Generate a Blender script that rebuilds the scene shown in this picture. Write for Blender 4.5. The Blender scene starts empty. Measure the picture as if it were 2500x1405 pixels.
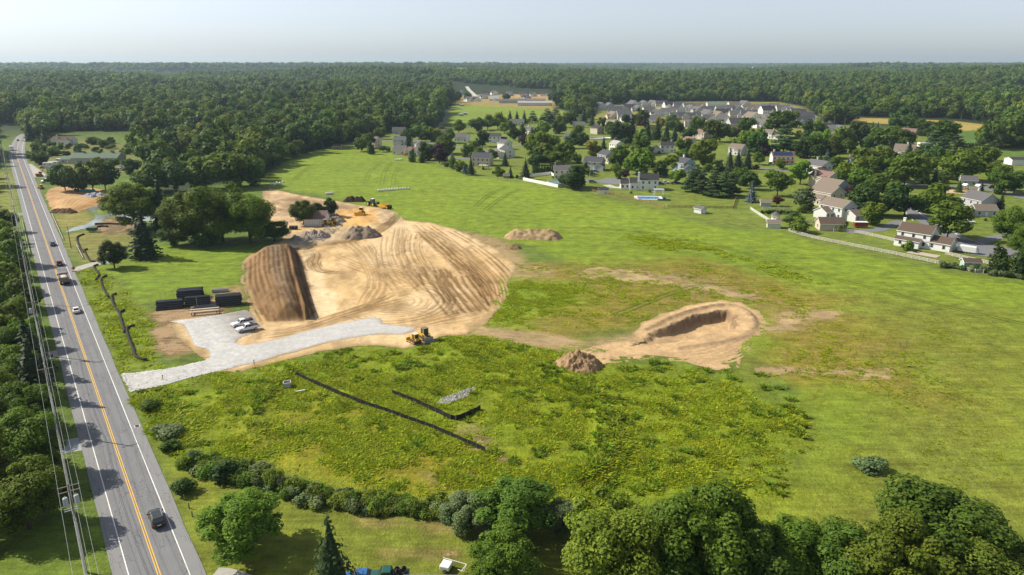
import bpy, math, random
import numpy as np
from mathutils import Vector, Matrix

# ---------------------------------------------------------------- camera, sky, sun
FPX, CAM_H, CX, CY, HY = 1750.0, 65.0, 1250.0, 702.5, 158.0
PITCH = math.atan((CY - HY) / FPX)
SUN_EL, SUN_AZ = math.radians(40), math.radians(165)   # azimuth of the sun, counter-clockwise from +X
sc = bpy.context.scene
col = sc.collection
cam_d = bpy.data.cameras.new('camera'); cam = bpy.data.objects.new('camera', cam_d); col.objects.link(cam)
cam_d.sensor_width = 36.0; cam_d.lens = 36.0 * FPX / 2500.0
cam_d.clip_start = 1.0; cam_d.clip_end = 40000.0
cam.location = (0, 0, CAM_H); cam.rotation_euler = (math.pi / 2 - PITCH, 0, 0)
sc.camera = cam
wd = bpy.data.worlds.new('World'); sc.world = wd; wd.use_nodes = True
nt = wd.node_tree; nt.nodes.clear()
sky = nt.nodes.new('ShaderNodeTexSky'); sky.sky_type = 'NISHITA'; sky.sun_disc = False
sky.sun_elevation = SUN_EL; sky.sun_rotation = math.pi / 2 - SUN_AZ
sky.altitude = 150; sky.air_density = 0.8; sky.dust_density = 0.9; sky.ozone_density = 6.0
bg = nt.nodes.new('ShaderNodeBackground'); bg.inputs[1].default_value = 0.104
wo = nt.nodes.new('ShaderNodeOutputWorld')
hsv = nt.nodes.new('ShaderNodeHueSaturation'); hsv.inputs['Saturation'].default_value = 0.40   # milky summer air
nt.links.new(sky.outputs[0], hsv.inputs['Color']); nt.links.new(hsv.outputs[0], bg.inputs[0]); nt.links.new(bg.outputs[0], wo.inputs[0])
sun_d = bpy.data.lights.new('sun', 'SUN'); sun_d.energy = 4.8; sun_d.angle = math.radians(0.5)
sun_d.color = (1.0, 0.91, 0.76)
sun = bpy.data.objects.new('sun', sun_d); col.objects.link(sun)
sdir = Vector((math.cos(SUN_AZ) * math.cos(SUN_EL), math.sin(SUN_AZ) * math.cos(SUN_EL), math.sin(SUN_EL)))
sun.rotation_euler = (-sdir).to_track_quat('-Z', 'Y').to_euler(); sun.location = sdir * 300
vs = sc.view_settings
vs.view_transform = 'Standard'; vs.look = 'None'; vs.exposure = 0.56; vs.gamma = 1.0
cy = sc.cycles
cy.use_denoising = True; cy.max_bounces = 6; cy.diffuse_bounces = 3; cy.glossy_bounces = 2
cy.transmission_bounces = 3; cy.volume_bounces = 0; cy.transparent_max_bounces = 6
cy.caustics_reflective = False; cy.caustics_refractive = False

# ---------------------------------------------------------------- helpers
rnd = random.Random(7); rng = np.random.default_rng(7)
def G(px, py, z=0.0):
    """photo pixel -> point on the horizontal plane z"""
    u = (px - CX) / FPX; v = (py - CY) / FPX
    dy = math.cos(PITCH) - v * math.sin(PITCH); dz = -math.sin(PITCH) - v * math.cos(PITCH)
    t = (z - CAM_H) / dz
    return (u * t, dy * t)
def GP(pts): return [G(*p) for p in pts]
def pxm(Y): return FPX / (Y * math.cos(PITCH) + CAM_H * math.sin(PITCH))
def vnoise(x, y, seed=0):
    xi = np.floor(x).astype(np.int64); yi = np.floor(y).astype(np.int64)
    fx = x - xi; fy = y - yi; fx = fx * fx * (3 - 2 * fx); fy = fy * fy * (3 - 2 * fy)
    def hsh(a, b):
        n = (a * 374761393 + b * 668265263 + seed * 974634777) & 0x7fffffff
        n = ((n ^ (n >> 13)) * 1274126177) & 0x7fffffff
        return ((n ^ (n >> 16)) & 0xffff) / 65535.0
    return ((hsh(xi, yi) * (1 - fx) + hsh(xi + 1, yi) * fx) * (1 - fy)
            + (hsh(xi, yi + 1) * (1 - fx) + hsh(xi + 1, yi + 1) * fx) * fy)
def fbm(x, y, o=4, seed=0):
    s = 0; a = 0.5
    for i in range(o):
        s = s + a * vnoise(x * 2 ** i + 17.3 * i, y * 2 ** i - 9.1 * i, seed + i); a *= 0.5
    return s / (1 - 0.5 ** o)
def smooth(a, b, x):
    t = np.clip((x - a) / (b - a), 0, 1); return t * t * (3 - 2 * t)
def sdist(poly, x, y):
    """signed distance to a polygon, positive inside"""
    P = np.array(poly, float); x = np.asarray(x, float); y = np.asarray(y, float)
    d = np.full(x.shape, 1e12); ins = np.zeros(x.shape, bool)
    for i in range(len(P)):
        ax, ay = P[i - 1]; bx, by = P[i]
        ex, ey = bx - ax, by - ay
        t = np.clip(((x - ax) * ex + (y - ay) * ey) / (ex * ex + ey * ey + 1e-12), 0, 1)
        d = np.minimum(d, (x - ax - t * ex) ** 2 + (y - ay - t * ey) ** 2)
        c = ((ay > y) != (by > y))
        ins ^= c & (x < (bx - ax) * (y - ay) / (by - ay + 1e-12 * (by == ay)) + ax)
    d = np.sqrt(d); return np.where(ins, d, -d)
def pdist(line, x, y):
    """distance to a polyline and arc length of the nearest point"""
    P = np.array(line, float); d = np.full(x.shape, 1e12); s = np.zeros(x.shape); acc = 0
    for i in range(len(P) - 1):
        ax, ay = P[i]; ex, ey = P[i + 1] - P[i]; l2 = ex * ex + ey * ey
        t = np.clip(((x - ax) * ex + (y - ay) * ey) / l2, 0, 1)
        q = (x - ax - t * ex) ** 2 + (y - ay - t * ey) ** 2
        m = q < d; d = np.where(m, q, d); s = np.where(m, acc + t * math.sqrt(l2), s); acc += math.sqrt(l2)
    return np.sqrt(d), s
def spline(pts, n=8):
    P = [np.array(p, float) for p in pts]; P = [2 * P[0] - P[1]] + P + [2 * P[-1] - P[-2]]; out = []
    for i in range(1, len(P) - 2):
        for k in range(n):
            t = k / n
            out.append(0.5 * ((2 * P[i]) + (P[i + 1] - P[i - 1]) * t + (2 * P[i - 1] - 5 * P[i] + 4 * P[i + 1] - P[i + 2]) * t * t
                              + (3 * P[i] - P[i - 1] - 3 * P[i + 1] + P[i + 2]) * t ** 3))
    out.append(P[-2]); return [tuple(p) for p in out]
def H(x, y):
    """terrain height"""
    x = np.asarray(x, float); y = np.asarray(y, float); r = np.hypot(x, y)
    far = smooth(1100, 3400, r)
    z = far * (3 + 290 * np.maximum(fbm(x / 2100.0 + 3.4, y / 1150.0, 4, 3) - 0.40, 0))
    z = np.minimum(z, 40 + 0.12 * z)
    q = np.where((r > 60) & (r < 620) & (x > -150))[0] if z.ndim else []
    if len(q): z[q] += 2.2 * (fbm(x[q] / 48, y[q] / 48, 3, 64) - 0.5) * smooth(6, 34, sdist(OPEN_FIELD, x[q], y[q]))
    return z
OPEN_FIELD = GP([(640,445),(700,397),(800,362),(900,368),(1000,385),(1060,404),(1150,432),(1280,447),(1370,462),(1500,492),(1640,522),(1700,545),(1800,565),(1900,568),(2050,610),(2300,664),(2520,695),(2700,1500),(1800,1500),(1900,1200),(2000,1050),(1950,900),(1900,740),(1300,600),(1000,530),(800,480),(650,455)])
def berm(x, y):
    d, s = pdist(BERM_R, x, y); d2, s2 = pdist(BERM_L, x, y)
    return (1.3 * np.exp(-(d / 2.8) ** 2) + 0.9 * np.exp(-(d2 / 2.4) ** 2)) * (0.7 + 0.6 * fbm(x / 6, y / 6, 3, 55))
BERM_R = spline(GP([(1330,905),(1420,950),(1470,1010),(1488,1070),(1480,1120),(1440,1160)])); BERM_L = spline(GP([(700,905),(650,950),(620,1020),(612,1080)]))
def Hs(x, y): return float(H(np.array([x]), np.array([y]))[0])

# ---------------------------------------------------------------- objects
def lab(o, label=None, cat=None, group=None, kind=None):
    if label: o['label'] = label
    if cat: o['category'] = cat
    if group: o['group'] = group
    if kind: o['kind'] = kind
    return o
def link(name, data, parent=None, loc=None, rz=None, sc_=None):
    o = bpy.data.objects.new(name, data); col.objects.link(o)
    if parent is not None: o.parent = parent
    if loc is not None: o.location = loc
    if rz is not None: o.rotation_euler = (0, 0, rz)
    if sc_ is not None: o.scale = sc_
    return o
def thing(name, loc, rz=0.0, label=None, cat=None, group=None):
    o = link(name, None, None, loc, rz); o.empty_display_size = 0.3
    return lab(o, label, cat, group)
def pymesh(name, v, f, mats=(), mi=None, smooth_=False):
    me = bpy.data.meshes.new(name); me.from_pydata([tuple(p) for p in v], [], [tuple(q) for q in f])
    for m in mats: me.materials.append(m)
    if mi is not None and len(mi): me.polygons.foreach_set('material_index', np.array(mi, np.int32))
    if smooth_: me.polygons.foreach_set('use_smooth', np.ones(len(me.polygons), bool))
    me.update(); return me
def npmesh(name, V, Q, mats=(), smooth_=False, attrs=None):
    """fast mesh from numpy verts and quads / tris"""
    me = bpy.data.meshes.new(name); V = np.asarray(V, np.float32); Q = np.asarray(Q, np.int32); k = Q.shape[1]
    me.vertices.add(len(V)); me.vertices.foreach_set('co', V.ravel())
    me.loops.add(Q.size); me.loops.foreach_set('vertex_index', Q.ravel())
    me.polygons.add(len(Q)); me.polygons.foreach_set('loop_start', np.arange(0, Q.size, k, dtype=np.int32))
    if smooth_: me.polygons.foreach_set('use_smooth', np.ones(len(Q), bool))
    for m in mats: me.materials.append(m)
    for nm, (ty, dom, arr) in (attrs or {}).items():
        a = me.attributes.new(nm, ty, dom)
        a.data.foreach_set('color' if 'COLOR' in ty else 'value', np.asarray(arr, np.float32 if ty != 'INT' else np.int32).ravel())
    me.update(calc_edges=True); me.validate(); return me
class MB:
    def __init__(s): s.v = []; s.f = []; s.m = []
    def add(s, v, f, m=0):
        b = len(s.v); s.v += [tuple(p) for p in v]; s.f += [tuple(i + b for i in q) for q in f]; s.m += [m] * len(f); return s
    def box(s, x0, x1, y0, y1, z0, z1, m=0, rz=0, tx=0, ty=0, top=None):
        """top=(sx,sy): taper of the upper face"""
        a, b = top or (1, 1); cx, cyy = (x0 + x1) / 2, (y0 + y1) / 2
        v = [(x0, y0, z0), (x1, y0, z0), (x1, y1, z0), (x0, y1, z0)] + [(cx + (p - cx) * a, cyy + (q - cyy) * b, z1) for p, q in ((x0, y0), (x1, y0), (x1, y1), (x0, y1))]
        if rz:
            c, d = math.cos(rz), math.sin(rz); v = [(p * c - q * d + tx, p * d + q * c + ty, z) for p, q, z in v]
        return s.add(v, [(3, 2, 1, 0), (4, 5, 6, 7), (0, 1, 5, 4), (1, 2, 6, 5), (2, 3, 7, 6), (3, 0, 4, 7)], m)
    def cyl(s, p0, p1, r0, r1=None, n=8, m=0, caps=True):
        p0, p1 = Vector(p0), Vector(p1); r1 = r0 if r1 is None else r1
        q = (p1 - p0).to_track_quat('Z', 'Y'); v = []
        for p, r in ((p0, r0), (p1, r1)):
            for i in range(n):
                a = 2 * math.pi * i / n; v.append(tuple(p + q @ Vector((r * math.cos(a), r * math.sin(a), 0))))
        f = [(i, (i + 1) % n, n + (i + 1) % n, n + i) for i in range(n)]
        if caps: f += [tuple(range(n - 1, -1, -1)), tuple(range(n, 2 * n))]
        return s.add(v, f, m)
    def tube(s, pts, r, n=6, m=0):
        P = [Vector(p) for p in pts]; v = []
        for i, p in enumerate(P):
            t = (P[min(i + 1, len(P) - 1)] - P[max(i - 1, 0)]).normalized(); q = t.to_track_quat('Z', 'Y')
            rr = r[i] if hasattr(r, '__len__') else r
            for k in range(n):
                a = 2 * math.pi * k / n; v.append(tuple(p + q @ Vector((rr * math.cos(a), rr * math.sin(a), 0))))
        f = []
        for i in range(len(P) - 1):
            for k in range(n): f.append((i * n + k, i * n + (k + 1) % n, (i + 1) * n + (k + 1) % n, (i + 1) * n + k))
        f += [tuple(range(n - 1, -1, -1)), tuple(range((len(P) - 1) * n, len(P) * n))]
        return s.add(v, f, m)
    def prism(s, prof, y0, y1, m=0, axis='y'):
        """prof: closed outline in (x,z), extruded along y (or outline (y,z) along x)"""
        n = len(prof)
        if axis == 'y': v = [(a, y0, b) for a, b in prof] + [(a, y1, b) for a, b in prof]
        else: v = [(y0, a, b) for a, b in prof] + [(y1, a, b) for a, b in prof]
        f = [(i, (i + 1) % n, n + (i + 1) % n, n + i) for i in range(n)] + [tuple(range(n - 1, -1, -1)), tuple(range(n, 2 * n))]
        return s.add(v, f, m)
    def loft(s, rings, m=0, caps=True):
        n = len(rings[0]); v = [p for r in rings for p in r]; f = []
        for i in range(len(rings) - 1):
            for k in range(n): f.append((i * n + k, i * n + (k + 1) % n, (i + 1) * n + (k + 1) % n, (i + 1) * n + k))
        if caps: f += [tuple(range(n - 1, -1, -1)), tuple(range((len(rings) - 1) * n, len(rings) * n))]
        return s.add(v, f, m)
    def quad(s, a, b, c, d, m=0): return s.add([a, b, c, d], [(0, 1, 2, 3)], m)
    def mesh(s, name, mats, smooth_=False):
        me = pymesh(name, s.v, s.f, mats if isinstance(mats, (list, tuple)) else [mats], s.m, smooth_)
        import bmesh as _b
        bm = _b.new(); bm.from_mesh(me); _b.ops.recalc_face_normals(bm, faces=bm.faces); bm.to_mesh(me); bm.free()
        return me
    def build(s, name, mats, parent=None, loc=None, rz=None, smooth_=False, bevel=0):
        o = link(name, s.mesh(name, mats, smooth_), parent, loc, rz)
        if bevel:
            b = o.modifiers.new('bevel', 'BEVEL'); b.width = bevel; b.segments = 2; b.limit_method = 'ANGLE'; b.angle_limit = 0.6
        return o

# ---------------------------------------------------------------- materials
def newmat(name):
    m = bpy.data.materials.new(name); m.use_nodes = True; t = m.node_tree; t.nodes.clear()
    return m, t, (lambda ty, **k: _nn(t, ty, k)), (lambda a, b: t.links.new(a, b))
def _nn(t, ty, k):
    n = t.nodes.new('ShaderNode' + ty)
    for a, b in k.items(): setattr(n, a, b)
    return n
def ramp(N, L, fac, stops):
    r = N('ValToRGB'); e = r.color_ramp.elements
    while len(e) < len(stops): e.new(0.5)
    for i, (p, c) in enumerate(stops): e[i].position = p; e[i].color = (c if len(c) == 4 else (*c, 1))
    L(fac, r.inputs[0]); return r.outputs[0]
def mathn(N, L, op, a, b=None, clamp=False):
    n = N('Math', operation=op, use_clamp=clamp)
    for i, q in enumerate((a, b)):
        if q is None: continue
        if isinstance(q, (int, float)): n.inputs[i].default_value = q
        else: L(q, n.inputs[i])
    return n.outputs[0]
def mixc(N, L, fac, a, b, mode='MIX'):
    n = N('Mix', data_type='RGBA', blend_type=mode)
    for s_, q in ((n.inputs[0], fac), (n.inputs[6], a), (n.inputs[7], b)):
        if isinstance(q, (int, float)): s_.default_value = q
        elif isinstance(q, tuple): s_.default_value = (*q, 1) if len(q) == 3 else q
        else: L(q, s_)
    return n.outputs[2]
def noise(N, L, vec, scale, detail=4, rough=0.55, dist=0.0):
    n = N('TexNoise'); n.inputs['Scale'].default_value = scale; n.inputs['Detail'].default_value = detail
    n.inputs['Roughness'].default_value = rough; n.inputs['Distortion'].default_value = dist
    if vec is not None: L(vec, n.inputs['Vector'])
    return n.outputs[0]
def bsdf(N, L, color, rough=0.8, spec=0.3, metal=0.0, normal=None):
    b = N('BsdfPrincipled'); o = N('OutputMaterial')
    if isinstance(color, tuple): b.inputs['Base Color'].default_value = (*color, 1)
    else: L(color, b.inputs['Base Color'])
    if isinstance(rough, (int, float)): b.inputs['Roughness'].default_value = rough
    else: L(rough, b.inputs['Roughness'])
    b.inputs['Specular IOR Level'].default_value = spec; b.inputs['Metallic'].default_value = metal
    if normal is not None: L(normal, b.inputs['Normal'])
    L(b.outputs[0], o.inputs[0]); return b, o
def bump(N, L, h, dist, strength=1.0):
    b = N('Bump'); b.inputs['Distance'].default_value = dist; b.inputs['Strength'].default_value = strength
    L(h, b.inputs['Height']); return b.outputs[0]
_mc = {}
def M(name, c, rough=0.7, spec=0.3, metal=0.0, var=0.25, scale=1.5, bmp=0.0, stretch=None):
    """painted / plain material with worn, uneven tone"""
    if name in _mc: return _mc[name]
    m, t, N, L = newmat(name); tc = N('TexCoord'); vec = tc.outputs['Object']
    if stretch:
        mp = N('Mapping'); mp.inputs['Scale'].default_value = stretch; L(vec, mp.inputs[0]); vec = mp.outputs[0]
    n1 = noise(N, L, vec, scale, 5, 0.6)
    f = mathn(N, L, 'MULTIPLY_ADD', n1, 2 * var); f.node.inputs[2].default_value = 1 - var
    cc = mixc(N, L, 1.0, c, f, 'MULTIPLY')
    nr = bump(N, L, noise(N, L, vec, scale * 6, 3), bmp) if bmp else None
    bsdf(N, L, cc, rough, spec, metal, nr); _mc[name] = m; return m
def leafmat(name, dark, light, trans=0.3, rv=0.35, hv=(0.04, 0.486)):
    if name in _mc: return _mc[name]
    m, t, N, L = newmat(name)
    at = N('Attribute', attribute_name='tint'); oi = N('ObjectInfo')
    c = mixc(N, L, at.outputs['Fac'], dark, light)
    f = mathn(N, L, 'MULTIPLY_ADD', oi.outputs['Random'], 2 * rv); f.node.inputs[2].default_value = 1 - rv
    c = mixc(N, L, 1.0, c, f, 'MULTIPLY')
    hs = N('HueSaturation'); L(c, hs.inputs['Color'])
    h_ = mathn(N, L, 'MULTIPLY_ADD', mathn(N, L, 'FRACT', mathn(N, L, 'MULTIPLY', oi.outputs['Random'], 7.31)), hv[0]); h_.node.inputs[2].default_value = hv[1]
    L(h_, hs.inputs['Hue']); c = hs.outputs[0]
    b = N('BsdfPrincipled'); L(c, b.inputs['Base Color']); b.inputs['Roughness'].default_value = 0.6; b.inputs['Specular IOR Level'].default_value = 0.14
    tr = N('BsdfTranslucent'); L(mixc(N, L, 1.0, c, (1.05, 1.15, 0.45), 'MULTIPLY'), tr.inputs[0])
    mx = N('MixShader'); mx.inputs[0].default_value = trans; L(b.outputs[0], mx.inputs[1]); L(tr.outputs[0], mx.inputs[2])
    o = N('OutputMaterial'); L(mx.outputs[0], o.inputs[0]); _mc[name] = m; return m
# ---------------------------------------------------------------- the road frame
RA = np.array(G(398, 1405)); RB = np.array(G(45, 389)); RDIR = (RB - RA) / np.hypot(*(RB - RA)); RN = np.array([-RDIR[1], RDIR[0]])
RA = RA + RN * 0.4
RYAW = math.atan2(RDIR[1], RDIR[0])
def RP(s, n): p = RA + RDIR * s + RN * n; return (float(p[0]), float(p[1]))
def RS(x, y): return (x - RA[0]) * RDIR[0] + (y - RA[1]) * RDIR[1], (x - RA[0]) * RN[0] + (y - RA[1]) * RN[1]

# ---------------------------------------------------------------- outlines on the ground (traced, then laid on the terrain)
PAD = GP([(592,640),(590,690),(605,735),(612,760),(600,775),(560,780),(480,775),(415,780),(440,830),(470,860),(505,880),(512,914),(600,904),(700,880),(780,860),(850,848),(930,848),(985,854),(1040,840),(1080,820),(1140,817),(1185,792),(1222,750),(1245,715),(1240,690),(1265,660),(1255,640),(1200,602),(1130,566),(1060,546),(990,538),(970,520),(930,508),(870,500),(800,488),(720,474),(660,462),(640,468),(645,520),(690,585),(640,612),(610,622)])
DRIVE = GP([(293,914),(400,903),(500,882),(514,872),(508,856),(474,846),(462,815),(448,795),(415,786),(470,780),(560,765),(600,758),(622,768),(628,790),(622,812),(590,826),(575,838),(600,845),(680,828),(780,800),(850,787),(905,776),(930,778),(935,792),(985,797),(1015,800),(1018,806),(985,818),(930,817),(860,826),(790,842),(700,866),(620,888),(512,912),(400,942),(318,959)])
PIT = GP([(1365,885),(1400,862),(1480,840),(1540,826),(1558,808),(1570,790),(1645,758),(1698,743),(1760,733),(1810,738),(1852,763),(1866,786),(1885,795),(1875,815),(1840,850),(1812,878),(1800,900),(1740,905),(1660,886),(1600,880),(1530,886),(1460,896),(1400,908)])
PIT_IN = GP([(1575,822),(1606,803),(1690,768),(1778,755),(1806,772),(1796,802),(1700,826),(1610,842),(1500,856)])
LEFT_SOIL = GP([(110,472),(130,457),(170,455),(260,463),(292,470),(285,485),(270,492),(180,522),(140,524),(124,512),(116,490)])
POND = GP([(205,507),(240,492),(290,486),(350,498),(430,498),(436,520),(400,545),(330,537),(280,527),(264,530),(250,541),(225,553),(190,563),(156,568),(172,558),(210,548),(233,532),(236,520),(215,516)])
WEED = GP([(325,962),(420,938),(520,912),(700,880),(850,848),(985,854),(1080,820),(1180,800),(1400,855),(1500,890),(1700,890),(1850,930),(1960,1000),(2000,1080),(1900,1180),(1800,1260),(1500,1250),(1250,1260),(1100,1250),(950,1240),(800,1225),(660,1190),(540,1150),(440,1120),(380,1040)])
VERGE = GP([(190,660),(232,655),(300,690),(330,740),(380,770),(380,880),(400,900),(300,912),(255,830),(215,745)])
DRY = GP([(1220,640),(1400,640),(1560,640),(1720,640),(1900,690),(2050,740),(2200,830),(2260,930),(2100,960),(1900,930),(1830,890),(1880,800),(1800,740),(1560,800),(1350,830),(1180,800),(1250,700)])
HAY = GP([(640,445),(700,397),(800,362),(900,368),(1000,385),(1060,404),(1150,432),(1280,447),(1370,462),(1500,492),(1640,522),(1700,545),(1800,565),(1900,568),(2050,610),(2300,664),(2520,695),(2700,1500),(1800,1500),(1900,1200),(2000,1050),(1900,900),(1300,600),(985,535),(800,480),(650,455)])
LEFT_FIELD = GP([(200,648),(300,600),(420,600),(560,610),(640,612),(592,640),(590,700),(560,715),(420,735),(330,740),(300,690),(240,660)])
FG_LAWN = GP([(380,1090),(440,1140),(560,1170),(800,1235),(1100,1262),(1380,1300),(1500,1500),(500,1500)])
MEADOW = GP([(60,352),(200,345),(400,352),(430,375),(300,385),(120,400),(75,400)])
FAR_FIELD = GP([(1075,304),(1092,262),(1130,253),(1250,252),(1340,262),(1420,282),(1330,302),(1230,296)])
FAR_SITE = GP([(1095,219),(1340,226),(1362,238),(1352,268),(1250,262),(1108,257)])
CROP_Y = GP([(2075,288),(2200,290),(2330,296),(2436,308),(2430,318),(2330,321),(2190,305),(2080,298)])
CROP_G = GP([(2320,321),(2430,318),(2400,352),(2340,352)])
CROP_R = GP([(2440,362),(2560,366),(2560,402),(2470,398)])
ESTATE = GP([(1455,262),(1540,252),(1750,250),(1900,252),(1960,262),(2010,300),(2000,322),(1880,330),(1720,322),(1640,312),(1520,310),(1440,300)])
STRIPS = [GP(q) for q in ([(1460,189),(1545,188),(1540,193),(1465,194)], [(1395,197),(1470,196),(1470,200),(1390,201)], [(2140,221),(2260,225),(2260,231),(2150,229)], [(2380,203),(2520,203),(2520,209),(2400,209)], [(2440,240),(2520,238),(2520,248),(2450,248)], [(1185,183),(1225,183),(1220,186),(1190,186)])]
_cr = random.Random(21)
for _k in range(26):
    _x, _y = _cr.uniform(0, 2500), _cr.uniform(174, 214); _w, _h = _cr.uniform(18, 60), _cr.uniform(1.2, 3.4)
    if 1090 < _x < 1360 and _y > 205: continue
    STRIPS.append(GP([(_x - _w, _y), (_x - _w * .4, _y - _h), (_x + _w * .6, _y - _h * .8), (_x + _w, _y + _h * .3), (_x + _w * .3, _y + _h), (_x - _w * .5, _y + _h * .8)]))
SUBURB = GP([(800,362),(880,345),(960,325),(1100,318),(1250,302),(1440,304),(1640,318),(1900,335),(2060,305),(2200,322),(2330,352),(2520,400),(2560,700),(2300,664),(2050,610),(1900,568),(1700,545),(1500,492),(1370,462),(1280,447),(1150,432),(1000,385)])
KEEP_OPEN = GP([(2060,284),(2200,287),(2330,292),(2445,304),(2440,352),(2350,356),(2250,335),(2100,312)])
NO_TREES = [KEEP_OPEN, PAD, HAY, LEFT_FIELD, FAR_FIELD, FAR_SITE, CROP_Y, CROP_G, CROP_R, ESTATE, MEADOW, POND, LEFT_SOIL, SUBURB] + STRIPS

# ---------------------------------------------------------------- ground
def ground_material():
    m, t, N, L = newmat('grass_ground'); tc = N('TexCoord'); P = tc.outputs['Object']
    z = N('Attribute', attribute_name='zone'); w = N('Attribute', attribute_name='weed'); stp = N('Attribute', attribute_name='stripe')
    n_big = noise(N, L, P, 0.035, 4, 0.6); n_mid = noise(N, L, P, 0.22, 6, 0.72); n_fine = noise(N, L, P, 2.6, 5, 0.7)
    mp = N('Mapping'); mp.inputs['Rotation'].default_value = (0, 0, 0.5); mp.inputs['Scale'].default_value = (0.25, 1.6, 1); L(P, mp.inputs[0])
    n_str = noise(N, L, mp.outputs[0], 0.7, 4, 0.6)
    v = mathn(N, L, 'MULTIPLY_ADD', n_fine, 1.1); v.node.inputs[2].default_value = 0.42
    v2 = mathn(N, L, 'MULTIPLY_ADD', n_mid, 2.0); v2.node.inputs[2].default_value = 0.0
    v3 = mathn(N, L, 'MULTIPLY_ADD', n_str, 1.0); v3.node.inputs[2].default_value = 0.5
    mp2 = N('Mapping'); mp2.inputs['Rotation'].default_value = (0, 0, -0.62); mp2.inputs['Scale'].default_value = (0.012, 0.26, 1); L(P, mp2.inputs[0])
    rows = noise(N, L, mp2.outputs[0], 1.0, 4, 0.7, 0.8); rows = mathn(N, L, 'MULTIPLY_ADD', rows, 0.75); rows.node.inputs[2].default_value = 0.63; v3 = mathn(N, L, 'MULTIPLY', v3, rows)
    v = mathn(N, L, 'MULTIPLY', mathn(N, L, 'MULTIPLY', v, v2), v3)
    c = mixc(N, L, 1.0, z.outputs['Color'], v, 'MULTIPLY')
    # yellowed grass drifts
    hue = mathn(N, L, 'SUBTRACT', n_big, 0.5); hue = mathn(N, L, 'MULTIPLY_ADD', hue, 1.6); hue.node.inputs[2].default_value = 0.35
    c = mixc(N, L, mathn(N, L, 'MULTIPLY', hue, 0.45, True), c, mixc(N, L, 1.0, c, (1.35, 1.0, 0.75), 'MULTIPLY'))
    # bare earth showing through, where the zone allows it
    bare = mathn(N, L, 'ADD', mathn(N, L, 'MULTIPLY', noise(N, L, P, 0.16, 6, 0.68, 0.6), 1.0), mathn(N, L, 'MULTIPLY', n_str, 0.35))
    bare = mathn(N, L, 'ADD', bare, mathn(N, L, 'MULTIPLY', z.outputs['Alpha'], 0.6))
    bare = mathn(N, L, 'MULTIPLY', mathn(N, L, 'SUBTRACT', bare, 1.02), 9.0, True)
    soil = mixc(N, L, n_fine, (0.22, 0.145, 0.075), (0.50, 0.36, 0.21))
    c = mixc(N, L, mathn(N, L, 'MULTIPLY', bare, 0.85), c, soil)
    # mowing stripes on the lawns
    sp = N('SeparateXYZ'); L(P, sp.inputs[0])
    q = mathn(N, L, 'ADD', mathn(N, L, 'MULTIPLY', sp.outputs[0], 1.35), mathn(N, L, 'MULTIPLY', sp.outputs[1], 1.5))
    q = mathn(N, L, 'SINE', q); q = mathn(N, L, 'MULTIPLY', q, mathn(N, L, 'MULTIPLY', stp.outputs['Fac'], 0.22)); q = mathn(N, L, 'ADD', q, 1.0)
    c = mixc(N, L, 1.0, c, q, 'MULTIPLY')
    hgt = mathn(N, L, 'ADD', mathn(N, L, 'MULTIPLY', n_fine, 0.35), mathn(N, L, 'MULTIPLY', noise(N, L, P, 0.9, 5, 0.7), mathn(N, L, 'MULTIPLY_ADD', w.outputs['Fac'], 1.0)))
    hgt = mathn(N, L, 'ADD', hgt, mathn(N, L, 'MULTIPLY', n_mid, 0.25))
    bsdf(N, L, c, 0.9, 0.15, 0, bump(N, L, hgt, 0.55, 0.9)); return m
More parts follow.
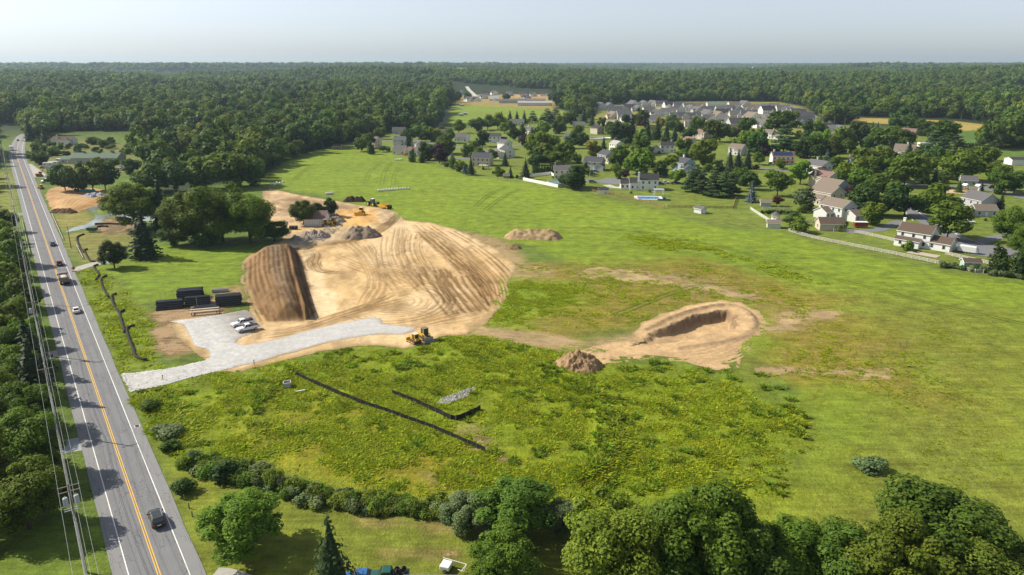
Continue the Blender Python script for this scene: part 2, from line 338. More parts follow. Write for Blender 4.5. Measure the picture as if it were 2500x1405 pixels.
def build_ground():
    rr = [12.0]
    while rr[-1] < 12500: rr.append(rr[-1] * 1.0105 + 0.25)
    th = np.radians(np.linspace(-62, 62, 520)); rr = np.array(rr)
    R_, T_ = np.meshgrid(rr, th, indexing='ij'); X = (R_ * np.sin(T_)).ravel(); Y = (R_ * np.cos(T_)).ravel(); r = R_.ravel()
    nx, ny = len(rr), len(th)
    wob = (fbm(X / 9, Y / 9, 4, 11) - 0.5) * 2; wob2 = (fbm(X / 40, Y / 40, 3, 12) - 0.5) * 2
    C = np.zeros((len(X), 4)); C[:, :3] = (0.105, 0.165, 0.028)
    weed = np.full(len(X), 0.25); stripe = np.zeros(len(X))
    near = r < 1600
    def paint(poly, c, soft=3.0, wb=3.0, alpha=None, wd_=None, st=None, k=1.0, sel=near):
        P = np.array(poly); i = np.where(sel & (X > P[:, 0].min() - 60) & (X < P[:, 0].max() + 60) & (Y > P[:, 1].min() - 60) & (Y < P[:, 1].max() + 60))[0]
        if not len(i): return
        wgt = smooth(-soft, soft, sdist(poly, X[i], Y[i]) + wob[i] * wb) * k
        C[i, :3] += (np.array(c) - C[i, :3]) * wgt[:, None]
        if alpha is not None: C[i, 3] += (alpha - C[i, 3]) * wgt
        if wd_ is not None: weed[i] += (wd_ - weed[i]) * wgt
        if st is not None: stripe[i] += (st - stripe[i]) * wgt
    allr = r < 1e9
    C[:, :3] += (np.array((0.022, 0.038, 0.012)) - C[:, :3]) * smooth(700, 1000, r)[:, None]
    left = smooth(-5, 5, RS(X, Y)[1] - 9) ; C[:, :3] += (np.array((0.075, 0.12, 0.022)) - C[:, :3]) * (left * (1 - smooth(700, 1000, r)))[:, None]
    paint(SUBURB, (0.135, 0.185, 0.030), 6, 3, 0.10, 0.05, 0.5)
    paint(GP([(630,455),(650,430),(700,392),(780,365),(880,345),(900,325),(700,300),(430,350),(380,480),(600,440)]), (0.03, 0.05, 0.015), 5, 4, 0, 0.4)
    paint(HAY, (0.160, 0.235, 0.021), 4, 2, 0.06, 0.12)
    paint(GP([(1900,690),(2500,760),(2700,1500),(1800,1500),(1960,1100),(2250,950)]), (0.165, 0.196, 0.027), 18, 12, 0.24, 0.35)
    paint(LEFT_FIELD, (0.150, 0.230, 0.020), 3, 2, 0.05, 0.12)
    paint(WEED, (0.172, 0.232, 0.012), 12, 9, 0.18, 0.8)
    paint(GP([(640,1040),(720,960),(900,1000),(1100,1090),(1230,1180),(1150,1215),(900,1195),(700,1140)]), (0.215, 0.210, 0.016), 9, 9, 0.36, 0.7)
    paint(GP([(1130,1040),(1170,1030),(1215,1100),(1205,1150),(1080,1185),(1060,1165),(1160,1130)]), (0.20, 0.16, 0.08), 3, 4, 0.62, 0.4)
    paint(DRY, (0.192, 0.172, 0.030), 12, 12, 0.40, 0.4)
    paint(GP([(1380,665),(1500,650),(1700,675),(1850,720),(1900,760),(1800,735),(1600,690),(1420,690)]), (0.20, 0.165, 0.06), 5, 7, 0.62, 0.25)
    paint(GP([(1190,640),(1330,645),(1360,680),(1260,690),(1235,680)]), (0.27, 0.22, 0.10), 4, 5, 0.6, 0.2)
    paint(GP([(1120,560),(1230,590),(1290,640),(1240,660),(1180,610)]), (0.26, 0.21, 0.10), 4, 5, 0.55, 0.2)
    paint(GP([(1150,795),(1300,815),(1420,835),(1560,812),(1570,835),(1450,850),(1300,840),(1150,815)]), (0.36, 0.27, 0.15), 3, 3.5, 0.95, 0.1)
    paint(GP([(1200,700),(1270,680),(1400,690),(1420,740),(1250,800),(1180,795)]), (0.150, 0.230, 0.013), 8, 7, 0.15, 0.7)
    paint(GP([(1850,895),(2170,905),(2180,915),(1850,912)]), (0.26, 0.20, 0.10), 1, 2, 0.75, 0.1)
    paint(GP([(1870,770),(1990,755),(2060,765),(1990,790),(1890,810)]), (0.27, 0.21, 0.10), 3, 4, 0.66, 0.1)
    paint(VERGE, (0.150, 0.210, 0.022), 2, 2, 0.24, 0.9)
    paint(GP([(362,775),(400,752),(520,738),(560,765),(470,790),(480,860),(395,885),(375,850),(385,800)]), (0.19, 0.135, 0.07), 2, 3, 0.72, 0.2)
    paint(GP([(520,712),(590,690),(600,735),(560,745),(480,742)]), (0.24, 0.20, 0.08), 2, 3, 0.6, 0.2)
    paint(FG_LAWN, (0.140, 0.175, 0.022), 2, 1.5, 0.10, 0.06, 0.25)
    for q in ([(860,1262),(1080,1268),(1200,1290),(1050,1300),(880,1290)], [(930,1340),(1110,1345),(1120,1362),(930,1358)]):
        paint(GP(q), (0.22, 0.19, 0.06), 1.5, 3, 0.55, 0.1)
    paint(GP([(-40,420),(36,420),(45,500),(30,520),(-40,515)]), (0.17, 0.20, 0.04), 3, 1, 0.1, 0.1, 0.3)
    paint(GP([(-40,1270),(120,1280),(240,1290),(300,1500),(-80,1500)]), (0.115, 0.175, 0.022), 3, 2, 0.0, 0.1, 0.3)
    paint(GP([(120,530),(215,515),(235,545),(160,566),(135,560)]), (0.20, 0.20, 0.055), 3, 2, 0.3, 0.2)
    paint(GP([(150,575),(330,545),(350,560),(270,640),(190,645)]), (0.19, 0.20, 0.055), 3, 3, 0.3, 0.3)
    paint(GP([(235,535),(340,527),(345,560),(280,575),(200,562)]), (0.17, 0.13, 0.07), 2, 3, 0.55, 0.2)
    paint(MEADOW, (0.15, 0.17, 0.045), 6, 8, 0.15, 0.9)
    paint(GP([(75,405),(150,395),(330,385),(350,420),(140,425),(100,430)]), (0.16, 0.18, 0.05), 3, 3, 0.2, 0.2)
    paint(FAR_FIELD, (0.165, 0.235, 0.030), 8, 5, 0, 0.1)
    paint(FAR_SITE, (0.26, 0.22, 0.07), 8, 9, 0.45, 0.1)
    paint(GP([(1235,222),(1345,228),(1350,240),(1230,238)]), (0.42, 0.25, 0.12), 8, 9, 0.7, 0.1)
    paint(CROP_Y, (0.33, 0.27, 0.075), 4, 2, 0, 0.1); paint(CROP_G, (0.085, 0.16, 0.035), 4, 2, 0, 0.1); paint(CROP_R, (0.10, 0.17, 0.035), 4, 2, 0, 0.1)
    paint(ESTATE, (0.19, 0.20, 0.05), 10, 5, 0.2, 0.05)
    for q in STRIPS: paint(q, (0.20, 0.26, 0.06), 15, 10, 0, 0.05, sel=allr)
    # tall weeds and mown field tone drift
    C[:, :3] *= (1 + 0.16 * wob2)[:, None]
    Z = H(X, Y)
    # berm of the basin in the foreground
    q = r < 260; Z[q] += berm(X[q], Y[q])
    q = r < 420; Z[q] += 0.22 * (fbm(X[q] / 14, Y[q] / 14, 3, 30) - 0.5) * weed[q]
    V = np.column_stack([X, Y, Z])
    idx = np.arange(nx * ny).reshape(nx, ny)
    Q = np.stack([idx[:-1, :-1], idx[:-1, 1:], idx[1:, 1:], idx[1:, :-1]], -1).reshape(-1, 4)[:, ::-1]
    cut = np.zeros(len(X), bool)
    for poly in (PAD, PIT, LEFT_SOIL):
        P = np.array(poly); i = np.where((X > P[:, 0].min()) & (X < P[:, 0].max()) & (Y > P[:, 1].min()) & (Y < P[:, 1].max()))[0]
        cut[i] |= sdist(poly, X[i], Y[i]) > 2.2
    Q = Q[~cut[Q].all(1)]
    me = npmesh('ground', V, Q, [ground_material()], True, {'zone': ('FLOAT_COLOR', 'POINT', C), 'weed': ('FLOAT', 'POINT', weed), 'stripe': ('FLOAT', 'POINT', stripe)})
    return lab(link('ground', me), kind='structure')
ground = build_ground()

# ---------------------------------------------------------------- bare earth, gravel and water sheets
def soil_material(name, rough_bump=0.25, sc_=1.0):
    m, t, N, L = newmat(name); tc = N('TexCoord'); P = tc.outputs['Object']; z = N('Attribute', attribute_name='zone')
    n1 = noise(N, L, P, 0.5 * sc_, 6, 0.7); n2 = noise(N, L, P, 4.0 * sc_, 4, 0.7)
    v = mathn(N, L, 'MULTIPLY_ADD', n1, 0.9); v.node.inputs[2].default_value = 0.55
    v2 = mathn(N, L, 'MULTIPLY_ADD', n2, 0.7); v2.node.inputs[2].default_value = 0.65
    c = mixc(N, L, 1.0, z.outputs['Color'], mathn(N, L, 'MULTIPLY', v, v2), 'MULTIPLY')
    h_ = mathn(N, L, 'ADD', mathn(N, L, 'MULTIPLY', n1, 0.5), mathn(N, L, 'MULTIPLY', n2, 0.35))
    bsdf(N, L, c, 0.95, 0.1, 0, bump(N, L, h_, rough_bump, 0.8)); return m
SOIL = soil_material('bare_earth', 0.4); GRAVEL = soil_material('crushed_stone', 0.12, 2.2)
def sheet(name, poly, step, mat, fn, dz, wobble=0.8, seed=1):
    """grid of points inside a wobbled outline; fn(x,y,sd) -> height, colour"""
    P = np.array(poly); xs = np.arange(P[:, 0].min() - 2, P[:, 0].max() + 2, step); ys = np.arange(P[:, 1].min() - 2, P[:, 1].max() + 2, step)
    X, Y = [a.ravel() for a in np.meshgrid(xs, ys, indexing='ij')]
    sd = sdist(poly, X, Y) + (fbm(X / 5, Y / 5, 3, seed) - 0.5) * 2 * wobble
    keep = sd > -step * 0.5
    idx = np.arange(len(X)).reshape(len(xs), len(ys))
    Q = np.stack([idx[:-1, :-1], idx[1:, :-1], idx[1:, 1:], idx[:-1, 1:]], -1).reshape(-1, 4); Q = Q[keep[Q].all(1)]
    use = np.zeros(len(X), bool); use[Q.ravel()] = True; new = np.cumsum(use) - 1
    X, Y, sd = X[use], Y[use], sd[use]; z, C = fn(X, Y, sd)
    # the rim sinks a little below the turf so the edge is ragged, never floating
    Z = H(X, Y) + z + dz
    me = npmesh(name, np.column_stack([X, Y, Z]), new[Q], [mat], True, {'zone': ('FLOAT_COLOR', 'POINT', np.column_stack([C, np.ones(len(X))]))})
    return lab(link(name, me), kind='structure')
def lerp_lines(A, B, k):
    A = np.array(spline(A, 6)); B = np.array(spline(B, 6)); n = min(len(A), len(B))
    return [[tuple(p) for p in A[:n] * (1 - t) + B[:n] * t] for t in np.linspace(0, 1, k)]
def tracks(X, Y, lines, wid, gauge=1.9):
    """wheel or crawler ruts either side of each line -> 0..1"""
    out = np.zeros(len(X))
    for ln in lines:
        L_ = np.array(ln); i = np.where((X > L_[:, 0].min() - 3) & (X < L_[:, 0].max() + 3) & (Y > L_[:, 1].min() - 3) & (Y < L_[:, 1].max() + 3))[0]
        if not len(i): continue
        d, s = pdist(ln, X[i], Y[i]); d = np.abs(d - gauge / 2) if gauge else d
        tot = np.hypot(*np.diff(L_, axis=0).T).sum(); ends = smooth(0, 3, s) * smooth(0, 3, tot - s)
        brk = smooth(0.25, 0.5, vnoise(s / 6.0 + L_[0, 0], s * 0 + L_[0, 1], 5))
        out[i] = np.maximum(out[i], np.exp(-(d / wid) ** 2) * (0.45 + 0.55 * brk) * (0.3 + 0.7 * ends))
    return out
def pad_fn(X, Y, sd):
    n = fbm(X / 7, Y / 7, 4, 21); n2 = fbm(X / 22, Y / 22, 3, 22)
    C = np.array((0.53, 0.37, 0.185)) * (0.78 + 0.45 * n[:, None])
    C = C + (np.array((0.62, 0.47, 0.275)) - C) * (smooth(0.5, 0.7, n2) * 0.7)[:, None]
    z = 0.10 * (n - 0.5)
    def mixin(poly, c, soft=2.0, k=1.0, wb=1.5):
        w = smooth(-soft, soft, sdist(poly, X, Y) + (n - 0.5) * 2 * wb) * k; C[:] = C + (np.array(c) * (0.8 + 0.4 * n[:, None]) - C) * w[:, None]; return w
    mixin(GP([(640,465),(720,474),(850,498),(830,545),(760,560),(650,540)]), (0.42, 0.30, 0.18), 4, 0.9)
    mixin(GP([(700,480),(900,505),(890,515),(760,505),(690,490)]), (0.24, 0.16, 0.09), 2, 0.6, 3)
    mixin(GP([(805,520),(870,508),(915,515),(925,535),(890,552),(830,548)]), (0.56, 0.33, 0.11), 3, 0.9)
    mixin(GP([(920,510),(965,515),(985,540),(945,560),(925,540)]), (0.40, 0.30, 0.19), 2, 0.8)
    mixin(GP([(690,575),(760,562),(850,560),(830,590),(760,600),(690,600)]), (0.34, 0.27, 0.18), 3, 0.8)
    mixin(GP([(730,620),(775,612),(800,700),(830,760),(790,775),(765,760)]), (0.66, 0.51, 0.31), 1.5, 0.95)
    mixin(GP([(985,650),(1060,640),(1090,665),(1060,690),(1000,680)]), (0.40, 0.28, 0.15), 4, 0.6, 3)
    mixin(GP([(620,790),(760,775),(900,765),(1050,790),(1100,810),(1000,795),(850,785),(640,840),(570,845)]), (0.58, 0.42, 0.235), 3, 0.8)
    # --- the long spoil bank on the left: brown, with its steep far side's shade painted into the soil
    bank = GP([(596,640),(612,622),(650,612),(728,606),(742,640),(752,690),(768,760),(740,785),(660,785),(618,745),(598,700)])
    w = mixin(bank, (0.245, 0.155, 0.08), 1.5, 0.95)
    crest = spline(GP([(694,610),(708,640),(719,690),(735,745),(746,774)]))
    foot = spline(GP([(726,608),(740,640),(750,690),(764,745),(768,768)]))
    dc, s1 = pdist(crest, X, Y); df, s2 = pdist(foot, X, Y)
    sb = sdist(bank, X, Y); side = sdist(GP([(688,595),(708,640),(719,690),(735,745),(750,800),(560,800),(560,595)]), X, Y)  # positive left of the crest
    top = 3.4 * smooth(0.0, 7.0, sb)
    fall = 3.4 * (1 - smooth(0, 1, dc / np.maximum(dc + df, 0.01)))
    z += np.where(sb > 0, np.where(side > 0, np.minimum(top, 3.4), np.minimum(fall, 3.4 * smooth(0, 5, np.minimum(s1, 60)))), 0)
    dark = mixin(GP([(700,608),(726,606),(742,640),(752,690),(768,764),(748,776),(736,745),(720,690)]), (0.12, 0.075, 0.042), 1.0, 0.95)  # dark strip paints the shade of the bank's steep side
    mixin(GP([(655,612),(688,612),(700,690),(716,745),(728,775),(705,775),(690,740),(672,690),(660,640)]), (0.26, 0.195, 0.13), 0.8, 0.7)
    R = lambda *q: GP(q)
    T = np.zeros(len(X))
    def tr(lines, wid, gauge, k):
        nonlocal T; T = np.maximum(T, k * tracks(X, Y, lines, wid, gauge))
    tr(lerp_lines(R((608,640),(606,690),(625,745),(650,790)), R((716,612),(728,680),(748,745),(760,785)), 11), 0.5, 1.7, 0.62)
    def fam(A, B, k, wid, g, amp, seed):
        """k wandering passes between two edge lines, each with its own weight"""
        r_ = np.random.default_rng(seed); A = np.array(spline(A, 6)); B = np.array(spline(B, 6)); n_ = min(len(A), len(B))
        for j in range(k):
            t0, t1 = r_.random(), r_.random(); t0 = 0.6 * t0 + 0.4 * (j + 0.5) / k; t1 = t0 + 0.25 * (t1 - 0.5); tt = np.linspace(t0, t1, n_)[:, None]
            ln = A[:n_] * (1 - tt) + B[:n_] * tt; ln = ln + np.cumsum(r_.normal(size=ln.shape) * 0.05, axis=0); a0 = r_.integers(0, max(1, n_ // 3)); a1 = n_ - r_.integers(0, max(1, n_ // 4))
            if a1 - a0 > 3: tr([[tuple(p) for p in ln[a0:a1]]], wid * (0.7 + 0.6 * r_.random()), g, amp * (0.5 + 0.5 * r_.random()))
    # wet dark passes across the lower right
    sv = T; T = np.zeros(len(X)); fam(R((1000,655),(1015,690),(1045,730),(1085,775),(1110,800)), R((1160,655),(1180,690),(1210,725),(1242,760)), 15, 0.55, 2.1, 1.0, 1); dk = T; T = sv
    fam(R((985,548),(1040,600),(1095,650),(1150,700),(1200,770)), R((1080,552),(1150,592),(1215,642),(1252,690),(1240,740)), 22, 0.36, 2.0, 0.8, 2)
    fam(R((930,560),(920,620),(940,680),(985,730)), R((1060,552),(1050,600),(1080,650),(1110,690)), 13, 0.34, 1.9, 0.6, 3)
    fam(R((800,640),(860,660),(930,690),(1000,740)), R((860,600),(930,630),(1010,650),(1090,690)), 10, 0.34, 1.9, 0.55, 4)
    for k in np.linspace(0.45, 1.25, 8):
        c0 = G(975 + 14 * rnd.uniform(-1, 1), 738); a0 = rnd.uniform(-2.6, -1.6); tr([[(c0[0] + 13 * k * math.cos(a), c0[1] + 15 * k * math.sin(a)) for a in np.linspace(a0, a0 + rnd.uniform(2.5, 5), 40)]], 0.32, 1.8, rnd.uniform(0.3, 0.65))
    for k in np.linspace(0.7, 1.2, 5):
        c0 = G(1195, 735); a0 = rnd.uniform(-1.5, -0.8); tr([[(c0[0] + 9 * k * math.cos(a), c0[1] + 13 * k * math.sin(a)) for a in np.linspace(a0, a0 + 2.2, 30)]], 0.35, 1.8, rnd.uniform(0.4, 0.8))
    fam(R((640,800),(720,795),(820,765),(900,730),(930,690)), R((640,835),(760,812),(880,772),(990,760),(1110,800)), 16, 0.34, 1.8, 0.7, 5)
    fam(R((735,618),(760,625),(748,640),(752,660),(800,668)), R((790,605),(785,625),(778,645),(800,662),(850,668)), 7, 0.4, 1.8, 0.9, 6)
    fam(R((700,598),(780,592),(850,575),(930,545),(960,520)), R((760,605),(850,595),(930,575),(965,545),(985,520)), 10, 0.4, 2.0, 0.8, 7)
    fam(R((660,480),(760,505),(860,512)), R((650,520),(740,545),(830,550)), 8, 0.4, 2.0, 0.6, 8)
    fam(R((800,590),(860,620),(900,680),(880,740)), R((900,580),(930,640),(940,700),(900,760)), 11, 0.34, 1.9, 0.5, 9)
    fam(R((1000,790),(1050,770),(1110,750),(1180,740)), R((1000,812),(1060,800),(1140,790),(1200,770)), 8, 0.34, 1.9, 0.6, 10)
    # pale scraped patches and damp blotches with their own outline
    bl = fbm(X / 3.2, Y / 6.5, 4, 88); C[:] = C * (1 - 0.22 * smooth(0.56, 0.7, bl)[:, None]); C[:] = C + (np.array((0.64, 0.50, 0.31)) - C) * (0.4 * smooth(0.42, 0.3, bl))[:, None] * (sb < 0)[:, None]
    cl = vnoise(X * 1.7, Y * 1.7, 14); z += 0.10 * (cl - 0.5) * (sb > 0) + 0.25 * (fbm(X / 2.2, Y / 2.2, 3, 90) - 0.5) * (sb > 0)
    streak = fbm((X * 0.94 + Y * 0.34) / 2.2, (Y * 0.94 - X * 0.34) / 16, 4, 77)
    C[:] = C * (0.80 + 0.42 * streak[:, None])
    T = np.clip(T * 1.4, 0, 1); dk = np.clip(dk * 1.3, 0, 1)
    C[:] = C + (np.array((0.17, 0.10, 0.04)) - C) * (dk * 0.9)[:, None]; z -= 0.12 * dk
    C[:] = C * (1 - T[:, None] * np.array((0.62, 0.68, 0.76))); z -= 0.09 * T
    e = smooth(2.5, 0, sd) * 0.75; C[:] = C + (np.array((0.27, 0.20, 0.10)) - C) * e[:, None]
    return z, C
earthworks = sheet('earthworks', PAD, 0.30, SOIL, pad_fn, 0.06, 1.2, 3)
def pit_fn(X, Y, sd):
    n = fbm(X / 5, Y / 5, 4, 41); C = np.array((0.50, 0.345, 0.185)) * (0.75 + 0.5 * n[:, None])
    si = sdist(PIT_IN, X, Y) + (n - 0.5) * 2.2 + (fbm(X / 1.1, Y / 1.1, 3, 47) - 0.5) * 1.2
    deep = smooth(0, 1, (X - G(1520, 850)[0]) / (G(1700, 790)[0] - G(1520, 850)[0]))
    z = -2.7 * smooth(0.0, 1.8, si) * deep
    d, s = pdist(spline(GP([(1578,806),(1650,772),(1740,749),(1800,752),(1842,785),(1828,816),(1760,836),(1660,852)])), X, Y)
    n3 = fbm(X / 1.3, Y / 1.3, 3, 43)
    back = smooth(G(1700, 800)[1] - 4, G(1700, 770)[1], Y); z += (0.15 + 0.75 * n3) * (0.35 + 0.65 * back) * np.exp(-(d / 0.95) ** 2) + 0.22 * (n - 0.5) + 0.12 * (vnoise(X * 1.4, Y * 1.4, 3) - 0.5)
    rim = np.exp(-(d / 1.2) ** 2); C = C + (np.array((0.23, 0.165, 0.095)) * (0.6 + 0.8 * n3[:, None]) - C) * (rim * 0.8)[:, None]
    wl = smooth(-0.3, 0.3, si) * (1 - smooth(1.0, 1.9, si)) * deep; C = C + (np.array((0.20, 0.14, 0.085)) * (0.6 + 0.8 * n3[:, None]) - C) * (wl * 0.9)[:, None]  # pit wall's shade deepened in the soil colour
    T = tracks(X, Y, lerp_lines(GP([(1480,880),(1600,868),(1720,860),(1830,820),(1872,790)]), GP([(1560,890),(1680,885),(1790,880),(1850,840),(1885,800)]), 6), 0.45, 1.8)
    C = C + (np.array((0.34, 0.235, 0.125)) - C) * (T * 0.7)[:, None]; z -= 0.1 * T
    e = smooth(2.0, 0, sd) * 0.6; C = C + (np.array((0.30, 0.225, 0.11)) - C) * e[:, None]
    return z, C
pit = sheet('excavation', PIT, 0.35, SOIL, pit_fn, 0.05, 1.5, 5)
def ls_fn(X, Y, sd):
    n = fbm(X / 6, Y / 6, 4, 51); C = np.array((0.42, 0.27, 0.135)) * (0.7 + 0.6 * n[:, None])
    w = smooth(-3, 3, sdist(GP([(124,505),(150,490),(230,480),(285,478),(270,492),(180,522),(140,524)]), X, Y)); C = C + (np.array((0.40, 0.235, 0.10)) * (0.75 + 0.5 * n[:, None]) - C) * w[:, None]
    T = tracks(X, Y, lerp_lines(GP([(140,515),(160,485),(230,478)]), GP([(175,518),(220,492),(280,480)]), 6), 0.5, 2.0); C = C + (np.array((0.55, 0.42, 0.24)) - C) * (T * 0.6)[:, None]
    return 0.9 * w * smooth(0, 6, sd) + 0.15 * (n - 0.5), C
left_soil = sheet('graded_soil', LEFT_SOIL, 0.6, SOIL, ls_fn, 0.05, 1.5, 7)
def drive_fn(X, Y, sd):
    n = fbm(X / 4, Y / 4, 4, 61); s, nn = RS(X, Y); near = smooth(-38, -28, nn)
    st = fbm((X * 0.97 + Y * 0.24) / 12, (Y * 0.97 - X * 0.24) / 1.6, 4, 62)
    C = np.array((0.44, 0.44, 0.43)) * (0.82 + 0.2 * n[:, None] + 0.16 * st[:, None])
    yard = smooth(-2, 2, sdist(GP([(415,780),(630,750),(640,815),(575,840),(470,850)]), X, Y)); C = C * (1 - 0.46 * yard[:, None]); e = smooth(1.6, 0.1, sd) * 0.65 * (1 - near); C = C + (np.array((0.36, 0.28, 0.18)) - C) * e[:, None]
    k = smooth(0.55, 0.75, n) * yard * 0.5; C = C + (np.array((0.42, 0.33, 0.21)) - C) * k[:, None]
    C = C + (np.array((0.45, 0.45, 0.44)) * (0.8 + 0.4 * fbm(X * 0.9, Y * 0.9, 3, 5)[:, None]) - C) * near[:, None]
    return 0.12 * smooth(0, 1.2, sd) + near * 0.05 * fbm(X, Y, 2, 9), C
drive = sheet('gravel_drive', DRIVE, 0.4, GRAVEL, drive_fn, 0.10, 0.5, 9)
def water_mat(name, c, rough, glass):
    m, t, N, L = newmat(name); tc = N('TexCoord'); P = tc.outputs['Object']
    n1 = noise(N, L, P, 0.12, 5, 0.65, 0.5)
    cc = ramp(N, L, n1, [(0.3, c), (0.62, glass)])
    bsdf(N, L, cc, rough, 0.6, 0, bump(N, L, noise(N, L, P, 1.2, 3), 0.03)); return m
POND_M = water_mat('pond_water', (0.11, 0.15, 0.13), 0.09, (0.30, 0.33, 0.29))
pond = sheet('pond', POND, 0.8, POND_M, lambda X, Y, sd: (X * 0, np.tile((0.2, 0.2, 0.2), (len(X), 1))), 0.03, 1.2, 11)
island = sheet('pond_island', GP([(234,516),(248,509),(266,516),(270,523),(250,526),(236,524)]), 0.6, SOIL, lambda X, Y, sd: (0.5 * smooth(0, 3, sd), np.tile((0.14, 0.19, 0.03), (len(X), 1))), 0.05, 0.8, 12)
def ribbon(name, pts, w, mat, dz=0.05, n=6):
    P = np.array(spline(pts, n)); d = np.gradient(P, axis=0); d /= np.hypot(d[:, 0], d[:, 1])[:, None]; nn = np.column_stack([-d[:, 1], d[:, 0]])
    A = P + nn * w / 2; B = P - nn * w / 2; V = np.concatenate([A, B]); k = len(P)
    V = np.column_stack([V, H(V[:, 0], V[:, 1]) + dz]); Q = np.array([(i, k + i, k + i + 1, i + 1) for i in range(k - 1)])
    return lab(link(name, npmesh(name, V, Q, [mat])), kind='structure')
def asphalt(name, c, streak=0.0):
    m, t, N, L = newmat(name); tc = N('TexCoord'); P = tc.outputs['Object']
    n1 = noise(N, L, P, 0.25, 5, 0.6); n2 = noise(N, L, P, 5.0, 4, 0.7)
    v = mathn(N, L, 'MULTIPLY_ADD', n1, 0.35); v.node.inputs[2].default_value = 0.82
    v = mathn(N, L, 'MULTIPLY', v, mathn(N, L, 'ADD', mathn(N, L, 'MULTIPLY', n2, 0.3), 0.85))
    c_ = mixc(N, L, 1.0, c, v, 'MULTIPLY')
    if streak:
        sp = N('SeparateXYZ'); L(P, sp.inputs[0]); a = mathn(N, L, 'ABSOLUTE', sp.outputs[1])
        # polished wheel paths and paler shoulders
        g = mathn(N, L, 'SUBTRACT', a, 1.75); g = mathn(N, L, 'ABSOLUTE', g); g = mathn(N, L, 'SUBTRACT', g, 0.8); g = mathn(N, L, 'MULTIPLY', g, g); g = mathn(N, L, 'MULTIPLY', g, -6.0); g = mathn(N, L, 'EXPONENT', g)
        c_ = mixc(N, L, mathn(N, L, 'MULTIPLY', g, 0.16), c_, (0.10, 0.10, 0.11))
        shd = mathn(N, L, 'MULTIPLY', mathn(N, L, 'SUBTRACT', a, 3.35), 8.0, True)
        c_ = mixc(N, L, mathn(N, L, 'MULTIPLY', shd, 0.35), c_, (0.27, 0.27, 0.268))
        # long sealed cracks
        mp = N('Mapping'); mp.inputs['Scale'].default_value = (0.10, 0.8, 1); L(P, mp.inputs[0])
        vo = N('TexVoronoi', feature='DISTANCE_TO_EDGE'); vo.inputs['Scale'].default_value = 1.0
        ad = N('VectorMath', operation='ADD'); L(mp.outputs[0], ad.inputs[0]); nz = N('TexNoise'); nz.inputs['Scale'].default_value = 1.5; L(P, nz.inputs['Vector'])
        sc2 = N('VectorMath', operation='SCALE'); sc2.inputs['Scale'].default_value = 0.35; L(nz.outputs['Color'], sc2.inputs[0]); L(sc2.outputs[0], ad.inputs[1]); L(ad.outputs[0], vo.inputs['Vector'])
        ck = mathn(N, L, 'LESS_THAN', vo.outputs[0], 0.012); c_ = mixc(N, L, mathn(N, L, 'MULTIPLY', ck, 0.45), c_, (0.04, 0.04, 0.045))
    bsdf(N, L, c_, 0.85, 0.25, 0, bump(N, L, n2, 0.02)); return m
ROAD_M = asphalt('road_asphalt', (0.180, 0.185, 0.195), 1); STREET_M = asphalt('street_asphalt', (0.17, 0.175, 0.19))
WHITE_P = M('white_road_paint', (0.72, 0.72, 0.70), 0.7, var=0.3, scale=0.8); YELLOW_P = M('yellow_road_paint', (0.72, 0.42, 0.04), 0.7, var=0.25, scale=0.8)
def road():
    # local frame: x along the road, y to the left; it bends right once it reaches the far trees
    cl = [(s, 0.0) for s in np.linspace(-70, 560, 64)]
    far = spline([RP(560, 0)] + [G(45, 352), G(60, 331), G(100, 318), G(150, 309)], 6)[1:]
    loc = [RS(*p) for p in far]; cl += [(a, b) for a, b in loc]
    P = np.array(cl); d = np.gradient(P, axis=0); d /= np.hypot(d[:, 0], d[:, 1])[:, None]; nn = np.column_stack([-d[:, 1], d[:, 0]]); k = len(P)
    def strip(a, b, z):
        A = P + nn * a; B = P + nn * b; V = np.concatenate([A, B]); V = np.column_stack([V, np.full(2 * k, z)]); return V, np.array([(i, i + 1, k + i + 1, k + i) for i in range(k - 1)])
    V, Q = strip(-5.1, 5.1, 0.09); n5 = (np.random.default_rng(3).random(2 * k) - 0.5) * 0.25; V[:, 1] += n5
    rd = link('road', npmesh('road', V, Q, [ROAD_M]), None, (RA[0], RA[1], 0), RYAW); lab(rd, kind='structure')
    for nm, a, b, m in (('edge_line', 3.28, 3.42, WHITE_P), ('edge_line', -3.42, -3.28, WHITE_P), ('centre_line', 0.09, 0.21, YELLOW_P), ('centre_line', -0.21, -0.09, YELLOW_P)):
        V, Q = strip(a, b, 0.104); link(nm, npmesh(nm, V, Q, [m]), rd)
    return rd
road_o = road()
wheel_tracks_small = ([(880,1372),(905,1345),(950,1328),(1040,1312),(1130,1304)], [(905,1352),(912,1330),(925,1312)])
HAUL = GP([(1110,800),(1180,794),(1300,815),(1420,836),(1500,835),(1560,815),(1575,832),(1490,858),(1420,866),(1300,846),(1180,820),(1110,822)])
def haul_fn(X, Y, sd):
    n = fbm(X / 4, Y / 4, 4, 101); C = np.array((0.36, 0.265, 0.14)) * (0.65 + 0.7 * n[:, None])
    g = smooth(0.52, 0.66, fbm(X / 7, Y / 2.5, 4, 102)); C = C + (np.array((0.15, 0.17, 0.03)) - C) * (g * 0.5)[:, None]
    T = tracks(X, Y, lerp_lines(GP([(1110,806),(1300,822),(1420,845),(1560,822)]), GP([(1110,816),(1300,838),(1420,858),(1560,832)]), 4), 0.4, 1.9); return -0.08 * T, C * (1 - 0.4 * T[:, None])
haul = sheet('haul_track', HAUL, 0.45, SOIL, haul_fn, 0.045, 1.3, 15)
TRACKM = M('flattened_grass', (0.120, 0.175, 0.018), 0.9, 0.1, var=0.4, scale=0.3); EARTHM = M('bare_trail', (0.36, 0.27, 0.15), 0.95, 0.1, var=0.45, scale=0.25)
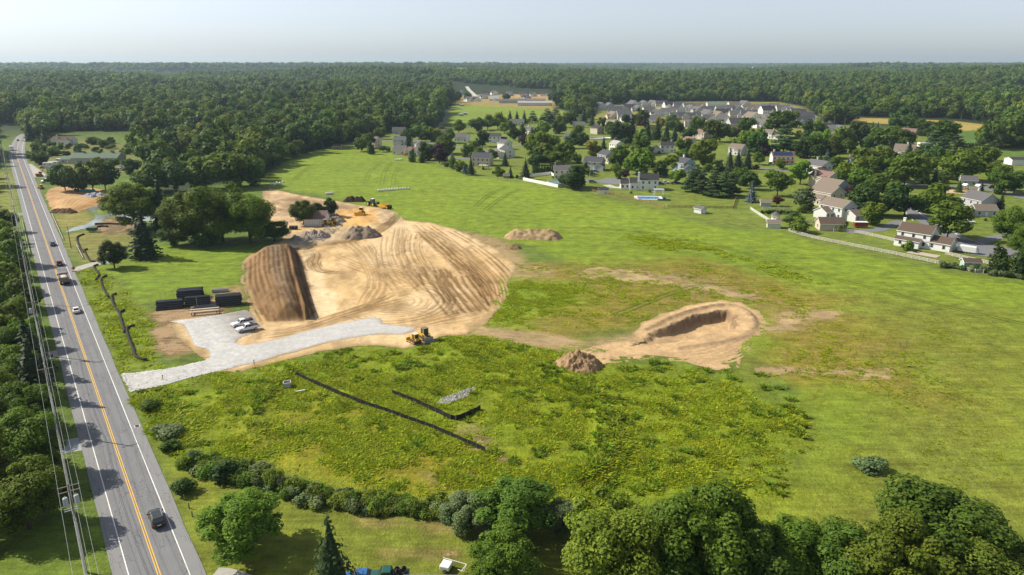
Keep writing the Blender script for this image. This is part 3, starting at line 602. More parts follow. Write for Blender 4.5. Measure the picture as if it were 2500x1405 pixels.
def wheel_tracks(pts, m=None, w=0.34, gauge=1.9, name='wheel_track'):
    P = np.array(spline(GP(pts), 10)); d = np.gradient(P, axis=0); d /= np.hypot(d[:, 0], d[:, 1])[:, None]; nn = np.column_stack([-d[:, 1], d[:, 0]])
    for s in (-1, 1): ribbon(name, [tuple(p) for p in P + nn * gauge / 2 * s], w, m or TRACKM, 0.10, 2)
for q in ([(1440,556),(1600,572),(1800,612),(2000,668),(2200,722),(2520,796)], [(893,442),(905,418),(935,396)], [(932,450),(938,422),(955,400)], [(960,452),(962,430),(975,408)], [(715,442),(735,424),(765,402)], [(1160,505),(1190,478),(1240,455)], [(1185,512),(1220,484),(1270,462)], [(1500,770),(1700,700),(1900,700)]): wheel_tracks(q)
for k_, q in enumerate(([(1840,900),(2000,905),(2100,908),(2175,906),(2172,919),(2080,920),(1990,914),(1850,911)], [(1868,806),(1930,780),(1985,766),(2055,758),(2050,770),(1985,780),(1930,796),(1880,812)], [(1400,664),(1470,655),(1560,668),(1640,690),(1620,698),(1520,682),(1420,678)], [(1640,690),(1740,695),(1840,722),(1830,732),(1720,712)])): sheet('bare_trail', GP(q), 0.5, SOIL, haul_fn, 0.03 + 0.004 * k_, 4.0, 31 + k_)
# ---------------------------------------------------------------- vegetation prototypes
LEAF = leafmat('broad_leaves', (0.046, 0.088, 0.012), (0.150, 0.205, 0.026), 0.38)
LEAF_L = leafmat('light_leaves', (0.068, 0.122, 0.013), (0.195, 0.260, 0.028), 0.4)
LEAF_D = leafmat('dark_leaves', (0.028, 0.060, 0.014), (0.080, 0.130, 0.024))
LEAF_W = leafmat('wood_leaves', (0.050, 0.095, 0.020), (0.140, 0.200, 0.034), 0.36, 0.36)
LEAF_WL = leafmat('wood_leaves_light', (0.066, 0.110, 0.018), (0.185, 0.235, 0.034), 0.36, 0.3)
LEAF_WD = leafmat('wood_leaves_dark', (0.030, 0.066, 0.022), (0.075, 0.125, 0.034), 0.3, 0.3)
LEAF_P = leafmat('purple_leaves', (0.022, 0.012, 0.016), (0.060, 0.030, 0.034), 0.2)
LEAF_R = leafmat('red_leaves', (0.07, 0.025, 0.02), (0.16, 0.055, 0.045), 0.25)
LEAF_Y = leafmat('yellowing_leaves', (0.085, 0.095, 0.012), (0.25, 0.20, 0.022), 0.3)
LEAF_S = leafmat('silver_leaves', (0.060, 0.100, 0.034), (0.175, 0.225, 0.095), 0.25)
NEEDLE = leafmat('needles', (0.016, 0.036, 0.014), (0.045, 0.075, 0.024), 0.1)
NEEDLE_B = leafmat('blue_needles', (0.045, 0.075, 0.075), (0.12, 0.165, 0.165), 0.1)
NEEDLE_P = leafmat('pine_needles', (0.028, 0.058, 0.022), (0.085, 0.125, 0.042), 0.15)
BARK = M('bark', (0.115, 0.09, 0.07), 0.95, 0.1, var=0.4, scale=3)
def leaf_quads(C, Nrm, size, r_, aspect=1.5, roll=None):
    n = len(C); up = r_.normal(size=(n, 3)); t = np.cross(Nrm, up); t /= np.linalg.norm(t, axis=1)[:, None] + 1e-9
    b = np.cross(Nrm, t); s = (size * (0.6 + 0.8 * r_.random(n)))[:, None] if np.ndim(size) == 0 else size[:, None]
    V = np.stack([C - t * s * aspect / 2, C + b * s / 2 - t * s * 0.1, C + t * s * aspect / 2, C - b * s / 2 + t * s * 0.1], 1)
    return V.reshape(-1, 3), np.arange(4 * n).reshape(n, 4)
def lobes_crown(h, w, nl, r_, z0=0.25, flat=1.0, spread=1.0, vary=0.2):
    """ellipsoid clumps spread through the crown's volume"""
    L_ = []; cz = h * (z0 + 1) / 2; rz = h * (1 - z0) / 2
    for i in range(nl):
        for _ in range(30):
            p = r_.normal(size=3); p /= np.linalg.norm(p); q = p * r_.random() ** 0.33 * 0.78
            if q[2] > -0.75: break
        lr = (0.40 - vary + 2 * vary * r_.random() ** 1.4) * (1.15 - 0.35 * abs(q[2])) * (2.6 / nl ** 0.36)
        L_.append((np.array([q[0] * w / 2 * spread, q[1] * w / 2 * spread, cz + q[2] * rz]), np.array([lr * w / 2, lr * w / 2, lr * min(rz, w / 2) * flat])))
    return L_
def crown_mesh(name, lobes, dens, leaf, r_, mat, up=0.35, jit=0.75, core=True, shell=(0.72, 1.06)):
    Cs, Ns = [], []
    cen = np.array([l[0] for l in lobes]); rad = np.array([l[1] for l in lobes])
    for c, rr in lobes:
        area = 4 * math.pi * ((rr[0] * rr[1]) ** 1.6 / 3 + 2 * (rr[0] * rr[2]) ** 1.6 / 3) ** (1 / 1.6)
        n = max(6, int(area * dens)); p = r_.normal(size=(n, 3)); p /= np.linalg.norm(p, axis=1)[:, None]
        p = p[p[:, 2] > -0.9]; k = shell[0] + (shell[1] - shell[0]) * r_.random(len(p)) ** 0.6
        Cs.append(c + p * rr * k[:, None]); nn = p / rr; nn /= np.linalg.norm(nn, axis=1)[:, None]; Ns.append(nn)
    C = np.concatenate(Cs); Nn = np.concatenate(Ns)
    inside = np.zeros(len(C), int)
    for c, rr in lobes: inside += ((((C - c) / (rr * 0.70)) ** 2).sum(1) < 1)
    k = inside < 1; C, Nn = C[k], Nn[k]
    Nn = Nn + r_.normal(size=C.shape) * jit * 0.5 + np.array([0, 0, up]); Nn /= np.linalg.norm(Nn, axis=1)[:, None]
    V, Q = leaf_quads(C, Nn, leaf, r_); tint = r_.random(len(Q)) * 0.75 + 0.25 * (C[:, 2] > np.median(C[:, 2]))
    if core:   # leafy mass inside each clump
        for c, rr in lobes:
            m_ = 6; ring = []
            for j, zz in enumerate((-0.9, -0.35, 0.35, 0.9)):
                q = math.sqrt(1 - zz * zz)
                for i in range(m_): a = 2 * math.pi * (i + 0.5 * j) / m_; ring.append(c + rr * 0.60 * np.array([q * math.cos(a), q * math.sin(a), zz]))
            b = len(V); V = np.concatenate([V, np.array(ring)])
            qq = [(b + j * m_ + i, b + j * m_ + (i + 1) % m_, b + (j + 1) * m_ + (i + 1) % m_, b + (j + 1) * m_ + i) for j in range(3) for i in range(m_)]
            qq += [(b + 18, b + 19, b + 20, b + 21), (b + 18, b + 21, b + 22, b + 23)]
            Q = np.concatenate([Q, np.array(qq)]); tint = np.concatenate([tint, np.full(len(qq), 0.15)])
    return npmesh(name, V, Q, [mat], False, {'tint': ('FLOAT', 'FACE', tint)})
def trunk_mesh(name, h, r0, lobes, r_, nl=6, mat=None):
    mb = MB(); top = h * 0.62
    mb.tube([(0, 0, -0.3), (0.03 * h * r_.normal() * 0.3, 0.02 * h * r_.normal() * 0.3, top * 0.5), (0.02 * h * r_.normal(), 0.02 * h * r_.normal(), top)], [r0, r0 * 0.72, r0 * 0.35], 7)
    for c, rr in (sorted(lobes, key=lambda l: l[0][2])[:nl] if lobes else []):
        zb = min(c[2] * 0.62, top * 0.8); mb.tube([(0, 0, zb * 0.75), (c[0] * 0.45, c[1] * 0.45, zb + 0.35 * (c[2] - zb)), tuple(c)], [r0 * 0.42, r0 * 0.28, r0 * 0.10], 5)
    return mb.mesh(name, mat or BARK, True)
def conifer_mesh(name, h, w, tiers, per, r_, mat, z0=0.06, droop=0.25, power=1.0, tip=0.5):
    C, Nn, S = [], [], []
    for i in range(tiers):
        t = i / (tiers - 1); z = h * (z0 + (0.985 - z0) * t); R_ = w / 2 * (1 - t) ** power + 0.12; nb = max(4, int(per * (1 - t) ** 0.7) + 2)
        for k in range(nb):
            a = 2 * math.pi * (k + r_.random()) / nb; L_ = R_ * (0.70 + 0.42 * r_.random()); ns = max(2, int(L_ / 0.45))
            for j in range(ns):
                u = (j + 0.6) / ns
                C.append((L_ * u * math.cos(a), L_ * u * math.sin(a), z + 0.25 * h / tiers * (1 - u) - droop * L_ * u * u + r_.normal() * 0.12))
                Nn.append((math.cos(a) * 0.55 + r_.normal() * 0.35, math.sin(a) * 0.55 + r_.normal() * 0.35, 0.75 + r_.normal() * 0.3)); S.append((0.45 + 0.4 * r_.random()) * tip * 1.6)
    C = np.array(C); Nn = np.array(Nn); Nn /= np.linalg.norm(Nn, axis=1)[:, None]
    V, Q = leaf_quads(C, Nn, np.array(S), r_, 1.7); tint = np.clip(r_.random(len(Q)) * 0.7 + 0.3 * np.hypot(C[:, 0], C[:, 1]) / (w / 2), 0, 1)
    b = len(V); ring = []; m_ = 8   # inner needle mass
    for zz, q in ((h * (z0 + 0.02), 0.55), (h * 0.45, 0.34), (h * 0.92, 0.03)):
        for i in range(m_): a = 2 * math.pi * i / m_; ring.append((q * w / 2 * math.cos(a), q * w / 2 * math.sin(a), zz))
    V = np.concatenate([V, np.array(ring)]); qq = [(b + j * m_ + i, b + j * m_ + (i + 1) % m_, b + (j + 1) * m_ + (i + 1) % m_, b + (j + 1) * m_ + i) for j in range(2) for i in range(m_)]
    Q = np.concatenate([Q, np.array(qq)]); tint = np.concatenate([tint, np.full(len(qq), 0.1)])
    return npmesh(name, V, Q, [mat], False, {'tint': ('FLOAT', 'FACE', tint)})
PROTO = {}   # kind -> list of (crown mesh, trunk mesh, height, width)
def proto(kind, n, h, w, fn):
    PROTO[kind] = []
    for i in range(n):
        r_ = np.random.default_rng(1000 + 37 * i + sum(map(ord, kind))); cm, tm = fn(i, r_); PROTO[kind].append((cm, tm, h, w))
def mk_broad(nl, dens, leaf, z0, flat=1.0, h=11, w=9):
    def f(i, r_):
        lb = lobes_crown(h, w, nl + i % 3 * 2, r_, z0 + 0.04 * (i % 2), flat, 1.06, 0.22); return crown_mesh('crown', lb, dens, leaf, r_, LEAF), trunk_mesh('trunk', h, 0.24, lb, r_)
    return f
proto('b', 6, 11, 9, mk_broad(19, 3.4, 0.62, -0.02))
proto('egg', 2, 12, 8, mk_broad(22, 3.4, 0.60, -0.04, 1.1, 12, 8))
proto('near', 5, 11, 9, mk_broad(64, 24.0, 0.19, -0.02))
proto('loose', 3, 11, 9, mk_broad(32, 3.2, 0.60, 0.06, 0.7))
proto('shrub', 4, 3, 3.6, lambda i, r_: (lambda lb: (crown_mesh('foliage', lb, 13, 0.27, r_, LEAF), trunk_mesh('stem', 3, 0.07, lb, r_)))(lobes_crown(3, 3.6, 9, r_, -0.05)))
proto('weed', 4, 2.4, 3, lambda i, r_: (lambda lb: (crown_mesh('foliage', lb, 20, 0.20, r_, LEAF_L, 0.7, 1.2, True, (0.6, 1.25)), trunk_mesh('stem', 2.4, 0.05, lb, r_)))(lobes_crown(2.4, 3, 16, r_, -0.1, 1.3, 1.1, 0.25)))
proto('c', 3, 12, 6.5, lambda i, r_: (conifer_mesh('crown', 12, 6.5, 17, 14, r_, NEEDLE, 0.04, 0.2, 0.8), trunk_mesh('trunk', 12, 0.2, None, r_)))
proto('pine', 3, 13, 9, lambda i, r_: (lambda lb: (crown_mesh('crown', lb, 4.2, 0.55, r_, NEEDLE_P, 0.8, 0.9), trunk_mesh('trunk', 13, 0.26, lb, r_, 8)))(
    [(np.array([x_, y_, z_]), np.array([q * 1.25, q * 1.25, q * 0.42])) for x_, y_, z_, q in [((2.9 * (1 - t) + 0.5) * math.cos(a), (2.9 * (1 - t) + 0.5) * math.sin(a), 2.0 + 10.2 * t, 1.75 - 0.9 * t) for t, a in [((k // 5) / 6.0 + 0.02 * r_.normal(), 2 * math.pi * (k % 5) / 5 + 0.6 * r_.normal()) for k in range(33)]]]))
proto('arb', 2, 6, 2.2, lambda i, r_: (lambda lb: (crown_mesh('crown', lb, 12, 0.24, r_, LEAF_D, 0.1, 0.6), trunk_mesh('trunk', 6, 0.08, None, r_)))(
    [(np.array([0.16 * r_.normal(), 0.16 * r_.normal(), 0.55 + 4.8 * t]), np.array([1, 1, 1.1]) * (1.02 * (1 - t ** 2.2) + 0.12)) for t in np.linspace(0, 1, 9)]))
proto('spruce', 2, 9, 9, lambda i, r_: (conifer_mesh('crown', 9, 8.0, 15, 15, r_, NEEDLE, 0.08, 0.12, 0.8, 0.42), trunk_mesh('trunk', 9, 0.17, None, r_)))
MATK = {'d': LEAF_D, 'l': LEAF_L, 'p': LEAF_P, 'r': LEAF_R, 'y': LEAF_Y, 's': LEAF_S, 'bl': NEEDLE_B, 'n': None}
used_names = {}
def tree(x, y, kind, w, h=None, mat=None, label='', group=None, name='broadleaf_tree', cat='tree', z=None, rz=None):
    cm, tm, h0, w0 = PROTO[kind][rnd.randrange(len(PROTO[kind]))]
    s = w / w0; sz = s if h is None else h / h0
    t = thing(name, (x, y, Hs(x, y) if z is None else z), rnd.random() * 6.28 if rz is None else rz, label, cat, group); t.scale = (s, s, sz)
    c = link('crown' if kind not in ('shrub', 'weed') else 'foliage', cm, t); link('trunk' if kind not in ('shrub', 'weed') else 'stem', tm, t)
    if mat:
        c.material_slots[0].link = 'OBJECT'; c.material_slots[0].material = mat
    return t
def treepx(px, py, wpx, kind='b', hr=None, mat=None, hm=None, **k):
    x, y = G(px, py); w = wpx / pxm(y); h = hm if hm else (w * hr if hr else None)
    return tree(x, y, kind, w, h, mat, **k)
# ---------------------------------------------------------------- scatter: one object, many instances on its points
def scatter(name, X, Y, Z, S, coll_objs, label, cat=None, zs=None):
    n = len(X); r_ = np.random.default_rng(5)
    me = bpy.data.meshes.new(name); me.vertices.add(n); me.vertices.foreach_set('co', np.column_stack([X, Y, Z]).astype(np.float32).ravel())
    for nm, ty, arr in (('sc', 'FLOAT', S), ('sz', 'FLOAT', S if zs is None else zs), ('rz', 'FLOAT', r_.random(n) * 6.283), ('vi', 'INT', r_.integers(0, len(coll_objs), n))):
        a = me.attributes.new(nm, ty, 'POINT'); a.data.foreach_set('value', np.asarray(arr, np.int32 if ty == 'INT' else np.float32))
    cl = bpy.data.collections.new(name + '_kinds')
    for i, m_ in enumerate(coll_objs):
        o = bpy.data.objects.new('%s_%02d' % (name, i), m_); cl.objects.link(o)
    g = bpy.data.node_groups.new(name, 'GeometryNodeTree'); g.interface.new_socket('Geometry', in_out='INPUT', socket_type='NodeSocketGeometry'); g.interface.new_socket('Geometry', in_out='OUTPUT', socket_type='NodeSocketGeometry')
    gi = g.nodes.new('NodeGroupInput'); go = g.nodes.new('NodeGroupOutput'); ip = g.nodes.new('GeometryNodeInstanceOnPoints'); ci = g.nodes.new('GeometryNodeCollectionInfo')
    ci.inputs[0].default_value = cl; ci.inputs[1].default_value = True; ci.inputs[2].default_value = True; ip.inputs['Pick Instance'].default_value = True
    def na(nm, ty):
        q = g.nodes.new('GeometryNodeInputNamedAttribute'); q.data_type = ty; q.inputs[0].default_value = nm; return q.outputs[0]
    rot = g.nodes.new('ShaderNodeCombineXYZ'); g.links.new(na('rz', 'FLOAT'), rot.inputs[2]); sv = g.nodes.new('ShaderNodeCombineXYZ'); s_ = na('sc', 'FLOAT')
    g.links.new(s_, sv.inputs[0]); g.links.new(s_, sv.inputs[1]); g.links.new(na('sz', 'FLOAT'), sv.inputs[2])
    g.links.new(gi.outputs[0], ip.inputs['Points']); g.links.new(ci.outputs[0], ip.inputs['Instance']); g.links.new(na('vi', 'INT'), ip.inputs['Instance Index'])
    g.links.new(rot.outputs[0], ip.inputs['Rotation']); g.links.new(sv.outputs[0], ip.inputs['Scale']); g.links.new(ip.outputs[0], go.inputs[0])
    o = link(name, me); md = o.modifiers.new('scatter', 'NODES'); md.node_group = g
    return lab(o, label, cat, None, 'stuff')
def joined(cm, tm, name, lm=None):
    """crown and trunk in one mesh, for trees that stand in a mass"""
    def grab(me):
        v = np.empty(len(me.vertices) * 3, np.float32); me.vertices.foreach_get('co', v); return v.reshape(-1, 3), [tuple(p.vertices) for p in me.polygons]
    v1, f1 = grab(cm); v2, f2 = grab(tm); n = len(v1)
    me = pymesh(name, np.concatenate([v1, v2]), f1 + [tuple(i + n for i in q) for q in f2], [lm or LEAF_W, BARK], [0] * len(f1) + [1] * len(f2))
    t1 = np.empty(len(f1), np.float32); cm.attributes['tint'].data.foreach_get('value', t1)
    a = me.attributes.new('tint', 'FLOAT', 'FACE'); a.data.foreach_set('value', np.concatenate([t1, np.zeros(len(f2), np.float32)])); return me
def wood_kinds():
    out = []
    for i, (h, w, nl, lm) in enumerate([(15, 10, 13, LEAF_W), (17, 9, 14, LEAF_WD), (13, 11, 12, LEAF_WL), (19, 9.5, 15, LEAF_W), (12, 9, 10, LEAF_WL), (16, 12.5, 16, LEAF_W), (14, 8, 10, LEAF_WD)]):
        r_ = np.random.default_rng(500 + i)
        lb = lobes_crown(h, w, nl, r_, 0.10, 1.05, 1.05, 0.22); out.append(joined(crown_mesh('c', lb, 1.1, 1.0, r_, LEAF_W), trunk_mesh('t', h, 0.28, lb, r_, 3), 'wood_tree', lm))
    r_ = np.random.default_rng(520); out.append(joined(conifer_mesh('c', 15, 6, 11, 9, r_, NEEDLE, 0.1, 0.25, 1, 0.8), trunk_mesh('t', 15, 0.2, None, r_), 'wood_tree', NEEDLE))
    return out
def clump_kinds():
    out = []
    for i in range(4):
        r_ = np.random.default_rng(700 + i); lb = []
        for k in range(26):
            a = r_.random() * 6.28; q = math.sqrt(r_.random()) * 24; rr = 3.4 + 2.2 * r_.random(); lb.append((np.array([q * math.cos(a), q * math.sin(a), 9 + 3.5 * r_.normal()]), np.array([rr * 1.1, rr * 1.1, rr * 1.25])))
        out.append(crown_mesh('clump', lb, 0.16, 2.3, r_, LEAF_W, 0.4, 0.7, True, (0.85, 1.05)))
    return out
def free(X, Y, polys, margin=0.0):
    ok = np.ones(len(X), bool)
    for p in polys:
        P = np.array(p); i = np.where(ok & (X > P[:, 0].min() - 30) & (X < P[:, 0].max() + 30) & (Y > P[:, 1].min() - 30) & (Y < P[:, 1].max() + 30))[0]
        if len(i): ok[i] &= sdist(p, X[i], Y[i]) < -margin
    return ok
def polar_points(r0, r1, sp, amax=47):
    """jittered points over the sector of view, sp metres apart"""
    x1 = r1 * math.sin(math.radians(amax)); xs = np.arange(-x1, x1, sp); ys = np.arange(r0 * 0.7, r1, sp)
    X, Y = [a.ravel() for a in np.meshgrid(xs, ys)]; X = X + (rng.random(len(X)) - 0.5) * sp * 0.9; Y = Y + (rng.random(len(Y)) - 0.5) * sp * 0.9
    r = np.hypot(X, Y); k = (r > r0) & (r < r1) & (np.abs(X) < Y * math.tan(math.radians(amax))); return X[k], Y[k]
WOODS_A = GP([(640,452),(650,432),(700,394),(770,366),(870,345),(900,330),(1060,318),(1085,300),(1095,255),(1100,222),(700,215),(-200,222),(-200,338),(20,338),(110,340),(130,322),(330,320),(350,348),(440,352),(450,372),(350,385),(345,405),(400,440),(430,450),(520,440),(600,440)])
def woods():
    roadkeep = lambda X, Y: np.abs(RS(X, Y)[1]) > 13
    X, Y = polar_points(330, 1000, 7.8); s_ = free(X, Y, NO_TREES, 3)
    inA = sdist(WOODS_A, X, Y) > 0; r = np.hypot(X, Y)
    # strips of wood on the right: behind the crop field and along the lane
    inR = (X > 300) & (r > 640) & (sdist(SUBURB, X, Y) < -12)
    s, n = RS(X, Y); inL = (n > 14) & (s > 330) & (s < 640) & (r < 800)
    k = s_ & (inA | inR | (inL & (sdist(GP([(-60,410),(40,410),(50,540),(-60,540)]), X, Y) < 0))) & roadkeep(X, Y)
    X, Y = X[k], Y[k]
    X2, Y2 = polar_points(1000, 1900, 10.6); k = free(X2, Y2, NO_TREES, 4); X2, Y2 = X2[k], Y2[k]
    return X, Y, X2, Y2
WX, WY, WX2, WY2 = woods()
r_w = np.hypot(WX, WY); order = np.argsort(r_w); NIND = 70
near_i, rest_i = order[:NIND], order[NIND:]
for i in near_i:
    fm = rnd.choice([None, None, LEAF_D, LEAF_L]); fk = rnd.choice(['b', 'b', 'egg', 'loose'])
    q_ = {None: 'mid-green', LEAF_D: 'dark', LEAF_L: 'light green'}[fm] + {'b': ' rounded tree', 'egg': ' upright tree', 'loose': ' loose-crowned tree'}[fk]
    spot = min((('at the wood edge behind the green-roofed barn', G(250, 385)), ('at the wood edge behind the pond trees', G(420, 420)), ('at the wood corner above the bare upper earth', G(600, 435)), ('at the wood edge along the hay field', G(720, 390)), ('at the wood edge beside the first suburban houses', G(860, 345)), ('in the wood across the road from the campers', G(0, 380)), ('in the wood behind the yellow crop field', G(2250, 285)), ('in the wood edge by the far right lawn', G(2480, 345))), key=lambda q: math.hypot(q[1][0] - WX[i], q[1][1] - WY[i]))[0]
    tree(WX[i], WY[i], fk, 8 + 4.0 * rnd.random(), 12 + 6 * rnd.random(), fm, q_ + ' ' + spot, q_ + ' ' + spot)
X = np.concatenate([WX[rest_i], WX2]); Y = np.concatenate([WY[rest_i], WY2])
S = (0.6 + 0.85 * rng.random(len(X)) ** 1.7) * (0.85 + 0.4 * fbm(X / 90, Y / 90, 2, 33)) * np.where(np.hypot(X, Y) > 1000, 1.45, 1.22)
SZ = S * (0.72 + 0.35 * rng.random(len(X)))
WK = wood_kinds()
wood = scatter('dense_wood', X, Y, H(X, Y), S, WK, 'dense green wood reaching from the houses to the hills', None, SZ)
X, Y = polar_points(1880, 4300, 34); k = free(X, Y, NO_TREES, 18); X, Y = X[k], Y[k]
X3, Y3 = polar_points(4300, 12000, 85); X = np.concatenate([X, X3]); Y = np.concatenate([Y, Y3])
S = np.where(np.hypot(X, Y) > 4300, 2.4, 1.0) * (0.85 + 0.4 * rng.random(len(X)))
hills_wood = scatter('hill_woods', X, Y, H(X, Y) - 1.5, S, clump_kinds(), 'wooded hills fading to blue along the horizon', None, np.where(np.hypot(X, Y) > 4300, 1.25, 0.95) * (0.8 + 0.5 * rng.random(len(X))))
print('WOOD', len(WX), len(WX2), len(X))
# ---------------------------------------------------------------- single trees, traced one by one
def T(px, py, w, k='b', m=None, hr=None, hm=None, label=None, group=None, name=None, cat='tree'):
    kinds = {'b': ('broadleaf_tree',), 'egg': ('broadleaf_tree',), 'near': ('broadleaf_tree',), 'loose': ('broadleaf_tree',), 'c': ('conifer_tree',), 'pine': ('pine_tree',), 'arb': ('arborvitae',), 'spruce': ('conifer_tree',), 'shrub': ('shrub',)}
    if label is None:
        if k == 'arb': label, group = 'narrow dark green arborvitae standing beside a suburban house', 'arborvitae in the gardens'
        elif m is LEAF_P: label, group = 'dark purple-leaved tree among the green trees of the suburb', 'purple trees of the suburb'
        elif m is NEEDLE_B: label, group = 'blue-grey spruce on a suburban lawn', 'blue spruces of the suburb'
        elif k in ('c', 'spruce'): label, group = 'dark pointed conifer between the suburban houses', 'conifers of the suburb'
        elif k == 'pine': label, group = 'feathery layered pine beside the suburban houses', 'pines of the suburb'
        elif k == 'shrub': label, group = 'low rounded garden shrub beside a suburban house', 'garden shrubs of the suburb'; cat = 'shrub'
        elif m is LEAF_L: label, group = 'light green rounded tree on the suburban lawns', 'light green garden trees'
        elif m is LEAF_D: label, group = 'dark green rounded tree among the suburban houses', 'dark green garden trees'
        elif m is LEAF_Y: label, group = 'tree turning yellow among the suburban houses', 'yellowing garden trees'
        else: label, group = 'mid-green broad tree among the suburban houses', 'green garden trees'
    return treepx(px, py, w, k, hr, m, hm, label=label, group=group, name=name or kinds[k][0], cat=cat)
HPX = [(2236,598),(2042,530),(2016,494),(2030,474),(2010,455),(1996,424),(2388,512),(1908,400),(1905,408),(1582,462),(1575,470),(1628,372),(1667,418),(1482,396),(1505,368),(1450,414),(1372,436),(1178,404),(1238,384),(1208,348),(1458,327),(1716,340),(1682,354),(1800,378),(1873,338),(2206,388),(2210,345),(2258,358),(2100,402),(978,377),(1011,380),(977,357),(912,358),(1128,346),(1583,484),(1608,478),(1352,449),(1590,492),(1700,490),(1462,340),(2042,344),(2410,470),(2360,470),(1880,425),(2490,402),(2470,420)]
D_, L_, P_, S_, Y_, B_ = LEAF_D, LEAF_L, LEAF_P, LEAF_S, LEAF_Y, NEEDLE_B
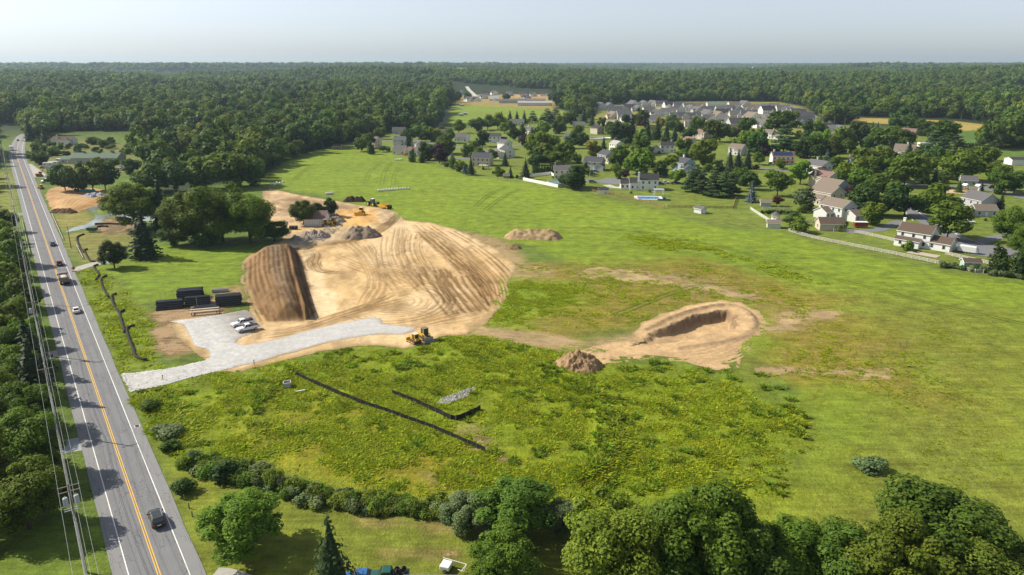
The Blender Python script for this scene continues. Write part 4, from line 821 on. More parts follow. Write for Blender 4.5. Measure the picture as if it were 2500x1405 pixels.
for q in [  # (px, py, crown px, kind, leaves)
 (882,371,28,'b',L_),(895,362,30,'b',None),(906,377,14,'arb',None),(935,372,16,'shrub',D_),(948,370,12,'shrub',None),(912,333,27,'b',None),(928,340,24,'b',L_),(997,364,22,'c',None),
 (1000,347,30,'b',D_),(1045,392,40,'b',D_),(1085,376,42,'b',None),(1073,399,36,'egg',P_),(1008,396,14,'arb',None),(1031,398,12,'arb',None),(1104,389,12,'c',B_),(1143,384,28,'b',None),
 (1108,413,22,'b',L_),(1124,420,24,'b',None),(1135,424,16,'c',B_),(1150,428,28,'spruce',None),(1090,408,12,'shrub',D_),(1058,345,30,'b',L_),(1030,340,34,'b',None),(1095,350,28,'b',D_),(1120,326,30,'b',L_),
 (1178,359,29,'egg',D_),(1203,393,22,'egg',None),(1233,406,20,'c',None),(1283,438,34,'spruce',None),(1320,396,60,'b',None),(1375,407,52,'b',L_),(1277,356,24,'b',P_),(1247,323,26,'b',None),
 (1327,333,30,'b',L_),(1362,327,34,'b',D_),(1430,426,13,'arb',None),(1445,381,30,'b',Y_),(1396,363,30,'b',D_),(1224,429,18,'shrub',L_),(1246,434,16,'c',None),(1255,343,22,'egg',D_),(1276,341,16,'arb',None),
 (1298,342,12,'arb',None),(1308,342,12,'arb',None),(1345,372,36,'loose',None),(1300,372,28,'b',None),(1408,340,26,'b',None),(1420,356,26,'b',D_),(1160,372,24,'b',None),(1216,428,26,'shrub',None),
 (1473,376,24,'c',None),(1515,413,46,'egg',None),(1568,427,60,'b',L_),(1612,433,32,'egg',D_),(1640,416,34,'loose',L_),(1668,387,40,'b',None),(1720,409,50,'egg',L_),(1501,425,23,'b',L_),(1527,438,20,'loose',P_),
 (1512,350,48,'b',D_),(1542,346,38,'c',None),(1562,374,40,'b',None),(1580,342,30,'c',None),(1604,340,30,'c',None),(1626,347,28,'c',None),(1646,352,28,'c',None),(1568,307,42,'b',None),(1575,312,18,'b',P_),
 (1683,342,26,'b',D_),(1709,320,32,'b',None),(1748,347,50,'b',None),(1490,330,30,'b',None),(1660,330,30,'b',D_),(1640,318,34,'b',D_),(1612,316,28,'b',Y_),(1530,306,26,'b',D_),(1693,332,20,'arb',None),
 (1807,453,36,'b',L_),(1830,463,38,'loose',D_),(1877,441,22,'b',L_),(1897,479,54,'loose',None),(1953,451,52,'b',L_),(1905,411,20,'b',None),(1780,416,30,'c',None),(1800,419,32,'c',None),(1824,413,30,'c',None),
 (1843,414,14,'shrub',LEAF_R),(1853,403,24,'b',None),(1790,369,20,'c',L_),(1838,372,52,'b',L_),(1850,379,46,'b',D_),(1862,381,24,'b',P_),(1822,332,36,'b',None),(1798,336,18,'b',P_),(1757,347,36,'b',None),
 (1782,341,24,'b',D_),(1873,327,24,'egg',L_),(1905,337,60,'b',None),(1912,376,56,'pine',None),(1958,386,40,'b',D_),(1990,387,44,'b',D_),(2005,362,40,'b',L_),(1980,347,46,'b',D_),(1996,319,26,'b',L_),(1930,312,40,'b',None),
 (2038,421,34,'b',None),(2029,414,20,'b',Y_),(2000,403,10,'arb',None),(2012,406,10,'arb',None),(2018,396,20,'c',B_),(2035,387,40,'b',None),
 (2115,421,56,'b',None),(2153,416,32,'b',L_),(2100,438,48,'b',None),(2068,446,38,'b',L_),(2103,460,46,'b',None),(2068,421,22,'c',B_),(2155,396,36,'b',None),(2188,414,34,'b',D_),(2207,456,72,'b',None),(2185,440,36,'b',L_),
 (2258,449,28,'c',None),(2280,456,28,'c',None),(2262,422,40,'b',None),(2285,404,40,'b',D_),(2337,442,68,'b',L_),(2278,382,50,'pine',None),(2300,362,60,'b',None),(2255,332,36,'b',D_),(2232,327,40,'b',None),(2195,321,54,'b',D_),
 (2088,352,44,'b',D_),(2060,377,50,'b',None),(2118,377,36,'b',D_),(2150,367,50,'b',None),(2195,370,44,'b',None),(2112,324,18,'c',None),(2128,324,18,'c',L_),(2141,325,18,'c',B_),(2146,347,32,'b',None),(2172,352,36,'b',L_),
 (2366,410,46,'b',D_),(2400,420,50,'b',None),(2385,392,42,'b',D_),(2430,440,40,'b',None),(2215,400,34,'c',None),(2232,415,36,'b',None),(2240,392,30,'pine',None),(2330,395,50,'pine',None),(2170,385,30,'c',None),
 (2207,530,62,'b',D_),(2257,518,44,'b',None),(2298,523,58,'b',L_),(2332,520,28,'b',P_),(2312,583,82,'b',None),(2440,520,28,'c',None),(2474,522,12,'shrub',D_),(2440,474,44,'b',None),(2475,472,50,'b',D_),
 (2470,602,84,'near',None),(2500,625,60,'near',L_),(2428,664,30,'arb',None),(2446,668,22,'arb',None),(2485,674,34,'arb',None),(2106,525,60,'b',D_),(2150,525,34,'b',None),(2129,550,46,'b',None),(2060,472,36,'b',D_),(2078,482,26,'b',P_),
 (2180,487,36,'b',None),(2145,480,44,'b',L_),(2118,492,40,'b',D_),(1944,549,36,'shrub',D_),(1950,566,46,'shrub',None),(1834,494,30,'c',B_),(2035,505,16,'shrub',D_),(2340,470,20,'c',D_),(2395,468,14,'c',None),
 (2460,465,26,'b',None),(1960,520,20,'shrub',None),(1470,312,24,'b',None),(1445,308,22,'c',None),(1425,300,26,'c',None),(1355,300,34,'pine',None),(1335,302,34,'pine',None),(1300,300,26,'pine',None),(1280,303,22,'c',None),(1262,303,22,'c',None),(1245,302,22,'c',None),(1225,302,20,'c',None),(1190,318,34,'b',L_),(1215,316,36,'b',L_),(1165,320,34,'b',D_),(1395,305,36,'b',None),(1375,312,30,'b',L_),
 (1405,282,24,'pine',None),(1440,292,26,'b',None),(1395,268,16,'c',None),(1420,274,22,'c',None),(1345,247,18,'b',D_),(1365,250,18,'c',None),(1235,247,18,'b',D_),(1112,252,26,'b',D_),(1140,248,20,'b',None),
 ]:
    if q[3] == 'b' and q[2] > 46: q = (*q[:3], rnd.choice(['b', 'loose']), *q[4:])
    T(q[0], q[1], q[2] * (1.28 if q[1] > 330 else 1.08), q[3], q[4], {'b': 1.02, 'loose': 0.95, 'egg': 1.15, 'c': 1.3, 'arb': 2.2, 'pine': 1.0, 'spruce': 1.15, 'shrub': 0.75, 'near': 1.0}[q[3]])
_tr = []
for _ in range(900):
    px, py = rnd.uniform(960, 2480), rnd.uniform(326, 470); x, y = G(px, py)
    if sdist(SUBURB, np.array([x]), np.array([y]))[0] < 8 or any(abs(px - a) < 17 + b * 0.25 and abs(py - c) < 7 for a, c, b in _tr): continue
    if any(math.hypot(x - h_[0], (y - h_[1])) < 13 for h_ in [G(*q) for q in HPX]): continue
    w = rnd.uniform(20, 38) * (0.75 + (py - 326) / 300); _tr.append((px, py, w))
    if len(_tr) > 62: break
for px, py, w in _tr: T(px, py, w, rnd.choice(['b', 'b', 'loose', 'egg']), rnd.choice([None, D_, L_, None]), rnd.uniform(0.85, 1.1))
# the clipped row of arborvitae behind the white fence
for i in range(9): T(1303 + 6.6 * i, 426, 9.5, 'arb', None, hm=6.5, label='clipped arborvitae in the dark hedge row behind the white fence', group='hedge row of arborvitae')
# the pines in the mown garden
for i, (px, py) in enumerate([(1690,468),(1712,474),(1738,479),(1762,482),(1784,478),(1700,456),(1745,464),(1770,466)]):
    T(px, py, 46, 'pine', None, hm=12.5, label='feathery pine in the tight grove beside the striped lawn', group='pine grove by the lawn')
T(1399,460,76,'b',LEAF_D,hm=12.5,label='broad dark tree spreading over the corner of the white panel fence')
T(1957,511,62,'b',S_,1.0,label='pale silver-leaved tree beside the grey gabled houses')
T(1896,504,28,'loose',LEAF_R,1.0,label='small red-leaved tree on the lawn by the long hedge')
T(2050,562,60,'shrub',LEAF_L,0.42,label='wide yellow-green bush hiding the tan garage wall',name='shrub',cat='shrub')
T(2213,612,34,'shrub',L_,0.8,label='leafy shrub at the corner of the white house patio',name='shrub',cat='shrub')
# trees round the pond and the old shed
for px, py, w, k, m, hm, lb in [
 (280,655,70,'near',LEAF_D,10,'small round dark tree alone on the field edge beside the gravel lane'),
 (356,630,92,'c',NEEDLE,17.5,'tall dark conical conifer standing beside the round tree near the pond'),
 (333,560,150,'near',LEAF_L,21,'tall light-crowned tree with spreading limbs beside the pond'),
 (400,560,70,'c',NEEDLE,22,'tall sparse dark conifer between the pond and the big leafy tree'),
 (476,592,150,'near',LEAF_L,21,'big leafy tree at the pond end of the dark row above the field'),
 (545,592,180,'near',LEAF_L,25,'tallest billowing tree in the row above the left field'),
 (612,592,130,'near',LEAF_L,20,'billowing tree at the bank end of the row above the left field'),
 (670,588,84,'near',LEAF_D,9,'low dark bushy tree beside the rubble heap'),
 (430,600,70,'near',LEAF_D,9,'low dark tree under the big leafy trees beside the pond'),
 (512,600,70,'shrub',LEAF_D,6,'dark bush at the foot of the tallest billowing tree'),
 (742,548,70,'near',None,11,'leafy tree crowding the gable of the old white shed'),
 (775,537,50,'near',LEAF_D,8,'dark tree directly behind the roof of the old white shed'),
 (806,530,40,'near',LEAF_D,9.5,'dark tree by the open end of the old white shed'),
 (160,466,56,'b',LEAF_D,15,'dark tree at the road end of the clump beside the gravel heap'),
 (192,468,66,'b',LEAF_D,18,'tall dark tree in the clump between gravel heap and green-roofed barn'),
 (228,467,62,'b',None,17,'green tree in the middle of the clump behind the gravel heap'),
 (258,464,56,'b',LEAF_D,15,'dark tree at the pond end of the clump behind the gravel heap'),
 (130,440,14,'arb',None,9,'narrow dark conifer beside the parked white campers'),
 (275,412,30,'b',None,7,'small tree in front of the open bays of the green-roofed barn'),
 (240,412,30,'b',L_,8,'light green tree half hiding the end of the green-roofed barn'),
 (320,425,44,'b',LEAF_D,10,'dark tree by the pond end of the green-roofed barn'),
 (375,470,80,'b',None,16,'green tree behind the pond next to the barn yard'),
 (430,470,84,'b',LEAF_D,17,'dark tree behind the pond and the big leafy row'),
 (500,462,90,'b',None,19,'tall tree behind the big leafy row at the wood edge'),
 (570,458,100,'b',None,20,'wide tree at the wood corner above the bare upper earth'),
 (620,452,70,'b',LEAF_D,17,'dark tree at the field corner of the wood'),
 (410,425,64,'b',None,15,'green tree behind the barn at the edge of the wood'),
 (470,418,70,'b',L_,16,'light green tree deep in the corner of the wood'),
 (100,402,46,'b',LEAF_D,9,'dark bushy tree between the road and the parked campers'),
 (82,392,34,'b',LEAF_D,8,'dark bush beside the bend of the road near the meadow'),
 (195,385,18,'b',LEAF_D,6,'small dark tree in the scrub behind the green-roofed barn'),
 (165,384,18,'b',LEAF_D,5,'small dark tree in the scrub behind the parked van'),
 (110,350,24,'c',NEEDLE,14,'dark conifer by the low brown-roofed house near the road bend'),
 (75,345,40,'c',NEEDLE,18,'tall dark conifer leaning over the far bend of the road')]:
    T(px, py, w, k, m, hm=hm, label=lb, name={'c': 'conifer_tree', 'shrub': 'shrub', 'arb': 'arborvitae'}.get(k, 'broadleaf_tree'), cat='shrub' if k == 'shrub' else 'tree')
for i in range(64):
    px, py = rnd.uniform(80, 430), rnd.uniform(350, 384)
    T(px, py, rnd.uniform(10, 26), 'shrub', rnd.choice([None, LEAF_D, LEAF_L]), 0.7, label='low scrub bush in the rough meadow behind the green-roofed barn', group='meadow scrub', cat='shrub')
# roadside wood on the left: it throws its shade over the lane
spots = [(-0.5, 24, 'near', 11, 12, D_), (22, 17, 'near', 9, 9, D_), (30, 24, 'near', 10, 13, None), (38, 16.5, 'near', 9.5, 10, D_), (46, 23, 'near', 9, 12, None), (55, 15, 'near', 8.5, 9, L_), (50, 31, 'near', 10, 11, L_),
 (63, 20, 'near', 8, 9, None), (72, 13.5, 'c', 7, 11, None), (70, 27, 'near', 9, 10, L_), (79, 18, 'near', 8, 9, D_), (86, 13.5, 'c', 7.5, 10, None), (84, 26, 'near', 9, 11, None), (95, 17, 'near', 8, 9, D_), (104, 13.5, 'near', 6.5, 7.5, None), (101, 25, 'near', 9, 12, None),
 (113, 18, 'b', 8, 9, D_), (122, 14, 'b', 6.5, 8, None), (119, 25, 'b', 9, 11, L_), (131, 19, 'b', 8, 8, None), (140, 14, 'b', 7, 9, D_), (137, 27, 'b', 8, 10, None), (149, 20, 'b', 8, 10, None), (158, 14.5, 'b', 7, 8, L_), (157, 28, 'b', 9, 11, None),
 (168, 20, 'b', 8, 10, D_), (178, 15, 'b', 7.5, 10, None), (176, 27, 'b', 9, 11, None), (188, 20, 'b', 8, 9, None), (197, 14.5, 'b', 7.5, 11, D_), (205, 22, 'b', 9, 11, None), (214, 16, 'b', 7, 8, L_), (224, 24, 'b', 9, 10, None), (233, 17, 'b', 7.5, 9, D_), (246, 22, 'b', 9, 9, None), (258, 16, 'b', 8, 8, None), (268, 25, 'b', 9, 9, D_)]
for s, n, k, w, h, m in spots:
    m = m if rnd.random() < 0.45 else (L_ if k != 'c' else m); n = 9.8 + (n - 13) * 0.95 if s > 10 else n; w *= 1.3; h *= 1.25
    x, y = RP(s, n); near = s < 110
    tree(x, y, k, w, h, m, ({LEAF_D: 'dark', LEAF_L: 'light green'}.get(m, 'mid-green') + ' roadside tree ' + ['behind the pole with two transformers', 'by the pole rising from the roadside trees', 'by the pole with one transformer', 'by the pole opposite the dump truck', 'by the pole opposite the orange sign', 'by the grey guard rail', 'past the grey guard rail'][min(6, max(0, int((s + 17) / 46)))]) if k != 'c' else 'dark roadside conifer beside the power lines', 'roadside conifers' if k == 'c' else 'roadside trees %d %s' % (int((s + 17) / 46), {LEAF_D: 'dark', LEAF_L: 'light'}.get(m, 'mid')), 'conifer_tree' if k == 'c' else 'broadleaf_tree')
for i in range(120):
    s = rnd.uniform(10, 285); n = 9.0 + 26 * rnd.random() ** 1.5; x, y = RP(s, n)
    if s < 26 and n < 16: continue
    tree(x, y, 'shrub', rnd.uniform(3, 6), rnd.uniform(1.8, 4.0), rnd.choice([None, L_, L_]), 'low bush in the roadside undergrowth beneath the power lines', 'roadside undergrowth', 'shrub', 'shrub')
# foreground trees along the bottom
for px, py, w, h, k, m, lb in [
 (600,1342,215,9,'near',L_,'round full tree alone on the mown lawn beside the road'),
 (815,1440,150,11,'spruce',NEEDLE_P,'ragged open conifer standing in front of the parked blue car'),
 (1215,1425,190,8.5,'near',L_,'young airy tree beside the grey shed roof'),
 (1150,1292,150,6.2,'near',LEAF_S,'grey-green leafy tree at the hedge end above the lawn'),
 (1260,1302,230,8.4,'near',None,'dark broad bushy tree in the middle of the hedge line'),
 (1370,1300,110,5.4,'near',LEAF_S,'small silvery tree between the dark bushy tree and the tall front trees'),
 (1492,1420,265,14,'near',L_,'tall green tree with drooping leaf sprays at the lawn corner'),
 (1590,1400,200,10.5,'near',None,'dark tree squeezed between the two tallest front trees'),
 (1715,1425,300,15,'near',L_,'big tree with yellow-green leaf tips in the front tree line'),
 (1930,1420,225,9.4,'near',L_,'lower green tree between the yellow-tipped tree and the wide field tree'),
 (2060,1450,215,10.2,'near',None,'dark tree at the foot of the wide field tree'),
 (2285,1400,345,12.8,'near',None,'widest spreading tree on the front edge of the right field'),
 (2170,1470,280,12.5,'near',L_,'light speckled tree in front of the wide field tree'),
 (2440,1480,260,10,'near',None,'low dark tree beside the widest tree on the right field edge'),
 (1815,1470,215,11,'near',None,'dark tree tucked behind the yellow-tipped tree')]:
    T(px, py, w, k, m, hm=h, label=lb, name='conifer_tree' if k == 'spruce' else 'broadleaf_tree')
for px, py, w, h, m, lb in [
 (545,1172,84,3.6,LEAF_D,'dark weedy bush at the bend of the hedge above the lawn'),(448,1203,56,2.2,LEAF_D,'small round bush alone on the grass verge with a long shadow'),
 (478,1158,40,1.7,LEAF_S,'grey-green bush where the hedge meets the road verge'),(2125,1150,74,2.2,LEAF_S,'grey flowering bush alone in the mown right field'),(1950,905,0,0,None,''),
 (365,1000,50,1.8,None,'leafy weed clump at the foot of the gravel entrance'),(400,1060,70,1.8,LEAF_S,'tall grey weeds along the road verge below the gravel entrance'),(420,1095,60,1.8,None,'tall green weeds along the road verge above the hedge')]:
    if w: T(px, py, w, 'shrub', m, hm=h, label=lb, name='shrub', cat='shrub')
hl = spline(GP([(460,1135),(540,1165),(600,1180),(680,1205),(800,1240),(900,1252),(1000,1260),(1090,1268)]), 10)
for i, p in enumerate(hl[2::2]):
    for k in range(3):
        tree(p[0] + rnd.uniform(-1.4, 1.4), p[1] + rnd.uniform(-0.2, 3.4), 'weed', rnd.uniform(1.8, 3.6), rnd.uniform(0.9, 2.4), (hm_ := rnd.choice([None, LEAF_L, LEAF_L, LEAF_S])), {LEAF_L: 'light green', LEAF_S: 'grey-green'}.get(hm_, 'mid-green') + ' weedy bush in the hedge line between the lawn and the basin', 'hedge line bushes, ' + {LEAF_L: 'light green', LEAF_S: 'grey-green'}.get(hm_, 'mid-green'), 'shrub', 'shrub')
for k in range(12):
    t = k / 11; T(1862 + 82 * t, 522 + 1.5 * t, 11, 'shrub', LEAF_D, hm=1.8, label='clipped bush in the long low hedge behind the gazebo', group='long low hedge', cat='shrub')
for k in range(26):
    t = k / 25; px = 2300 + 225 * t; py = 650 + 38 * t + 3 * rnd.uniform(-1, 1)
    T(px, py, 18, 'shrub', LEAF_S if rnd.random() < .7 else LEAF_D, hm=1.9, label='white-flowering bush in the hedge along the pasture fence', group='white flowering hedge', cat='shrub')
for px, py, w in [(1180,415,10),(1205,425,10),(1215,432,9),(1262,436,10),(1480,470,9),(1586,470,10),(1540,473,8),(1352,437,9),(1930,560,16),(2395,470,8),(2275,545,9),(2420,537,14),(2405,540,10),(1645,372,10),(1608,376,10),(1880,402,10),(1893,404,8),(2230,617,12),(2300,655,9)]:
    T(px, py, w, 'shrub', rnd.choice([None, LEAF_D, LEAF_L]), 0.8)
# ---------------------------------------------------------------- rough grass
def tuft(seed, n, h, spread):
    r_ = np.random.default_rng(seed); V = []; Q = []
    for i in range(n):
        a = r_.random() * 6.28; d = r_.random() ** 0.6 * spread; x, y = d * math.cos(a), d * math.sin(a); b = r_.random() * 6.28; w = 0.06 + 0.09 * r_.random()
        hh = h * (0.5 + 0.7 * r_.random()); lx, ly = x * 1.7 + r_.normal() * 0.2, y * 1.7 + r_.normal() * 0.2
        k = len(V); cx, cy_ = w * math.cos(b), w * math.sin(b)
        V += [(x - cx, y - cy_, -0.05), (x + cx, y + cy_, -0.05), (x + lx * 0.5 + cx * 1.2, y + ly * 0.5 + cy_ * 1.2, hh * 0.65), (x + lx * 0.5 - cx * 1.2, y + ly * 0.5 - cy_ * 1.2, hh * 0.65)]
        V += [(x + lx * 1.1 + cx * 0.3, y + ly * 1.1 + cy_ * 0.3, hh), (x + lx * 1.1 - cx * 0.3, y + ly * 1.1 - cy_ * 0.3, hh)]
        Q += [(k, k + 1, k + 2, k + 3), (k + 3, k + 2, k + 4, k + 5)]
    return npmesh('tuft', V, Q, [GRASS_M], False, {'tint': ('FLOAT', 'FACE', np.repeat(r_.random(n), 2))})
GRASS_M = leafmat('weed_leaves', (0.21, 0.28, 0.012), (0.44, 0.47, 0.03), 0.5, 0.34, (0.05, 0.480))
def grass():
    X, Y, S = [], [], []
    for poly, n, s0, s1 in ((WEED, 34000, 0.4, 1.0), (DRY, 9000, 0.25, 0.7), (GP([(1500,570),(1700,575),(1750,610),(1600,615),(1500,600)]), 1200, 0.3, 0.8), (GP([(1700,600),(1900,640),(2080,720),(2000,720),(1850,660)]), 1500, 0.3, 0.8), (GP([(1900,760),(2480,780),(2480,1250),(2000,1250),(2000,1000)]), 5000, 0.12, 0.35), (VERGE, 4200, 0.5, 1.1), (GP([(1200,705),(1270,685),(1400,695),(1420,740),(1250,800),(1185,795)]), 3000, 0.4, 0.8), (GP([(325,962),(420,938),(440,1000),(480,1120),(440,1130),(380,1060)]), 2500, 0.7, 1.4)):
        P = np.array(poly); x = rng.uniform(P[:, 0].min(), P[:, 0].max(), n * 2); y = rng.uniform(P[:, 1].min(), P[:, 1].max(), n * 2)
        k = (sdist(poly, x, y) + (fbm(x / 6, y / 6, 3, 4) - 0.5) * 6 > 0) & free(x, y, [PAD, PIT, DRIVE, FG_LAWN, HAUL], 0.2) & (np.abs(RS(x, y)[1]) > 5.6)
        dn = fbm(x / 5, y / 5, 4, 91); k &= rng.random(len(x)) < (smooth(0.32, 0.66, dn) + 0.05) * smooth(-2, 22, sdist(poly, x, y) + (fbm(x / 12, y / 12, 3, 8) - 0.5) * 16 + (6 if n < 6000 else 0))
        x, y, dn = x[k], y[k], dn[k]; X.append(x); Y.append(y); S.append((s0 + (s1 - s0) * rng.random(len(x))) * (0.55 + 0.9 * dn))
    X, Y, S = np.concatenate(X), np.concatenate(Y), np.concatenate(S)
    Z = berm(X, Y) - 0.05
    print('TUFTS', len(X))
    return scatter('rough_grass', X, Y, Z, S, [tuft(i, 18, 0.40, 0.6) for i in range(5)], 'tall bright green weeds and grass over the basin and verges')
grass()

CLUMP_M = leafmat('weed_clump_leaves', (0.130, 0.200, 0.014), (0.280, 0.340, 0.028), 0.45, 0.34, (0.05, 0.482))
def weed_clumps():
    global GRASS_M
    P = np.array(WEED); n = 9000; x = rng.uniform(P[:, 0].min(), P[:, 0].max(), n); y = rng.uniform(P[:, 1].min(), P[:, 1].max(), n)
    k = (sdist(WEED, x, y) > -4) & free(x, y, [PAD, PIT, DRIVE, FG_LAWN, HAUL], 0.3) & (np.abs(RS(x, y)[1]) > 6.5); f = fbm(x / 16, y / 16, 4, 123); f2 = fbm(x / 3, y / 3, 2, 124)
    db, _ = pdist(BERM_L, x, y); dr, _ = pdist(BERM_R, x, y); ds, s_ = RS(x, y)
    edge = np.exp(-(db / 2.2) ** 2) + np.exp(-((dr - 1.5) / 2.0) ** 2) + np.exp(-((-s_ - 9) / 3) ** 2)
    k &= (f * 0.35 + f2 * 0.85 + 0.30 * edge) > 0.74; x, y = x[k], y[k]
    GRASS_M = CLUMP_M; print('CLUMPS', len(x))
    return scatter('weed_clumps', x, y, berm(x, y) - 0.05, 0.45 + 0.6 * rng.random(len(x)), [tuft(40 + i, 34, 0.62, 0.45) for i in range(4)], 'darker coarse weed clumps dotted through the basin grass')
weed_clumps()
# ---------------------------------------------------------------- houses
def siding(name, c): return M(name, c, 0.7, 0.3, var=0.10, scale=0.6, stretch=(1, 1, 6))
WALLC = {'white': siding('white_siding', (0.72, 0.72, 0.70)), 'cream': siding('cream_siding', (0.66, 0.60, 0.47)), 'tan': siding('tan_siding', (0.50, 0.44, 0.35)), 'grey': siding('grey_siding', (0.40, 0.41, 0.42)), 'blue': siding('blue_siding', (0.30, 0.38, 0.44)),
 'palegrey': siding('pale_grey_siding', (0.56, 0.57, 0.56)), 'beige': siding('beige_siding', (0.58, 0.50, 0.40)), 'red': siding('barn_red_boards', (0.33, 0.075, 0.05)), 'brown': siding('brown_siding', (0.28, 0.20, 0.15)), 'green': siding('green_siding', (0.33, 0.42, 0.36))}
def shingle(name, c): return M(name, tuple(q * 0.62 for q in c), 0.9, 0.15, var=0.28, scale=1.2, bmp=0.05, stretch=(1, 3, 3))
ROOFC = {'brown': shingle('brown_shingles', (0.17, 0.125, 0.10)), 'dark': shingle('dark_shingles', (0.075, 0.075, 0.085)), 'grey': shingle('grey_shingles', (0.19, 0.185, 0.19)), 'tan': shingle('tan_shingles', (0.30, 0.25, 0.20)), 'red': shingle('red_brown_shingles', (0.26, 0.13, 0.09)),
 'green': shingle('green_metal_roof', (0.21, 0.29, 0.22)), 'light': shingle('light_metal_roof', (0.55, 0.56, 0.56)), 'pinkish': shingle('pink_brown_shingles', (0.33, 0.22, 0.19)), 'slate': shingle('slate_shingles', (0.12, 0.125, 0.14)), 'cream': shingle('cream_metal_roof', (0.62, 0.58, 0.48))}
TRIM = M('white_trim', (0.75, 0.75, 0.73), 0.6, var=0.08); GLASS = M('window_glass', (0.03, 0.04, 0.05), 0.12, 0.6, var=0.2); BRICK = M('brick', (0.25, 0.11, 0.08), 0.9, var=0.3, scale=4); STONE = M('concrete', (0.42, 0.41, 0.39), 0.9, var=0.2, bmp=0.02)
DOORM = M('garage_door_panel', (0.66, 0.66, 0.64), 0.6, var=0.08)
def _winmesh(w, h, sep):
    fr = MB(); t = 0.09
    fr.box(-w/2 - t, w/2 + t, -0.03, 0.05, -h/2 - t, -h/2, 0); fr.box(-w/2 - t, w/2 + t, -0.03, 0.05, h/2, h/2 + t, 0); fr.box(-w/2 - t, -w/2, -0.03, 0.05, -h/2, h/2, 0); fr.box(w/2, w/2 + t, -0.03, 0.05, -h/2, h/2, 0); fr.box(-w/2, w/2, -0.02, 0.035, -0.03, 0.03, 0)
    pn = MB().box(-w/2, w/2, -0.02, 0.022, -h/2, h/2, 0)
    if sep: return fr.mesh('window', TRIM), pn.mesh('pane', GLASS)
    fr.m = [0] * len(fr.f); fr.add(pn.v, pn.f, 1); return fr.mesh('window', [TRIM, GLASS]), None
_wm = {}
def window(parent, x, y, z, rz, w=0.95, h=1.35, sep=True):
    k = (w, h, sep)
    if k not in _wm: _wm[k] = _winmesh(w, h, sep)
    o = link('window', _wm[k][0], parent, (x, y, z), rz)
    if sep: link('pane', _wm[k][1], o)
    return o
def gable(parent, L, W, eave, wallm, roofm, slope=0.62, pre='', dx=0, dy=0, rot=0, over=0.35, z0=0.0):
    """walls with two gables along local x, and a roof of two slabs"""
    rh = W / 2 * slope; c, s = math.cos(rot), math.sin(rot); off = lambda v: [(x * c - y * s + dx, x * s + y * c + dy, z) for x, y, z in v]
    mb = MB(); mb.prism([(-W/2, z0 - 0.4), (W/2, z0 - 0.4), (W/2, eave), (0, eave + rh - 0.02), (-W/2, eave)], -L/2, L/2, 0, 'x'); mb.v = off(mb.v); wall = mb.build(pre + 'wall', wallm, parent)
    rb = MB(); t = 0.16; oe = over
    for sg in (1, -1):
        e = (sg * (W/2 + oe), eave - oe * slope); r = (0, eave + rh)
        rb.prism([(e[0], e[1]), (r[0], r[1]), (r[0], r[1] + t), (e[0], e[1] + t)], -L/2 - oe * 0.8, L/2 + oe * 0.8, 0, 'x')
    rb.v = off(rb.v); roof = rb.build(pre + 'roof', roofm, parent)
    fb = MB()
    for sg in (1, -1):    # pale fascia along the eaves and rakes
        e = (sg * (W/2 + oe + 0.02), eave - oe * slope)
        for q in (-1, 1):
            xx = q * (L/2 + oe * 0.8 + 0.02); fb.prism([(e[0], e[1] - 0.10), (0, eave + rh - 0.10), (0, eave + rh + 0.12), (e[0], e[1] + 0.12)], xx - 0.03, xx + 0.03, 0, 'x')
        fb.box(-L/2 - oe * 0.8, L/2 + oe * 0.8, e[0] - 0.03, e[0] + 0.03, e[1] - 0.06, e[1] + 0.14)
    fb.v = off(fb.v); fb.build(pre + 'fascia', TRIM, roof); return wall, roof, rh
def place_windows(t, L, W, eave, sides, sep, n=None, dx=0, dy=0, rot=0):
    c, s = math.cos(rot), math.sin(rot)
    for sd in sides:
        length = L if sd in 'fb' else W; storeys = 2 if eave > 4.4 else 1; k = n or max(2, int(length / 2.9))
        if sd in 'lr': k = max(1, k - 1)
        for st in range(storeys):
            z = 1.55 + 2.65 * st
            for i in range(k):
                u = -length/2 + length * (i + 0.5) / k
                if sd == 'f': p, rz = (u, -W/2 - 0.02), 0
                elif sd == 'b': p, rz = (u, W/2 + 0.02), math.pi
                elif sd == 'l': p, rz = (-L/2 - 0.02, u), -math.pi/2
                else: p, rz = (L/2 + 0.02, u), math.pi/2
                if st == 0 and sd == 'f' and i == k // 2 and k > 2:
                    q = MB().box(-0.5, 0.5, -0.03, 0.04, -1.05, 1.0).build('door', BRICK if (i + k) % 2 else DOORM, t, (p[0]*c - p[1]*s + dx, p[0]*s + p[1]*c + dy, 1.06), rz + rot)
                    if sep: MB().cyl((0.36, -0.05, 0), (0.36, -0.12, 0), 0.05, n=6).build('handle', TRIM, q)
                    continue
                window(t, p[0]*c - p[1]*s + dx, p[0]*s + p[1]*c + dy, z, rz + rot, sep=sep)
HOUSES = []   # (x, y, short name) for naming what stands beside them
